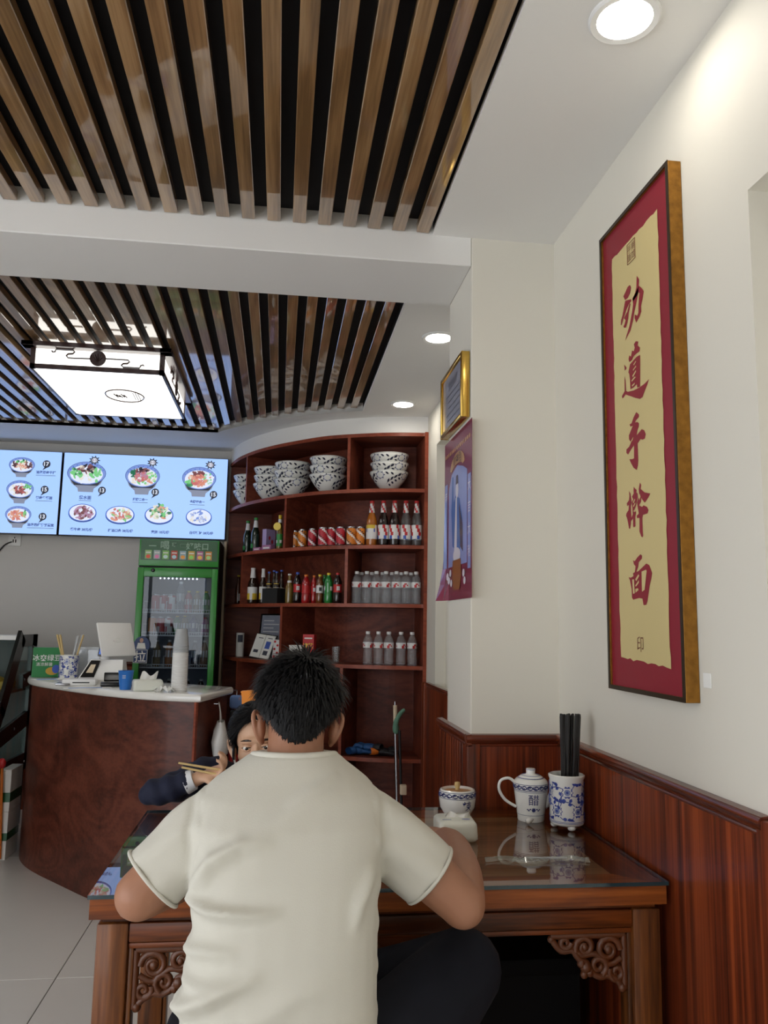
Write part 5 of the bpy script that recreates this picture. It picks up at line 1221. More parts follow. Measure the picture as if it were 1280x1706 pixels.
# ---- fifth tier: gloves
def glove(label, loc, rz, mat, cuff):
    t = thing('work_glove', label, 'glove', loc, (0, 0, rz), 'gloves on the low shelf')
    mb = MB(); mb.ball((0, 0, 0.024), (0.050, 0.038, 0.022), 14, 8)
    for k in range(4):
        y_ = -0.027 + 0.018 * k
        mb.tube(catmull([(0.03, y_, 0.024), (0.065, y_ * 1.2, 0.03 + 0.006 * (k % 2)), (0.095 - 0.006 * abs(k - 1.5), y_ * 1.4, 0.016)], 4), [0.012] * 6 + [0.010, 0.009, 0.006], 8)
    mb.tube(catmull([(0.0, -0.03, 0.022), (0.025, -0.055, 0.020), (0.05, -0.062, 0.014)], 4), 0.011, 8)
    mb.build('hand', mat, t, 60)
    MB().lathe([(0.026, 0.0), (0.032, 0.02), (0.030, 0.045)], 14, 0, T((-0.035, 0, 0.026), (0, -PI / 2, 0)) @ Matrix.Diagonal((0.7, 1.1, 1, 1))).build('cuff', cuff, t, 60)
plain('glove_blue', (36, 84, 140), 0.6, noise=0.3, nscale=30); plain('glove_black', (26, 26, 32), 0.6, noise=0.3, nscale=30)
glove('crumpled bright blue work glove on the low cabinet shelf', (0.505, 4.915, 0.5255), 0.5, 'glove_blue', 'glove_blue')
glove('blue glove overlapping the black one on the low shelf', (0.560, 4.895, 0.5465), 2.6, 'glove_blue', 'glove_black')
glove('dark glove with orange cuff at the right of the bundle', (0.64, 4.87, 0.5255), 0.15, 'glove_black', 'cap_orange')

# ---- mop and pole leaning beside the cabinet
t = thing('mop', 'pale-handled mop pole with a green cloth tied near the top', 'mop', (0.655, 4.42, 0))
MB().tube([(-0.012, 0, 0.86), (-0.012, 0, 0.88)], 0.006, 8).build('tip', 'steel', t, 60)
MB().tube([(-0.008, 0, 0.72), (-0.012, 0, 0.86)], 0.011, 10).build('grip', 'cream_edge', t, 60)
MB().tube([(0.02, 0, 0.02), (-0.008, 0, 0.72)], 0.009, 10).build('pole', 'steel', t, 60)
plain('cloth_green', (92, 132, 112), 0.8, noise=0.2, nscale=40)
mb = MB(); mb.tube(catmull([(-0.006, -0.012, 0.72), (-0.010, -0.018, 0.76), (0.004, -0.016, 0.80), (0.028, -0.01, 0.83), (0.040, -0.008, 0.835)], 4), [0.016, 0.017, 0.017, 0.016, 0.015, 0.015, 0.014, 0.013, 0.012, 0.012, 0.012, 0.011, 0.010, 0.010, 0.010, 0.009, 0.008], 8)
mb.ball((-0.004, -0.008, 0.735), (0.017, 0.015, 0.028), 10, 7); mb.build('tied_cloth', 'cloth_green', t, 60)
mb = MB()
for k in range(14):
    a = 2 * PI * k / 14
    mb.tube([(0.02, 0, 0.06), (0.02 + 0.05 * math.cos(a), 0.05 * math.sin(a), 0.03), (0.02 + 0.08 * math.cos(a), 0.08 * math.sin(a), 0.006)], 0.008, 5)
mb.build('mop_head', 'paper_white', t, 60)
t = thing('dark_pole', 'thin dark rod with a pale clip leaning beside the mop', 'pole', (0.650, 4.29, 0))
MB().tube([(0.03, 0.0, 0.004), (0.004, 0.03, 0.74)], 0.007, 8).build('rod', 'black_matt', t, 60)
MB().bbox(0.006, 0.04, -0.02, 0.012, 0.42, 0.47, 0.005).build('clip', 'cream_edge', t, 50)

# ================================================================== drinks inside the fridge
def fridge_item(kind, u, v, shelf, lb, mat, cap=None, h=0.115, r=0.027):
    z = FSH[shelf] + 0.0045
    if kind == 'can':
        t = thing('fridge_can', lb, 'can', (FXc + u, FY + v, z), (0, 0, u * 30), 'drinks inside the fridge')
        MB().lathe([(0.0, 0.001)] + CPR, 14).build('can_body', 'aluminium', t, 50)
        MB().lathe([(0.0289, 0.012), (0.0289, 0.056), (0.0289, 0.100), (0.0256, 0.111)], 16, mfun=lambda i, k: 1 if (k + 2 * i) % 16 < 4 else 0).build('print', [mat, 'label_white'], t, 50)
    else:
        bottle('fridge_bottle', lb, (FXc + u, FY + v, z), PET(r, h), mat, 'drinks inside the fridge', (r * 0.45, h * 0.93, h, cap), [(r * 0.95, h * 0.36, r * 0.95, h * 0.62, ['label_white', mat], lambda i, q: q % 3 % 2)], seg=12)
for k, u in enumerate((-0.150, -0.095, -0.045)):
    fridge_item('can', u, 0.10, 0, 'red can on the fridge top rack, %s from left' % ORD[k], 'can_red')
fridge_item('b', 0.012, 0.09, 0, 'tall clear water bottle in the middle of the fridge top rack', 'clear_plastic', 'cap_white', 0.205, 0.028)
fridge_item('b', 0.064, 0.11, 0, 'red bottle with yellow cap on the fridge top rack', 'tea_red', 'cap_yellow', 0.145, 0.026)
fridge_item('b', 0.122, 0.11, 0, 'brown bottle with yellow cap on the fridge top rack', 'olive_drink', 'cap_yellow', 0.145, 0.026)
fridge_item('b', 0.180, 0.11, 0, 'green bottle with yellow cap on the fridge top rack', 'soda_green', 'cap_yellow', 0.145, 0.026)
for k, (u, m) in enumerate(((-0.165, 'can_orange'), (-0.11, 'can_red'), (-0.06, 'can_red'))):
    fridge_item('can', u, 0.11, 1, '%s can on the second fridge rack, %s from left' % (('orange', 'red', 'red')[k], ORD[k]), m)
fridge_item('b', -0.005, 0.12, 1, 'green bottle with yellow cap on the second fridge rack', 'soda_green', 'cap_yellow', 0.128, 0.025)
fridge_item('b', 0.045, 0.12, 1, 'brown bottle with yellow cap on the second fridge rack', 'olive_drink', 'cap_yellow', 0.130, 0.025)
fridge_item('b', 0.105, 0.12, 1, 'dark blue bottle on the second fridge rack', 'cobalt', 'cobalt', 0.130, 0.034)
fridge_item('b', 0.180, 0.12, 1, 'pink labelled bottle at the right of the second fridge rack', 'purple_card', 'cap_red', 0.120, 0.026)
for k, (u, m) in enumerate(((-0.13, 'olive_drink'), (-0.05, 'amber_drink'), (0.12, 'cola_dark'), (0.18, 'juice_brown'))):
    fridge_item('b', u, 0.14, 2, 'dim %s bottle on the third fridge rack, %s from left' % (('olive', 'amber', 'dark', 'brown')[k], ORD[k]), m, 'label_white', 0.175, 0.026)
for k, u in enumerate((-0.14, -0.04, 0.08, 0.17)):
    fridge_item('b', u, 0.14, 3, 'shadowed dark bottle on the lowest fridge rack, %s from left' % ORD[k], 'cola_dark', 'label_white', 0.185, 0.027)

# ================================================================== things on the counter
ZT = 0.9652
CUP = [(0.036, 0.0), (0.0375, 0.001), (0.0375, 0.004), (0.036, 0.005), (0.0265, 0.082), (0.0, 0.082), (0.0, 0.081), (0.0255, 0.081), (0.035, 0.004), (0.036, 0.0)]
cwm = MB().lathe(CUP, 22).mesh('paper_cup', 'white_plastic', 50); ccm = MB().lathe(CUP, 22).mesh('clear_cup', 'frosted_plastic', 50)
NW = 22
def ordinal(n): return {1: 'first', 2: 'second', 3: 'third'}.get(n, '%dth' % n)
for k in range(NW):
    tag(link('paper_cup', cwm, None, (-0.452, 3.935, ZT + 0.0082 * k)), 'white upside-down paper cup, %s from the bottom of the tall stack' % ordinal(k + 1), 'cup', 'stacked white cups on the counter')
for k in range(4):
    tag(link('clear_cup', ccm, None, (-0.452, 3.935, ZT + 0.0082 * NW + 0.009 * k)), 'translucent plastic cup near the top of the tall stack, %s clear one up' % ORD[k], 'cup', 'clear cups on top of the stack')
# soft tissue pack
plain('tissue_print', (150, 190, 110), 0.5); plain('tissue_wrap', (228, 230, 218), 0.35, noise=0.03, coat=0.2)
def tissue_pack(label, loc, rz, w, d, h, accent, peak=1.0):
    t = thing('tissue_pack', label, 'tissues', loc, (0, 0, rz))
    mb = MB().bbox(-w, w, -d, d, 0, h, min(w, d, h) * 0.28, seg=3)
    r_ = random.Random(int(w * 1e5))
    mb.v = [(x + r_.uniform(-.002, .002), y + r_.uniform(-.002, .002), z + (r_.uniform(-.001, .002) if z > 0.01 else 0)) for x, y, z in mb.v]
    mb.build('wrapper', 'tissue_wrap', t, 60)
    mb = MB()
    n = 9
    for k in range(n):
        u = -w * 0.55 + 1.1 * w * k / (n - 1)
        mb.v += [(u, -d * 0.10, h * 0.97), (u * 1.0 + 0.01, 0.006 * math.sin(k * 1.7), h + (0.028 + 0.012 * math.sin(k * 0.9 + 0.8)) * peak), (u, d * 0.16, h * 0.97)]
    for k in range(n - 1):
        a_ = 3 * k; mb.f += [(a_, a_ + 3, a_ + 4, a_ + 1), (a_ + 1, a_ + 4, a_ + 5, a_ + 2)]; mb.m += [0, 0]
    mb.build('pulled_tissue', 'paper_white', t, 70)
    mb = MB(); put_poly(mb, ell(w * 0.45, -d * 0.45, w * 0.22, d * 0.16, 12), lambda u, v: (u, v, h + 0.0012)); put_poly(mb, [(-w * 0.75, -d * 0.6), (-w * 0.3, -d * 0.6), (-w * 0.3, -d * 0.48), (-w * 0.75, -d * 0.48)], lambda u, v: (u, v, h + 0.0012))
    mb.build('print', accent, t)
    return t
tissue_pack('soft green-printed tissue pack between the blue cup and the cup stack', (-0.600, 3.965, ZT), 0.25, 0.068, 0.045, 0.052, 'tissue_print')
t = thing('crumpled_napkin', 'crumpled white napkin at the foot of the cup stack', 'napkin', (-0.510, 3.885, ZT))
mb = MB(); r_ = random.Random(4)
g = [[(-0.045 + 0.09 * i / 7, -0.022 + 0.044 * j / 5, max(0.0, 0.006 + 0.022 * r_.random() * math.sin(PI * i / 7) + 0.01 * math.sin(i * 2.1 + j))) for j in range(6)] for i in range(8)]
mb.v = [p for row in g for p in row]
for i in range(7):
    for j in range(5):
        mb.f.append((i * 6 + j, i * 6 + j + 1, (i + 1) * 6 + j + 1, (i + 1) * 6 + j)); mb.m.append(0)
mb.build('napkin', 'paper_white', t, 30)
t = thing('blue_cup', 'bright blue paper cup beside the card reader', 'cup', (-0.712, 4.03, ZT))
plain('cup_blue', (38, 112, 196), 0.4, noise=0.05)
MB().lathe([(0.0, 0.002), (0.026, 0.0), (0.036, 0.086), (0.0375, 0.088), (0.035, 0.088), (0.025, 0.006), (0.0, 0.006)], 22).build('cup_body', 'cup_blue', t, 50)
mb = MB()
for k in range(3):
    mb.tube([(0.0335 * math.cos(a) , 0.0335 * math.sin(a), 0.055 + 0.006 * k) for a in [-1.9 + 0.06 * j for j in range(9)]], 0.0012, 4)
mb.build('print', 'label_white', t)
# point-of-sale terminal
pt = thing('cash_terminal', 'white point-of-sale terminal with tilted screen seen from behind', 'cash register', (-0.905, 4.45, ZT), (0, 0, 0.0))
pt.scale = (0.86, 0.86, 0.95)
mb = MB(); mb.prism([(-0.14, -0.09), (0.14, -0.09), (0.14, 0.12), (-0.14, 0.12)], 0, 0.02)
P0 = [(-0.13, -0.08), (0.13, -0.08), (0.13, 0.11), (-0.13, 0.11)]; P1 = [(-0.075, 0.0), (0.115, 0.0), (0.115, 0.10), (-0.075, 0.10)]
mb.add([(x, y, 0.02) for x, y in P0] + [(x, y, 0.125) for x, y in P1], [(0, 1, 5, 4), (1, 2, 6, 5), (2, 3, 7, 6), (3, 0, 4, 7), (4, 5, 6, 7)])
mb.build('base', 'white_plastic', pt)
mb = MB(); a_ = Vector((-0.115, -0.070, 0.03)); b_ = Vector((-0.035, -0.070, 0.03)); c_ = Vector((-0.015, -0.012, 0.118)); d_ = Vector((-0.070, -0.012, 0.118)); n_ = Vector((0, -0.004, 0.003))
mb.add([tuple(a_ + n_), tuple(b_ + n_), tuple(c_ + n_), tuple(d_ + n_)], [(0, 1, 2, 3)])
mb.build('scanner_window', 'black_gloss', pt)
mb = MB(); mid = (a_ + b_ + c_ + d_) / 4
mb.add([tuple(mid + (p - mid) * 0.5 + n_ * 1.4) for p in (a_, b_, c_, d_)], [(0, 1, 2, 3)]); mb.build('scanner_label', 'cream_edge', pt)
MB().tube(catmull([(0.0, 0.05, 0.12), (-0.005, 0.045, 0.17), (0.01, 0.055, 0.235)], 4), [0.035, 0.032, 0.03, 0.028, 0.026, 0.025, 0.024, 0.024, 0.024], 10).build('neck', 'white_plastic', pt, 60)
MB().bbox(-0.020, 0.014, -0.004, 0.006, -0.045, 0.045, 0.004, 0, T((-0.014, 0.012, 0.185), (-0.25, 0.10, 0))).build('customer_display', 'black_gloss', pt, 40)
emit('display_blue', (70, 110, 200), 0.8)
MB().box(-0.013, 0.007, -0.0055, -0.0042, -0.034, 0.034, 0, T((-0.014, 0.012, 0.185), (-0.25, 0.10, 0))).build('customer_digits', 'display_blue', pt)
_w = Vector((0.72, 0.69, 0.0)).normalized(); _u = Vector((-0.46, 0.10, 0.88)); _u = (_u - _w * _u.dot(_w)).normalized(); _n = _u.cross(_w)
SM = Matrix(((_w.x, _n.x, _u.x, 0.055), (_w.y, _n.y, _u.y, 0.065), (_w.z, _n.z, _u.z, 0.235), (0, 0, 0, 1)))
scr = MB().bbox(-0.12, 0.12, -0.008, 0.008, -0.10, 0.10, 0.006, 0, SM).build('monitor', 'white_plastic', pt, 40)
mb = MB(); put_poly(mb, ell(0, -0.01, 0.03, 0.014, 16), lambda u, v: tuple(SM @ Vector((u, -0.0086, v)))); put_poly(mb, ell(0, -0.01, 0.03, 0.014, 16), lambda u, v: tuple(SM @ Vector((u, 0.0086, v)))); mb.build('vent_badge', 'aluminium', scr)['kind'] = 'stuff'
t = thing('card_reader', 'small black card reader in front of the terminal', 'card reader', (-0.790, 4.22, ZT), (0, 0, 0.2))
MB().bbox(-0.075, 0.075, -0.05, 0.05, 0, 0.022, 0.006).build('base', 'black_gloss', t, 40); MB().bbox(-0.06, 0.07, -0.004, 0.006, -0.03, 0.03, 0.004, 0, T((0.0, 0.02, 0.045), (-0.9, 0, 0))).build('screen', 'black_gloss', t, 40)
t = thing('receipt_printer', 'flat white receipt printer in front of the terminal', 'printer', (-0.960, 4.29, ZT), (0, 0, 0.1))
MB().bbox(-0.10, 0.06, -0.045, 0.045, 0, 0.03, 0.006).build('case', 'white_plastic', t, 40); MB().bbox(-0.13, -0.06, -0.05, 0.05, 0.001, 0.012, 0.004).build('tray', 'steel', t, 40); MB().box(-0.05, 0.03, -0.047, -0.044, 0.012, 0.017).build('slot', 'black_matt', t)
plain('paper_blue', (60, 120, 200), 0.6)
for k, (x, y, rz, w, d, lb) in enumerate([(-1.235, 4.66, 0.5, 0.075, 0.05, 'blue printed leaflet lying at the left end of the counter'), (-0.900, 4.10, 0.35, 0.11, 0.03, 'blue and white slip lying along the counter front'), (-1.06, 4.40, 0.6, 0.08, 0.05, 'white paper sheet lying before the blue patterned pot')]):
    t = thing('leaflet', lb, 'paper', (x, y, ZT), (0, 0, rz), 'papers on the counter')
    MB().box(-w, w, -d, d, 0, 0.0012).build('sheet', 'paper_white', t); MB().box(-w * 0.8, w * (0.6 if k < 2 else -0.2), -d * 0.7, d * 0.3, 0.0012, 0.0016).build('print', 'paper_blue', t)
# blue and white pot with wrapped sticks
def vine_cylinder(mb, r, z0, z1, n_around, rows, seed, fs=1.0):
    rr = random.Random(seed)
    def fn(th0, h0, o=0.0006): return lambda u, v: ((r + o) * math.cos(th0 + u / r), (r + o) * math.sin(th0 + u / r), h0 + v)
    for j in range(rows):
        for k in range(n_around):
            th = 2 * PI * (k + 0.5 * (j % 2)) / n_around; h = z0 + (z1 - z0) * (j + 0.5) / rows; R_f = 0.0115 * fs
            P = [((R_f if q % 2 == 0 else R_f * 0.78) * math.cos(PI * q / 10), (R_f if q % 2 == 0 else R_f * 0.78) * math.sin(PI * q / 10)) for q in range(20)]
            put_poly(mb, P, fn(th, h), 0); put_poly(mb, ell(0, 0, R_f * 0.5, R_f * 0.5, 10), fn(th, h, 0.0009), 1)
            put_poly(mb, ell(0, 0, R_f * 0.22, R_f * 0.22, 8), fn(th, h, 0.0011), 2)
            for q in range(4):
                a = PI / 4 + PI / 2 * q + rr.uniform(-.3, .3); ln = 0.017 * fs
                pts = [(math.cos(a + 0.35 * s) * (R_f + ln * s), math.sin(a + 0.35 * s) * (R_f + ln * s)) for s in (0, .33, .66, 1)]
                pts = [(u, max(z0 + 0.003 - h, min(z1 - 0.003 - h, v))) for u, v in pts]
                mb.tube([fn(th, h)(u, v) for u, v in pts], 0.0007 * fs, 4, 0)
                for (u, v), s in ((pts[1], 1), (pts[2], -1), (pts[3], 1)):
                    la = a + s * 1.1; L = 0.0085 * fs; w = 0.0030 * fs
                    Q = [(u + L * t_ * math.cos(la) - w * math.sin(PI * t_) * math.sin(la) * e, v + L * t_ * math.sin(la) + w * math.sin(PI * t_) * math.cos(la) * e) for e, ts in ((1, (0, .3, .6, 1)), (-1, (.6, .3))) for t_ in ts]
                    Q = [(a1, max(z0 + 0.001 - h, min(z1 - 0.001 - h, b1))) for a1, b1 in Q]
                    put_poly(mb, Q, fn(th, h, 0.0008), 0)
pot = thing('straw_pot', 'blue and white porcelain pot of wrapped straws on the counter', 'pot', (-1.150, 4.745, ZT))
MB().lathe([(0.0, 0.0), (0.050, 0.0), (0.052, 0.004), (0.052, 0.125), (0.054, 0.130), (0.050, 0.130), (0.048, 0.01), (0.0, 0.01)], 28).build('pot_body', 'porcelain', pot, 50)
mb = MB(); vine_cylinder(mb, 0.052, 0.006, 0.124, 6, 2, 2, 1.5); mb.build('vine_pattern', ['paint_blue', 'cobalt_pale', 'paint_blue'], pot)
plain('bamboo', (206, 178, 120), 0.5, noise=0.08)
for k, (dx, dy, tx, ty, m, r, nm) in enumerate([(-0.030, 0.005, -0.30, 0.05, 'bamboo', 0.006, 'bundle of wrapped bamboo sticks leaning left'), (-0.018, -0.012, -0.22, -0.05, 'bamboo', 0.006, 'bamboo stick beside the leaning bundle'), (0.010, 0.0, 0.16, 0.0, 'frosted_plastic', 0.008, 'clear wrapped straw standing in the pot middle'), (0.020, 0.012, 0.22, 0.1, 'frosted_plastic', 0.007, 'clear wrapped straw behind the middle one'), (0.032, -0.006, 0.26, -0.04, 'bamboo', 0.005, 'single bamboo stick leaning right in the straw pot')]):
    L = 0.24 if k != 2 else 0.235
    tag(MB().tube([(dx * 0.4, dy, 0.012), (dx * 0.4 + tx * L * 0.9, dy + ty * L * 0.4, L)], r, 8).build('wrapped_stick', m, None, 60, (-1.150, 4.745, ZT)), nm, 'stick', 'sticks in the straw pot')
gb = thing('drink_box', 'green printed drink carton standing at the counter left end', 'box', (-1.300, 4.86, ZT), (0, 0, 0.25))
plain('carton_green', (36, 124, 66), 0.4, noise=0.08)
MB().bbox(-0.075, 0.075, -0.03, 0.03, 0, 0.165, 0.003).build('carton', 'carton_green', gb)
mb = MB(); put_text(mb, '冰爽绿豆', 0.038, lambda u, v: (u, -0.0308, v + 0.108), 0, 0.0003); put_text(mb, '清凉解暑', 0.022, lambda u, v: (u - 0.012, -0.0308, v + 0.072), 0)
put_poly(mb, ell(0.030, 0.034, 0.034, 0.022, 14), lambda u, v: (u, -0.0306, v), 1); put_poly(mb, ell(0.050, 0.045, 0.020, 0.024, 12), lambda u, v: (u, -0.0309, v), 2)
mb.build('print', ['label_white', 'tray_yellow', 'label_blue'], gb)
t = thing('acrylic_holder', 'clear acrylic leaflet holder behind the straw pot', 'holder', (-1.075, 4.85, ZT))
MB().bbox(-0.065, 0.065, -0.002, 0.002, 0, 0.155, 0.001).build('front_sheet', 'clear_plastic', t); MB().bbox(-0.065, 0.065, 0.038, 0.042, 0, 0.170, 0.001).build('back_sheet', 'frosted_plastic', t); MB().box(-0.065, 0.065, 0.002, 0.038, 0, 0.004).build('base', 'clear_plastic', t)
t = thing('white_mug', 'plain white cup right of the straw pot', 'cup', (-1.010, 4.70, ZT))
MB().lathe([(0.0, 0.002), (0.030, 0.0), (0.036, 0.075), (0.0345, 0.075), (0.029, 0.006), (0.0, 0.006)], 22).build('cup_body', 'porcelain', t, 50)
MB().tube([(0.033, 0, 0.062), (0.052, 0, 0.056), (0.054, 0, 0.030), (0.031, 0, 0.018)], 0.004, 7).build('handle', 'porcelain', t, 60)
# bag hanging on the side of the counter
bag = thing('plastic_bag', 'white plastic carrier bag hanging from the counter side hook', 'bag', (-0.275, 3.985, 0.655))
mb = MB(); n = 12
for j, (z, w, d) in enumerate([(0.0, 0.06, 0.016), (0.02, 0.09, 0.034), (0.08, 0.095, 0.038), (0.13, 0.080, 0.030), (0.170, 0.060, 0.016)]):
    for k in range(n):
        a = 2 * PI * k / n; q = 1 + 0.14 * math.sin(3 * a + j * 1.3)
        mb.v.append((0.02 + d * q * math.cos(a), w * q * math.sin(a), z))
for j in range(4):
    for k in range(n):
        mb.f.append((j * n + k, j * n + (k + 1) % n, (j + 1) * n + (k + 1) % n, (j + 1) * n + k)); mb.m.append(0)
mb.f.append(tuple(range(n))); mb.m.append(0)
mb.build('sack', 'white_plastic', bag, 70)
MB().tube(catmull([(0.02, -0.045, 0.165), (0.016, -0.022, 0.215), (0.008, -0.003, 0.252), (0.016, 0.022, 0.205), (0.02, 0.045, 0.165)], 4), 0.008, 7, flat=0.4).build('handle_loop', 'white_plastic', bag, 60)
MB().tube([(-0.016, 0.0, 0.250), (0.006, 0.0, 0.250), (0.008, 0.0, 0.258)], 0.003, 6).build('hook', 'steel', bag, 60)
t = thing('apron_bundle', 'blue cloth and red packet hanging behind the counter corner', 'cloth', (-0.205, 4.40, 0.57))
plain('cloth_blue', (110, 140, 196), 0.8, noise=0.2)
MB().bbox(-0.035, 0.035, -0.02, 0.02, 0.27, 0.34, 0.015).build('cloth', 'cloth_blue', t, 50); MB().bbox(-0.03, 0.03, -0.018, 0.018, 0.13, 0.265, 0.01).build('pouch', 'black_matt', t, 50); MB().bbox(-0.03, 0.02, -0.018, 0.018, 0.0, 0.125, 0.01).build('packet', 'label_red', t, 50)
MB().tube([(0.0, 0, 0.34), (0.0, 0, 0.365), (-0.03, -0.03, 0.37)], 0.004, 6).build('hook', 'steel', t)
# clutter between case and counter
t = thing('carton', 'white carton with green printed band, lower one beside the counter', 'box', (-1.447, 4.87, 0.0), (0, 0, 0.0))
MB().bbox(-0.03, 0.03, -0.10, 0.10, 0, 0.25, 0.003).build('carton', 'paper_white', t); mb = MB(); mb.box(-0.031, 0.031, -0.101, 0.101, 0.10, 0.14); mb.build('band', 'fridge_dark_green', t)
t = thing('carton', 'white carton with green band, upper one beside the counter', 'box', (-1.447, 4.872, 0.2505), (0, 0, 0.0))
MB().bbox(-0.03, 0.03, -0.10, 0.10, 0, 0.22, 0.003).build('carton', 'paper_white', t); mb = MB(); mb.box(-0.031, 0.031, -0.101, 0.101, 0.05, 0.10); mb.build('band', 'fridge_dark_green', t)
t = thing('red_ladle', 'red handled tool propped between case and counter', 'tool', (-1.440, 4.74, 0.0))
MB().tube([(0.0, 0.02, 0.01), (-0.02, 0.0, 0.50)], 0.008, 7).build('shaft', 'cap_orange', t, 60); MB().ball((-0.022, 0.0, 0.51), (0.022, 0.018, 0.028), 10, 8).build('head', 'cap_red', t, 60)

# ================================================================== things on the dining table
ZD = 0.7604
cp = thing('chopstick_holder', 'blue flower porcelain chopstick holder by the right wall', 'pot', (0.785, 2.165, ZD))
MB().lathe([(0.0, 0.012), (0.038, 0.011), (0.044, 0.014), (0.0455, 0.020), (0.0455, 0.128), (0.0485, 0.134), (0.0485, 0.139), (0.0445, 0.141), (0.0425, 0.132), (0.0425, 0.03), (0.0, 0.026)], 36).build('pot_body', 'porcelain', cp, 50)
mb = MB(); vine_cylinder(mb, 0.0455, 0.026, 0.124, 5, 2, 9, 1.45)
for z in (0.0235, 0.0205):
    mb.tube([(0.0458 * math.cos(2 * PI * k / 36), 0.0458 * math.sin(2 * PI * k / 36), z) for k in range(36)], 0.0006, 4, 0, closed=True)
mb.build('vine_pattern', ['paint_blue', 'cobalt_pale', 'paint_blue'], cp)
for k in range(3):
    a = -PI / 2 + 2 * PI * k / 3
    MB().ball((0.034 * math.cos(a), 0.034 * math.sin(a), 0.008), (0.011, 0.011, 0.008), 10, 6).build('foot', 'porcelain', cp, 60)
plain('chopstick_black', (30, 28, 28), 0.45, noise=0.15)
csm = MB().tube([(0, 0, 0), (0, 0, 0.13), (0, 0, 0.262), (0, 0, 0.27)], [0.0026, 0.0036, 0.0042, 0.003], 6).mesh('chopstick', 'chopstick_black', 40)
rc = random.Random(21)
cs_pos = [(-0.020 + 0.0085 * (k % 6), -0.010 + 0.0095 * (k // 6)) for k in range(18)]
words = ['leftmost', 'second', 'third', 'fourth', 'fifth', 'rightmost']
for k, (dx, dy) in enumerate(cs_pos):
    o = link('chopstick', csm, None, (0.785 + dx * 0.70 + 0.006, 2.165 + dy, ZD + 0.028), (rc.uniform(-0.05, 0.05), 0.04 + dx * 1.6 + rc.uniform(-0.02, 0.02), 0))
    tag(o, 'black chopstick in the holder, %s of the %s row' % (words[k % 6], ('front', 'middle', 'back')[k // 6]), 'chopstick', 'black chopsticks in the holder')
# vinegar pot
vp_ = thing('vinegar_pot', 'white lidded pot with blue band marked for vinegar', 'teapot', (0.716, 2.262, ZD))
VP = [(0.0, 0.0), (0.036, 0.0), (0.0375, 0.004), (0.0375, 0.013), (0.0385, 0.016), (0.046, 0.075), (0.0475, 0.098), (0.046, 0.106), (0.040, 0.112), (0.032, 0.1135)]
MB().lathe(VP, 36).build('pot_body', 'porcelain', vp_, 50)
lid = MB().lathe([(0.033, 0.1138), (0.034, 0.1155), (0.028, 0.120), (0.014, 0.1235), (0.0125, 0.126), (0.0130, 0.136), (0.0115, 0.1385), (0.0, 0.139)], 30).build('lid', 'porcelain', vp_, 50)
mb = MB()
for r, z in ((0.0345, 0.1150), (0.026, 0.1208), (0.0132, 0.136)):
    mb.tube([(r * math.cos(2 * PI * k / 30), r * math.sin(2 * PI * k / 30), z) for k in range(30)], 0.0007, 4, closed=True)
mb.build('lid_rings', 'paint_blue', lid)
MB().tube(catmull([(-0.042, 0, 0.098), (-0.062, 0, 0.112), (-0.086, 0, 0.106), (-0.091, 0, 0.083), (-0.074, 0, 0.055), (-0.043, 0, 0.036)], 5), 0.0042, 8).build('handle', 'porcelain', vp_, 60)
MB().tube(catmull([(0.036, 0, 0.040), (0.055, 0, 0.055), (0.066, 0, 0.085), (0.078, 0, 0.105)], 4), [0.015, 0.014, 0.013, 0.012, 0.011, 0.010, 0.009, 0.009, 0.008, 0.008, 0.008, 0.007, 0.007], 10).build('spout', 'porcelain', vp_, 60)
def on_lathe(prof, o=0.0006, th0=-PI / 2, rref=0.045):
    def fn(u, v):
        r = prof[-1][0]
        for (r0, z0), (r1, z1) in zip(prof[:-1], prof[1:]):
            if z0 <= v <= z1 and z1 > z0:
                r = r0 + (r1 - r0) * (v - z0) / (z1 - z0); break
        return ((r + o) * math.cos(th0 + u / rref), (r + o) * math.sin(th0 + u / rref), v)
    return fn
def scroll_band(mb, prof, z0, z1, n, th0=-PI / 2):
    fn = on_lathe(prof, 0.0005, th0); h = z1 - z0; zc = (z0 + z1) / 2; L = 2 * PI * 0.045
    for z in (z0, z1):
        mb.tube([fn(L * k / 40, z) for k in range(40)], 0.0008, 4, closed=True)
    for k in range(n):
        u0 = L * k / n; s = 1 if k % 2 == 0 else -1
        sp = [(u0 + h * 0.34 * (1 - 0.75 * q / 10) * math.cos(s * (0.5 + 5.6 * q / 10)), zc + h * 0.34 * (1 - 0.75 * q / 10) * math.sin(s * (0.5 + 5.6 * q / 10))) for q in range(11)]
        mb.tube([fn(*p) for p in sp], 0.0015, 4)
        put_poly(mb, [(u0 + L / n * 0.30, zc + s * h * 0.38), (u0 + L / n * 0.55, zc + s * h * 0.05), (u0 + L / n * 0.75, zc - s * h * 0.38), (u0 + L / n * 0.45, zc - s * h * 0.15)], fn)
        mb.tube([fn(u0 + L / n * q / 6, zc - s * h * 0.3 * math.cos(PI * q / 6)) for q in range(7)], 0.0013, 4)
fnv = on_lathe(VP, 0.0006, -PI / 2 - 0.12)
mb = MB(); scroll_band(mb, VP, 0.084, 0.100, 18)
put_text(mb, '醋', 0.031, lambda u, v: fnv(u, v + 0.061), 0, 0.0001)
for z in (0.0185, 0.0802):
    fz = on_lathe(VP, 0.0004); mb.tube([fz(2 * PI * 0.045 * k / 36, z) for k in range(36)], 0.0005, 4, closed=True)
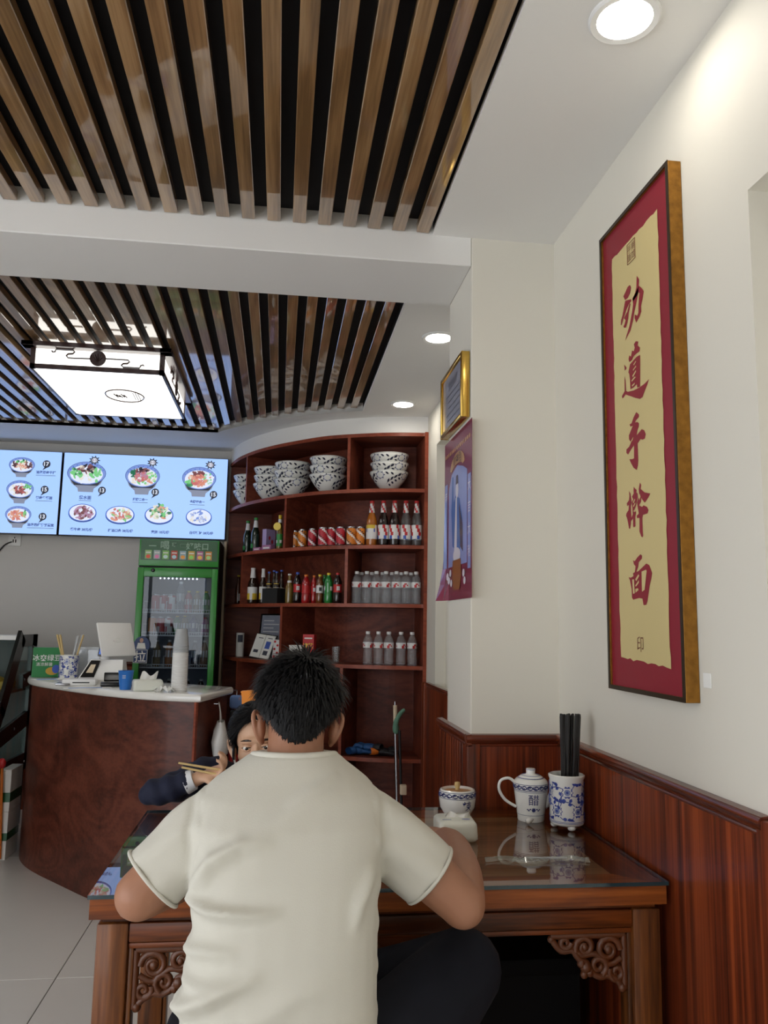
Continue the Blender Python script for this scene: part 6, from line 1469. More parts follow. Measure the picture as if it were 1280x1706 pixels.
def rosette(mb, fn, u0, v0, s):
    put_poly(mb, [((s if q % 2 == 0 else s * 0.6) * math.cos(PI * q / 8) + u0, (s if q % 2 == 0 else s * 0.6) * math.sin(PI * q / 8) + v0) for q in range(16)], fn)
    for e in (-1, 1):
        for (a_, b_, L) in ((1.3, 0.25, 0.9), (1.9, -0.2, 0.9), (2.4, 0.15, 0.7)):
            put_poly(mb, [(u0 + e * s * (a_ - L / 2), v0 + s * b_), (u0 + e * s * a_, v0 + s * (b_ + 0.35)), (u0 + e * s * (a_ + L / 2), v0 + s * b_), (u0 + e * s * a_, v0 + s * (b_ - 0.25))], fn)
rosette(mb, on_lathe(VP, 0.0006, -PI / 2 - 0.12), 0.0, 0.034, 0.0075)
mb.build('painted_decor', 'cobalt', vp_)
# chilli jar
cj = thing('chilli_jar', 'round white chilli jar with blue band and a wooden spoon knob', 'jar', (0.525, 2.345, ZD))
JP = [(0.0, 0.0), (0.038, 0.0), (0.040, 0.004), (0.0495, 0.020), (0.0525, 0.042), (0.0510, 0.062), (0.0490, 0.068)]
MB().lathe(JP + [(0.0455, 0.069), (0.0455, 0.056), (0.0, 0.052)], 34).build('jar_body', 'porcelain', cj, 50)
plain('chilli_lid', (186, 136, 86), 0.5, noise=0.15, nscale=40)
MB().lathe([(0.0, 0.0585), (0.0440, 0.0585), (0.0448, 0.0615), (0.0, 0.066)], 30).build('lid', 'chilli_lid', cj, 50)
MB().lathe([(0.0, 0.0665), (0.007, 0.066), (0.006, 0.071), (0.009, 0.079), (0.0075, 0.087), (0.0, 0.089)], 14).build('knob', 'bamboo', cj, 60)
fnj = on_lathe(JP, 0.0006, -PI / 2 + 0.35, 0.051)
mb = MB(); scroll_band(mb, JP, 0.048, 0.064, 18); put_text(mb, '辣', 0.030, lambda u, v: fnj(u, v + 0.029), 0, 0.0001); mb.build('painted_decor', 'cobalt', cj)
tissue_pack('white tissue pack on the table beside the diner\'s hand', (0.462, 2.085, ZD), -0.05, 0.050, 0.055, 0.050, 'cobalt_pale', 0.35)
t = thing('garlic_clove', 'single peeled garlic clove at the foot of the vinegar pot', 'garlic', (0.692, 2.205, ZD))
MB().lathe([(0.0, 0.0), (0.006, 0.002), (0.0085, 0.008), (0.006, 0.016), (0.002, 0.024), (0.0, 0.026)], 12, 0, T((-0.008, 0, 0.0085), (0, PI / 2 - 0.2, 0.3))).build('clove', 'porcelain', t, 60)
# discarded clear wrapper
glassy('wrapper_film', (0.93, 0.97, 0.95), ior=1.5, rough=0.08, body=0.22, body_col=(220, 232, 226))
wr = thing('chopstick_wrapper', 'crinkled clear plastic chopstick wrapper lying on the glass', 'wrapper', (0.60, 1.905, ZD))
mb = MB(); r_ = random.Random(8); n = 30
for k in range(n + 1):
    u = -0.115 + 0.24 * k / n; c = 0.045 * (-u - 0.0) * 0.9 + 0.010 * math.sin(k * 0.35); w = 0.010 + 0.003 * math.sin(k * 0.9)
    for j in (-1, 0, 1):
        mb.v.append((u, c - 0.03 + w * j + r_.uniform(-.0015, .0015), 0.0012 + (0.006 + 0.003 * r_.random()) * (j == 0)))
for k in range(n):
    for j in range(2):
        a_ = 3 * k + j; mb.f.append((a_, a_ + 1, a_ + 4, a_ + 3)); mb.m.append(0)
mb.build('film', 'wrapper_film', wr, 40)
mb = MB(); mb.tube([(-0.02 + 0.012 * k, -0.030 + 0.0016 * math.sin(k * 1.9) - 0.0012 * k, 0.008) for k in range(9)], 0.0022, 5); mb.build('twisted_fold', 'frosted_plastic', wr, 40)
# bamboo stick leaning by the front leg
tag(MB().tube([(-0.21, 1.66, 0.004), (-0.305, 1.655, 0.25), (-0.36, 1.65, 0.555)], [0.004, 0.004, 0.003], 6).build('bamboo_stick', 'bamboo', None, 60), 'thin pale bamboo stick propped beside the front left table leg', 'stick')
# ================================================================== people
plain('skin', (160, 112, 86), 0.5, noise=0.06, nscale=30, bump=0.05, bscale=300)
plain('skin_child', (206, 164, 134), 0.5, noise=0.04, nscale=30)
plain('shirt_cotton', (204, 201, 190), 0.85, noise=0.015, nscale=8, bump=0.12, bscale=500, spec=0.2)
plain('trouser_cloth', (24, 26, 34), 0.85, noise=0.2, nscale=20, bump=0.1, bscale=300, spec=0.2)
plain('jacket_navy', (28, 32, 52), 0.8, noise=0.15, nscale=20, bump=0.15, bscale=120, spec=0.3)
plain('hair_black', (8, 8, 11), 0.55, noise=0.3, nscale=60, spec=0.3)
plain('hair_grey', (120, 122, 130), 0.4)
plain('eye_white', (226, 222, 216), 0.2); plain('eye_dark', (26, 16, 12), 0.1); plain('lip', (170, 96, 86), 0.4); plain('mask_white', (226, 230, 234), 0.8, noise=0.04)
def remeshed(mb, name, mats, voxel, smooth_it=6, fn=None):
    """fuse overlapping closed shapes into one continuous skin"""
    me = mb.mesh(name, mats)
    ob = bpy.data.objects.new(name, me); COL.objects.link(ob)
    m = ob.modifiers.new('fuse', 'REMESH'); m.mode = 'VOXEL'; m.voxel_size = voxel; m.use_smooth_shade = True
    if smooth_it:
        s = ob.modifiers.new('soften', 'SMOOTH'); s.factor = 0.5; s.iterations = smooth_it
    dg = bpy.context.evaluated_depsgraph_get()
    out = bpy.data.meshes.new_from_object(ob.evaluated_get(dg))
    bpy.data.objects.remove(ob, do_unlink=True)
    out.name = name
    if fn:
        out.update()
        nrm = [v.normal.copy() for v in out.vertices]
        for v, n in zip(out.vertices, nrm):
            d = fn(v.co, n)
            if d is not None:
                v.co = d
    out.materials.clear()
    for mm in mats:
        out.materials.append(MAT[mm])
    out.shade_smooth(); out.update()
    return out
def ring_loft(mb, rings, seg=28, m=0):
    """rings: (centre, half width, half depth, exponent) stacked; closed at both ends"""
    vs = []; fs = []
    for (c, w, d, e) in rings:
        for k in range(seg):
            a = 2 * PI * k / seg; ca, sa = math.cos(a), math.sin(a)
            vs.append((c[0] + w * math.copysign(abs(ca) ** (2 / e), ca), c[1] + d * math.copysign(abs(sa) ** (2 / e), sa), c[2]))
    n = len(rings)
    for i in range(n - 1):
        for k in range(seg):
            fs.append((i * seg + k, i * seg + (k + 1) % seg, (i + 1) * seg + (k + 1) % seg, (i + 1) * seg + k))
    fs.append(tuple(range(seg - 1, -1, -1))); fs.append(tuple(range((n - 1) * seg, n * seg)))
    mb.add(vs, fs, m)
def limb(mb, P, R, n=5, seg=14):
    Q = catmull([tuple(p) + (r,) for p, r in zip(P, R)], n)
    mb.tube([q[:3] for q in Q], [q[3] for q in Q], seg)
    mb.ball(Q[0][:3], Q[0][3], seg, 8); mb.ball(Q[-1][:3], Q[-1][3], seg, 8)
def head_shapes(mb, X, s):
    """skull, face, jaw, nose, ears; X places the head (face along +Y, crown +Z)"""
    mb.ball((0, -0.012 * s, 0.030 * s), (0.073 * s, 0.092 * s, 0.086 * s), 22, 14, 0, X)
    mb.ball((0, 0.030 * s, -0.028 * s), (0.060 * s, 0.060 * s, 0.078 * s), 20, 14, 0, X)
    mb.ball((0, 0.042 * s, -0.076 * s), (0.042 * s, 0.042 * s, 0.036 * s), 16, 10, 0, X)
    mb.ball((0, -0.030 * s, -0.050 * s), (0.054 * s, 0.052 * s, 0.062 * s), 16, 10, 0, X)
    for e in (-1, 1):
        mb.ball((e * 0.034 * s, 0.058 * s, -0.030 * s), (0.026 * s, 0.026 * s, 0.026 * s), 12, 8, 0, X)
    mb.tube([(0, 0.086 * s, 0.006 * s), (0, 0.094 * s, -0.014 * s), (0, 0.102 * s, -0.034 * s), (0, 0.088 * s, -0.042 * s)], [0.007 * s, 0.009 * s, 0.012 * s, 0.010 * s], 8, 0, X)
    mb.tube([(-0.044 * s, 0.066 * s, 0.018 * s), (-0.02 * s, 0.082 * s, 0.022 * s), (0.02 * s, 0.082 * s, 0.022 * s), (0.044 * s, 0.066 * s, 0.018 * s)], 0.010 * s, 8, 0, X)
def ear_shapes(mb, X, s, sides):
    for e in sides:
        E = X @ T((e * 0.0725 * s, 0.002 * s, -0.022 * s), (0.15, e * 0.06, e * 0.30)) @ Matrix.Scale(0.92, 4)
        mb.ball((0, -0.006 * s, 0), (0.009 * s, 0.017 * s, 0.028 * s), 12, 8, 0, E)
        rim = [(e * 0.006 * s, 0.012 * s, 0.010 * s), (e * 0.010 * s, 0.004 * s, 0.030 * s), (e * 0.013 * s, -0.012 * s, 0.033 * s), (e * 0.014 * s, -0.022 * s, 0.018 * s), (e * 0.011 * s, -0.020 * s, -0.006 * s), (e * 0.006 * s, -0.010 * s, -0.026 * s), (e * 0.002 * s, 0.002 * s, -0.034 * s)]
        mb.tube(catmull(rim, 4), 0.0055 * s, 8, 0, E)
        mb.ball((e * 0.003 * s, 0.002 * s, -0.030 * s), (0.007 * s, 0.009 * s, 0.011 * s), 8, 6, 0, E)
def face_parts(par, X, s, iris='eye_dark', lid='skin'):
    for e in (-1, 1):
        c = X @ Vector((e * 0.030 * s, 0.0785 * s, 0.001 * s))
        eye = MB().ball(tuple(c), (0.0125 * s, 0.0105 * s, 0.0085 * s), 14, 10).build('eye', 'eye_white', par, 60)
        fwd = (X.to_3x3() @ Vector((-0.10 * e, 1, -0.30))).normalized()
        MB().ball(tuple(c + fwd * 0.0058 * s), 0.0064 * s, 12, 8).build('iris', iris, eye, 60)
        def arc(z0, k, y0=0.0895):
            return [tuple(X @ Vector((e * 0.030 * s + u * 0.0165 * s, (y0 - 0.008 * u * u - (0.004 if u * e > 0 else 0)) * s, (z0 - k * u * u) * s))) for u in (-1, -.6, -.2, .2, .6, 1)]
        w = [0.0016 * s, 0.0036 * s, 0.0044 * s, 0.0044 * s, 0.0036 * s, 0.0016 * s]
        MB().tube(arc(0.0075, 0.0060, 0.0870), w, 8).build('eyelid', lid, eye, 60)
        MB().tube(arc(-0.0070, -0.0050, 0.0860), w, 8).build('eyelid', lid, eye, 60)
        MB().tube(arc(0.0042, 0.0045, 0.0902), [q_ * 0.26 for q_ in w], 6).build('lash_line', 'eye_dark', eye, 60)
        MB().tube([tuple(X @ Vector((e * (0.014 + 0.034 * q) * s, (0.0915 - 0.020 * q * q) * s, (0.024 + 0.008 * q - 0.012 * q * q) * s))) for q in (0, .33, .66, 1)], [0.0010 * s, 0.0024 * s, 0.0022 * s, 0.0008 * s], 6, flat=1.3).build('eyebrow', 'eye_dark', par, 60)
    MB().tube([tuple(X @ Vector((u * 0.021 * s, (0.0815 - 0.010 * u * u) * s, -0.066 * s))) for u in (-1, -.5, 0, .5, 1)], [0.002 * s, 0.0055 * s, 0.0065 * s, 0.0055 * s, 0.002 * s], 8).build('mouth', 'lip', par, 60)
def finger(mb, base, d, curl, L, r, side):
    """three-joint finger that bends about the side axis"""
    P = [Vector(base)]; dv = Vector(d).normalized(); ax = Vector(side).normalized()
    for k, f_ in enumerate((0.45, 0.32, 0.23)):
        dv = Matrix.Rotation(curl[k], 3, ax) @ dv
        P.append(P[-1] + dv * L * f_)
    limb(mb, [tuple(p) for p in P], [r, r * 0.98, r * 0.92, r * 0.78], 4, 10)
def hand_shapes(mb, wrist, fwd, up, side, s=1.0, curl=(0.5, 0.7, 0.5), thumb=1):
    """palm with four unequal fingers and a thumb leaving the side of the palm"""
    w = Vector(wrist); f = Vector(fwd).normalized(); sd = Vector(side).normalized(); u = Vector(up).normalized()
    M_ = Matrix(((sd.x, f.x, u.x, w.x), (sd.y, f.y, u.y, w.y), (sd.z, f.z, u.z, w.z), (0, 0, 0, 1)))
    mb.ball((0, 0.045 * s, 0), (0.038 * s, 0.052 * s, 0.017 * s), 16, 10, 0, M_)
    mb.ball((0, 0.015 * s, 0), (0.027 * s, 0.035 * s, 0.019 * s), 14, 8, 0, M_)
    for k, (x_, L) in enumerate(((-0.028, 0.072), (-0.0095, 0.082), (0.0095, 0.078), (0.027, 0.062))):
        b = w + sd * x_ * s + f * (0.086 - 0.006 * abs(k - 1.3)) * s
        finger(mb, b, f, [-c for c in curl], L * s, 0.0085 * s, sd)
    b = w - sd * 0.028 * s * thumb + f * 0.035 * s
    d = (f * 0.75 - sd * 0.75 * thumb - u * 0.25)
    P = [b, b + d.normalized() * 0.034 * s, b + d.normalized() * 0.034 * s + (f * 0.95 - u * 0.3).normalized() * 0.030 * s, b + d.normalized() * 0.034 * s + (f * 0.95 - u * 0.3).normalized() * 0.052 * s]
    limb(mb, [tuple(p) for p in P], [0.0125 * s, 0.0105 * s, 0.0095 * s, 0.008 * s], 4, 10)
def hair_blades(mb, X, s, roots, rng, width=0.0016):
    """short flat locks; roots: (point, growth direction, length) in head space"""
    for p, d, L in roots:
        p = Vector(p); d = Vector(d).normalized(); side = d.cross(p).normalized() * width * rng.uniform(0.7, 1.4)
        out = p.normalized()
        a = p; b = p + d * L * 0.55 + out * L * 0.12; c = p + d * L + out * L * 0.02
        mb.add([tuple(a - side), tuple(a + side), tuple(b + side * 0.8), tuple(b - side * 0.8), tuple(c)], [(0, 1, 2, 3), (3, 2, 4)], 0, X)

# ---- the man eating with his back to the camera
HX = T((0.044, 1.615, 1.110), (-0.26, 0.03, 0.02)) @ Matrix.Scale(0.93, 4)
mb = MB()
head_shapes(mb, HX, 1.0)
ring_loft(mb, [((0.022, 1.36, 0.50), 0.14, 0.10, 2.3), ((0.024, 1.40, 0.62), 0.125, 0.085, 2.3), ((0.028, 1.45, 0.80), 0.130, 0.090, 2.3), ((0.030, 1.50, 0.92), 0.120, 0.075, 2.2), ((0.034, 1.535, 0.98), 0.085, 0.055, 2.1), ((0.036, 1.55, 1.01), 0.055, 0.05, 2)])
limb(mb, [(0.037, 1.545, 0.99), (0.040, 1.572, 1.045), (0.042, 1.605, 1.090)], [0.062, 0.054, 0.054])
RE, LE = (0.346, 1.498, 0.795), (-0.218, 1.480, 0.830)
limb(mb, [(0.180, 1.520, 0.930), (0.270, 1.505, 0.860), RE], [0.038, 0.046, 0.041])
limb(mb, [RE, (0.368, 1.62, 0.812), (0.394, 1.80, 0.812), (0.402, 1.925, 0.800)], [0.042, 0.043, 0.035, 0.026])
limb(mb, [(-0.120, 1.515, 0.920), (-0.174, 1.498, 0.868), LE], [0.038, 0.045, 0.042])
limb(mb, [LE, (-0.165, 1.60, 0.822), (-0.075, 1.765, 0.812), (-0.020, 1.885, 0.806)], [0.042, 0.043, 0.035, 0.026])
hand_shapes(mb, (0.402, 1.925, 0.796), (-0.10, 1, -0.02), (0.25, 0, 1), (1, 0.10, -0.25), 1.0, (0.35, 0.5, 0.4), 1)
hand_shapes(mb, (-0.020, 1.885, 0.800), (0.45, 0.9, -0.02), (0, 0, 1), (0.9, -0.45, 0), 1.0, (0.35, 0.5, 0.4), -1)
limb(mb, [(0.11, 1.36, 0.53), (0.28, 1.52, 0.60), (0.375, 1.610, 0.650)], [0.075, 0.065, 0.05])
limb(mb, [(0.375, 1.610, 0.650), (0.22, 1.640, 0.610), (0.03, 1.600, 0.620)], [0.05, 0.048, 0.034])
limb(mb, [(-0.07, 1.36, 0.53), (-0.10, 1.55, 0.52), (-0.12, 1.72, 0.505)], [0.075, 0.062, 0.05])
limb(mb, [(-0.12, 1.72, 0.505), (-0.12, 1.70, 0.28), (-0.12, 1.66, 0.09)], [0.05, 0.046, 0.034])
man = link('person', remeshed(mb, 'person', ['skin'], 0.0052, 3))
tag(man, 'seated man in a white t-shirt eating with his back to the camera', 'person')
for e in (-1, 1):
    mb = MB(); ear_shapes(mb, HX, 1.0, (e,)); link('ear', remeshed(mb, 'ear', ['skin'], 0.0024, 2), man)
face_parts(man, HX, 1.0)
# t-shirt
FOLDS = [  # (polyline in x,z), height, width
    ([(-0.122, 0.845), (-0.085, 0.838), (-0.03, 0.838), (0.03, 0.842)], 0.0233, 0.0094),
    ([(-0.118, 0.862), (-0.09, 0.905), (-0.05, 0.928), (0.01, 0.935)], 0.0210, 0.0115),
    ([(-0.140, 0.690), (-0.10, 0.716), (-0.055, 0.742), (0.0, 0.765)], 0.0253, 0.0115),
    ([(-0.128, 0.776), (-0.09, 0.786), (-0.04, 0.790)], 0.0148, 0.0094),
    ([(-0.135, 0.735), (-0.10, 0.738), (-0.05, 0.752)], 0.0126, 0.0086),
    ([(0.130, 1.005), (0.07, 0.985), (0.0, 0.955), (-0.06, 0.925)], 0.0084, 0.0158),
    ([(0.105, 1.020), (0.06, 1.000), (0.02, 0.978)], 0.0073, 0.0101),
    ([(0.165, 0.880), (0.145, 0.845), (0.135, 0.800)], 0.0126, 0.0101),
    ([(-0.02, 0.700), (0.05, 0.735), (0.12, 0.745)], 0.0064, 0.0144),
    ([(0.160, 0.680), (0.10, 0.672), (0.04, 0.655)], 0.0084, 0.0130),
    ([(0.196, 1.00), (0.198, 0.94), (0.190, 0.875)], -0.0055, 0.006), ([(-0.136, 0.99), (-0.140, 0.93), (-0.126, 0.87)], -0.0045, 0.006)]
def seg_dist(px, pz, P):
    best = 9; bt = 0; n = len(P) - 1
    for i in range(n):
        ax, az = P[i]; bx, bz = P[i + 1]; dx, dz = bx - ax, bz - az
        t = max(0, min(1, ((px - ax) * dx + (pz - az) * dz) / (dx * dx + dz * dz)))
        d = math.hypot(px - ax - t * dx, pz - az - t * dz)
        if d < best: best = d; bt = (i + t) / n
    return best, bt
def shirt_fn(co, n):
    out = co.copy()
    if n.y < 0.35:
        a = 0.0
        for P, h, w in FOLDS:
            d, t = seg_dist(co.x, co.z, P)
            if d < 3 * w:
                a += h * math.exp(-(d / w) ** 2) * (math.sin(PI * min(1, max(0, 0.22 + 0.78 * t))) ** 1.2)
        back = max(0.0, min(1.0, (0.35 - n.y) / 0.7))
        out += n * a * back
    # soft creases along the sleeves
    for sx, cx in ((1, 0.225), (-1, -0.155)):
        if (co.x - 0.03) * sx > 0.15:
            out += n * 0.0022 * math.sin(co.z * 95 + co.x * 50 * sx + co.y * 30)
    return out
mb = MB()
ring_loft(mb, [((0.020, 1.395, 0.46), 0.172, 0.135, 2.5), ((0.021, 1.400, 0.58), 0.164, 0.128, 2.5), ((0.023, 1.412, 0.68), 0.158, 0.120, 2.5), ((0.029, 1.432, 0.79), 0.154, 0.116, 2.5), ((0.031, 1.465, 0.875), 0.160, 0.116, 2.5), ((0.031, 1.497, 0.945), 0.172, 0.108, 2.5), ((0.032, 1.520, 0.985), 0.165, 0.092, 2.4), ((0.034, 1.536, 1.012), 0.138, 0.080, 2.2), ((0.036, 1.548, 1.036), 0.102, 0.070, 2.1), ((0.038, 1.556, 1.052), 0.080, 0.062, 2.0)])
limb(mb, [(0.142, 1.520, 0.948), (0.205, 1.512, 0.910), (0.245, 1.508, 0.880)], [0.068, 0.066, 0.062])
mb.tube([(0.205, 1.512, 0.910), (0.245, 1.508, 0.880), (0.288, 1.505, 0.843)], [0.066, 0.062, 0.059], 20)
limb(mb, [(-0.078, 1.520, 0.940), (-0.135, 1.506, 0.908), (-0.170, 1.498, 0.878)], [0.070, 0.066, 0.061])
mb.tube([(-0.135, 1.506, 0.908), (-0.166, 1.500, 0.882), (-0.200, 1.494, 0.850)], [0.065, 0.062, 0.061], 20)
shirt = link('t_shirt', remeshed(mb, 't_shirt', ['shirt_cotton'], 0.0058, 5, shirt_fn), man)
col = [(0.038 + 0.076 * math.cos(a), 1.560 + 0.060 * math.sin(a), 1.043 + 0.004 * math.cos(2 * a) - 0.014 * math.sin(a) ) for a in [2 * PI * k / 36 for k in range(36)]]
MB().tube(col, 0.0065, 10, closed=True).build('collar', 'shirt_cotton', shirt, 70)
for c_, d_, r_ in (((0.2865, 1.505, 0.8445), (0.043, -0.003, -0.037), 0.0605), ((-0.1985, 1.4942, 0.8515), (-0.034, -0.006, -0.032), 0.0625)):
    dv = Vector(d_).normalized(); a_ = dv.orthogonal().normalized(); b_ = dv.cross(a_)
    MB().tube([tuple(Vector(c_) + (a_ * math.cos(2 * PI * k / 28) + b_ * math.sin(2 * PI * k / 28)) * r_ * 0.975) for k in range(28)], 0.0034, 8, closed=True).build('sleeve_hem', 'shirt_cotton', shirt, 70)
# trousers
mb = MB()
ring_loft(mb, [((0.02, 1.36, 0.462), 0.155, 0.125, 2.4), ((0.02, 1.37, 0.53), 0.158, 0.125, 2.4), ((0.02, 1.39, 0.59), 0.145, 0.110, 2.4)])
limb(mb, [(0.10, 1.36, 0.535), (0.27, 1.51, 0.602), (0.372, 1.600, 0.645)], [0.098, 0.090, 0.074])
limb(mb, [(0.372, 1.600, 0.645), (0.22, 1.635, 0.605), (0.06, 1.600, 0.616)], [0.074, 0.066, 0.052])
limb(mb, [(-0.06, 1.36, 0.535), (-0.10, 1.55, 0.52), (-0.12, 1.715, 0.505)], [0.098, 0.085, 0.070])
limb(mb, [(-0.12, 1.715, 0.505), (-0.12, 1.70, 0.28), (-0.12, 1.665, 0.11)], [0.070, 0.062, 0.052])
link('trousers', remeshed(mb, 'trousers', ['trouser_cloth'], 0.008, 5), man)
for (c_, r_) in (((-0.12, 1.70, 0.0), 0.0), ((0.0, 1.60, 0.585), 1.2)):
    mb = MB(); X = T(c_, (0, 0, r_))
    mb.ball((0, 0.03, 0.04), (0.045, 0.13, 0.042), 16, 10, 0, X); mb.ball((0, -0.05, 0.06), (0.042, 0.055, 0.05), 14, 8, 0, X); mb.box(-0.042, 0.042, -0.10, 0.15, 0.0, 0.02, 0, X)
    link('shoe', remeshed(mb, 'shoe', ['black_matt'], 0.006, 3), man)
# hair: a close cap with thousands of short locks
rh = random.Random(12)
def hair_limit(th):   # lowest elevation of the hairline by heading, th = 0 at the face
    a = abs((th + PI) % (2 * PI) - PI)
    P = [(0.0, 0.62), (0.6, 0.50), (1.05, 0.10), (1.35, -0.10), (1.62, -0.02), (1.90, -0.34), (2.2, -0.62), (2.6, -0.92), (PI, -1.08)]
    for (a0, e0), (a1, e1) in zip(P[:-1], P[1:]):
        if a0 <= a <= a1:
            return e0 + (e1 - e0) * (a - a0) / (a1 - a0)
    return -0.8
def scalp(th, el, k=1.0):
    # follows skull, thinner towards the nape
    if el < -0.5 and math.cos(th) < 0:      # down the nape the hair lies on the neck column
        q_ = (-0.5 - el) / 0.7
        b_ = math.cos(-0.5)
        v = Vector((0.073 * b_ * math.sin(th) * (1 - 0.12 * q_), -0.012 + (0.092 * b_ * math.cos(th)) * (1 - 0.12 * q_), 0.030 + 0.086 * math.sin(-0.5) - 0.062 * q_))
        return v + Vector((math.sin(th), math.cos(th), 0)) * (k - 1) * 0.08
    x = 0.073 * math.cos(el) * math.sin(th); y = -0.012 + 0.092 * math.cos(el) * math.cos(th); z = 0.030 + 0.086 * math.sin(el)
    v = Vector((x, y, z)); c0 = Vector((0, -0.012, 0.02))
    return c0 + (v - c0) * k
mb = MB(); NT, NE = 48, 22
for i in range(NT):
    th = 2 * PI * i / NT
    lo = hair_limit(th)
    for j in range(NE + 1):
        el = lo + (PI / 2 - lo) * j / NE
        q = min(1.0, (el - lo) / 0.55)
        k = 1.015 + 0.105 * q ** 0.8 + (0.018 * math.sin(5 * th + 3 * el) + rh.uniform(-.012, .012)) * q
        mb.v.append(tuple(HX @ scalp(th, el, k)))
for i in range(NT):
    for j in range(NE):
        i2 = (i + 1) % NT
        mb.f.append((i * (NE + 1) + j, i2 * (NE + 1) + j, i2 * (NE + 1) + j + 1, i * (NE + 1) + j + 1)); mb.m.append(0)
hair = mb.build('hair', 'hair_black', man, 80)
roots = []; grey = []
WH = Vector((0.012, -0.055, 0.105))     # whorl near the crown
for k in range(9000):
    th = rh.uniform(0, 2 * PI); se = rh.uniform(-0.93, 1.0); el = math.asin(se); lo = hair_limit(th)
    if el < lo - 0.05 * rh.random():
        continue
    q = max(0.0, min(1.0, (el - lo) / 0.55)); p = scalp(th, el, 1.0 + 0.10 * q ** 0.8)
    n = (p - Vector((0, -0.012, 0.02))).normalized()
    flow = (p - WH); flow = flow - n * flow.dot(n)
    flow = flow.normalized() if flow.length > 1e-4 else Vector((0, 1, 0))
    flow = flow + Vector((0, 0, -0.55)) - n * Vector((0, 0, -0.55)).dot(n) + Vector((rh.uniform(-.45, .45), rh.uniform(-.45, .45), rh.uniform(-.3, .3)))
    d = flow.normalized() + n * (0.12 + 0.16 * rh.random() * q)
    L = (0.010 + 0.030 * q) * rh.uniform(0.7, 1.25)
    (grey if rh.random() < 0.012 and p.x < 0.02 else roots).append((tuple(p), tuple(d), L))
mb = MB(); hair_blades(mb, HX, 1.0, roots, rh); o = mb.build('hair_strands', 'hair_black', hair); o['kind'] = 'stuff'
mb = MB(); hair_blades(mb, HX, 1.0, grey, rh, 0.0007); o = mb.build('grey_strands', 'hair_grey', hair); o['kind'] = 'stuff'
# stool under him
st_ = thing('wooden_stool', 'dark square wooden stool under the man', 'stool', (0.02, 1.36, 0))
MB().bbox(-0.16, 0.16, -0.15, 0.15, 0.42, 0.455, 0.006).build('seat', 'table_wood', st_, 40)
for sx in (-1, 1):
    for sy in (-1, 1):
        MB().bbox(sx * 0.13 - 0.02, sx * 0.13 + 0.02, sy * 0.12 - 0.02, sy * 0.12 + 0.02, 0, 0.42, 0.003).build('leg', 'table_wood_z', st_, 40)
for sy in (-1, 1):
    MB().box(-0.11, 0.11, sy * 0.12 - 0.01, sy * 0.12 + 0.01, 0.15, 0.18).build('stretcher', 'table_wood', st_)

# ---- the child across the table
KX = T((-0.053, 2.545, 0.935), (-0.12, 0.06, PI))
ks = 0.93
mb = MB(); head_shapes(mb, KX, ks)
limb(mb, [(-0.035, 2.66, 0.775), (-0.038, 2.62, 0.815), (-0.040, 2.595, 0.85)], [0.05, 0.042, 0.042])
ring_loft(mb, [((-0.03, 2.74, 0.47), 0.11, 0.085, 2.2), ((-0.032, 2.72, 0.60), 0.10, 0.075, 2.2), ((-0.034, 2.69, 0.72), 0.12, 0.075, 2.2), ((-0.035, 2.67, 0.79), 0.08, 0.055, 2.1)])
CE, CW = (-0.338, 2.474, 0.797), (-0.212, 2.462, 0.842)
limb(mb, [(-0.13, 2.67, 0.77), (-0.235, 2.55, 0.805), CE], [0.036, 0.026, 0.021])
limb(mb, [CE, (-0.285, 2.467, 0.812), CW], [0.021, 0.022, 0.020])
limb(mb, [(0.07, 2.67, 0.77), (0.18, 2.55, 0.80), (0.16, 2.44, 0.80)], [0.042, 0.036, 0.030]); limb(mb, [(0.16, 2.44, 0.80), (0.06, 2.38, 0.79)], [0.030, 0.02])
hand_shapes(mb, CW, (0.93, -0.10, 0.34), (-0.25, -0.5, 0.8), (0.1, 0.85, 0.45), 0.80, (0.75, 0.9, 0.6), 1)
hand_shapes(mb, (0.06, 2.38, 0.786), (-0.9, -0.4, 0), (0, 0, 1), (-0.4, 0.9, 0), 0.80, (0.4, 0.5, 0.4), 1)
for sx in (-1, 1):
    limb(mb, [(-0.03 + sx * 0.06, 2.72, 0.50), (-0.03 + sx * 0.07, 2.44, 0.50)], [0.06, 0.045]); limb(mb, [(-0.03 + sx * 0.07, 2.44, 0.50), (-0.03 + sx * 0.07, 2.46, 0.08)], [0.045, 0.03])
kid = link('person', remeshed(mb, 'person', ['skin_child'], 0.0048, 3))
tag(kid, 'dark-haired child in a navy jacket bent over the table holding chopsticks', 'person')
for e in (-1, 1):
    mb = MB(); ear_shapes(mb, KX, ks, (e,)); link('ear', remeshed(mb, 'ear', ['skin_child'], 0.0024, 2), kid)
face_parts(kid, KX, ks, 'eye_dark', 'skin_child')
mb = MB()
ring_loft(mb, [((-0.03, 2.74, 0.44), 0.145, 0.115, 2.3), ((-0.032, 2.72, 0.60), 0.132, 0.105, 2.3), ((-0.034, 2.69, 0.73), 0.150, 0.100, 2.3), ((-0.035, 2.67, 0.80), 0.115, 0.075, 2.1), ((-0.036, 2.655, 0.825), 0.07, 0.055, 2)])
limb(mb, [(-0.13, 2.66, 0.785), (-0.195, 2.58, 0.830), (-0.285, 2.51, 0.808), (-0.345, 2.475, 0.799)], [0.064, 0.056, 0.044, 0.037])
limb(mb, [(-0.345, 2.475, 0.799), (-0.295, 2.466, 0.810), (-0.255, 2.464, 0.828)], [0.037, 0.038, 0.033])
limb(mb, [(0.07, 2.66, 0.78), (0.18, 2.56, 0.812), (0.16, 2.45, 0.812), (0.09, 2.40, 0.805)], [0.058, 0.050, 0.042, 0.032])
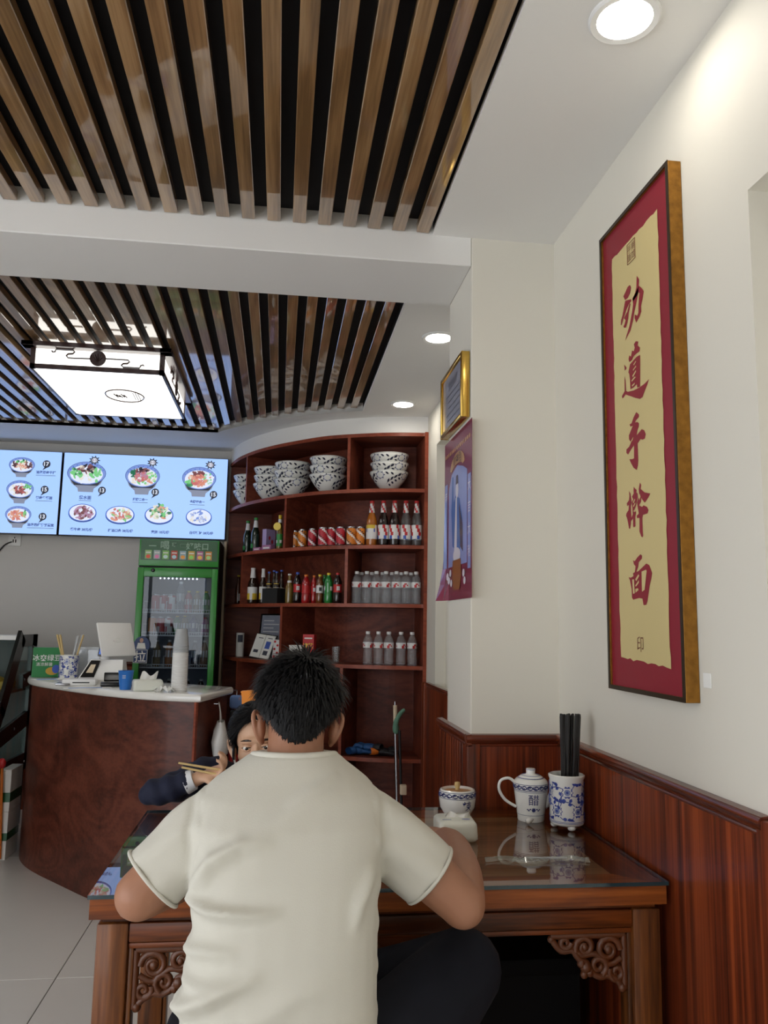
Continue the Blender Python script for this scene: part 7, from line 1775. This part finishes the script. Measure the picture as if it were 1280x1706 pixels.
jk = link('jacket', remeshed(mb, 'jacket', ['jacket_navy'], 0.007, 3, lambda co, n: co + n * 0.003 * math.sin(co.x * 120 + co.z * 60)), kid)
MB().tube([(-0.250, 2.4645, 0.828), (-0.226, 2.463, 0.838)], [0.034, 0.029], 14).build('shirt_cuff', 'mask_white', jk, 60)
mb = MB()
for sx in (-1, 1):
    limb(mb, [(-0.03 + sx * 0.06, 2.73, 0.51), (-0.03 + sx * 0.07, 2.44, 0.505)], [0.078, 0.060]); limb(mb, [(-0.03 + sx * 0.07, 2.44, 0.505), (-0.03 + sx * 0.07, 2.46, 0.10)], [0.060, 0.048])
link('trousers', remeshed(mb, 'trousers', ['trouser_cloth'], 0.008, 3), kid)
for sx in (-1, 1):
    mb = MB(); X = T((-0.03 + sx * 0.07, 2.44, 0), (0, 0, PI))
    mb.ball((0, 0.02, 0.035), (0.036, 0.10, 0.036), 14, 8, 0, X); mb.ball((0, -0.04, 0.05), (0.034, 0.045, 0.045), 12, 8, 0, X); link('shoe', remeshed(mb, 'shoe', ['black_matt'], 0.006, 3), kid)
# hair parted over the forehead and drawn down past the ears
def kid_limit(th):
    a = abs((th + PI) % (2 * PI) - PI)
    P = [(0.0, 0.66), (0.45, 0.52), (0.80, 0.22), (1.05, -0.22), (1.35, -0.62), (1.9, -0.80), (PI, -0.95)]
    for (a0, e0), (a1, e1) in zip(P[:-1], P[1:]):
        if a0 <= a <= a1:
            return e0 + (e1 - e0) * (a - a0) / (a1 - a0)
    return -0.8
mb = MB()
for i in range(NT):
    th = 2 * PI * i / NT; lo = kid_limit(th)
    for j in range(NE + 1):
        el = lo + (PI / 2 - lo) * j / NE; q = min(1.0, (el - lo) / 0.4)
        k = 1.03 + 0.075 * q ** 0.6 + 0.008 * math.sin(14 * th)
        mb.v.append(tuple(KX @ (scalp(th, el, k) * ks)))
for i in range(NT):
    for j in range(NE):
        i2 = (i + 1) % NT
        mb.f.append((i * (NE + 1) + j, i2 * (NE + 1) + j, i2 * (NE + 1) + j + 1, i * (NE + 1) + j + 1)); mb.m.append(0)
kh = mb.build('hair', 'hair_black', kid, 80)
roots = []
for k in range(4200):
    th = rh.uniform(0, 2 * PI); el = math.asin(rh.uniform(-0.85, 1.0)); lo = kid_limit(th)
    if el < lo:
        continue
    p = scalp(th, el, 1.085) * ks; n = p.normalized()
    dn = Vector((0.25 * (1 if p.x > 0 else -1), -0.45, -1.0)); dn = dn - n * dn.dot(n)
    roots.append((tuple(p), tuple(dn.normalized() - n * 0.10 + Vector((rh.uniform(-.06, .06), rh.uniform(-.06, .06), 0))), rh.uniform(0.03, 0.05)))
mb = MB(); hair_blades(mb, KX, 1.0, roots, rh, 0.0014)
for k in range(60):     # locks hanging beside the cheeks
    e = 1 if k % 2 else -1
    b = Vector((e * (0.070 + 0.004 * rh.random()) * ks, (0.022 - 0.045 * rh.random()) * ks, (0.0 + 0.02 * rh.random()) * ks))
    mb.tube([tuple(KX @ b), tuple(KX @ (b + Vector((e * 0.003, 0.006, -0.045)))), tuple(KX @ (b + Vector((-e * 0.002, 0.010, -0.085 - 0.02 * rh.random()))))], [0.0022, 0.002, 0.0006], 4)
o = mb.build('hair_strands', 'hair_black', kh); o['kind'] = 'stuff'
# face mask pulled down to the chin
mb = MB(); n1, n2 = 14, 8
for i in range(n1 + 1):
    a = -1.25 + 2.5 * i / n1
    for j in range(n2 + 1):
        t_ = j / n2; pl_ = 0.0025 * math.sin(t_ * 6 * PI)
        mb.v.append(tuple(KX @ Vector(((0.066 + pl_) * math.sin(a) * ks, (0.036 + (0.058 + pl_) * math.cos(a)) * ks, (-0.058 - 0.050 * t_ * (0.5 + 0.5 * math.cos(a)) - 0.006) * ks))))
for i in range(n1):
    for j in range(n2):
        mb.f.append((i * (n2 + 1) + j, i * (n2 + 1) + j + 1, (i + 1) * (n2 + 1) + j + 1, (i + 1) * (n2 + 1) + j)); mb.m.append(0)
msk = mb.build('face_mask', 'mask_white', kid, 60)
for e in (-1, 1):
    MB().tube([tuple(KX @ (Vector(p) * ks)) for p in ((e * 0.064, 0.055, -0.066), (e * 0.074, 0.02, -0.045), (e * 0.080, -0.008, -0.005))], 0.003, 6, flat=0.4).build('ear_loop', 'mask_white', msk, 60)
# chopsticks in the child's hand
for k, (tip, butt, lb) in enumerate((((-0.272, 2.455, 0.8855), (-0.115, 2.440, 0.862), 'upper bamboo chopstick held by the child'), ((-0.262, 2.448, 0.8745), (-0.115, 2.432, 0.848), 'lower bamboo chopstick held by the child'))):
    tag(MB().tube([tip, tuple((Vector(tip) + Vector(butt)) / 2), butt], [0.0032, 0.0036, 0.004], 8).build('held_chopstick', 'bamboo', None, 60), lb, 'chopstick', 'chopsticks in the hand')
# orange moulded chair behind the child
plain('orange_plastic', (236, 140, 28), 0.4, noise=0.03, coat=0.2)
ch = thing('orange_chair', 'orange moulded plastic chair with rounded back behind the child', 'chair', (0.02, 2.78, 0))
mb = MB(); W2, H2 = 0.150, 0.50
outl = [(-0.135, 0.47)] + [(-W2 + 0.028 * (1 - math.cos(a)), 1.015 + 0.030 * math.sin(a)) for a in [-PI / 2 * 0.6, 0, PI / 4]] + [(-0.12, 1.050), (0.12, 1.050)] + [(W2 - 0.028 * (1 - math.cos(a)), 1.015 + 0.030 * math.sin(a)) for a in [PI / 4, 0, -PI / 2 * 0.6]] + [(0.135, 0.47)]
def chair_back(y0_, y1_, P):
    n = len(P); mb.add([(x, y0_ + 0.10 * (z - 0.47), z) for x, z in P] + [(x, y1_ + 0.10 * (z - 0.47), z) for x, z in P], [tuple(range(n)), tuple(range(2 * n - 1, n - 1, -1))] + [(i, (i + 1) % n, (i + 1) % n + n, i + n) for i in range(n)])
chair_back(0.13, 0.155, catmull(outl, 4)); mb.build('backrest', 'orange_plastic', ch, 50)
MB().bbox(-0.18, 0.18, -0.20, 0.16, 0.415, 0.440, 0.010).build('seat', 'orange_plastic', ch, 40)
for sx in (-1, 1):
    for sy in (-1, 1):
        MB().tube([(sx * 0.16, sy * 0.16 - 0.02, 0.415), (sx * 0.19, sy * 0.19 - 0.02, 0.0)], 0.012, 8).build('leg', 'steel', ch, 60)
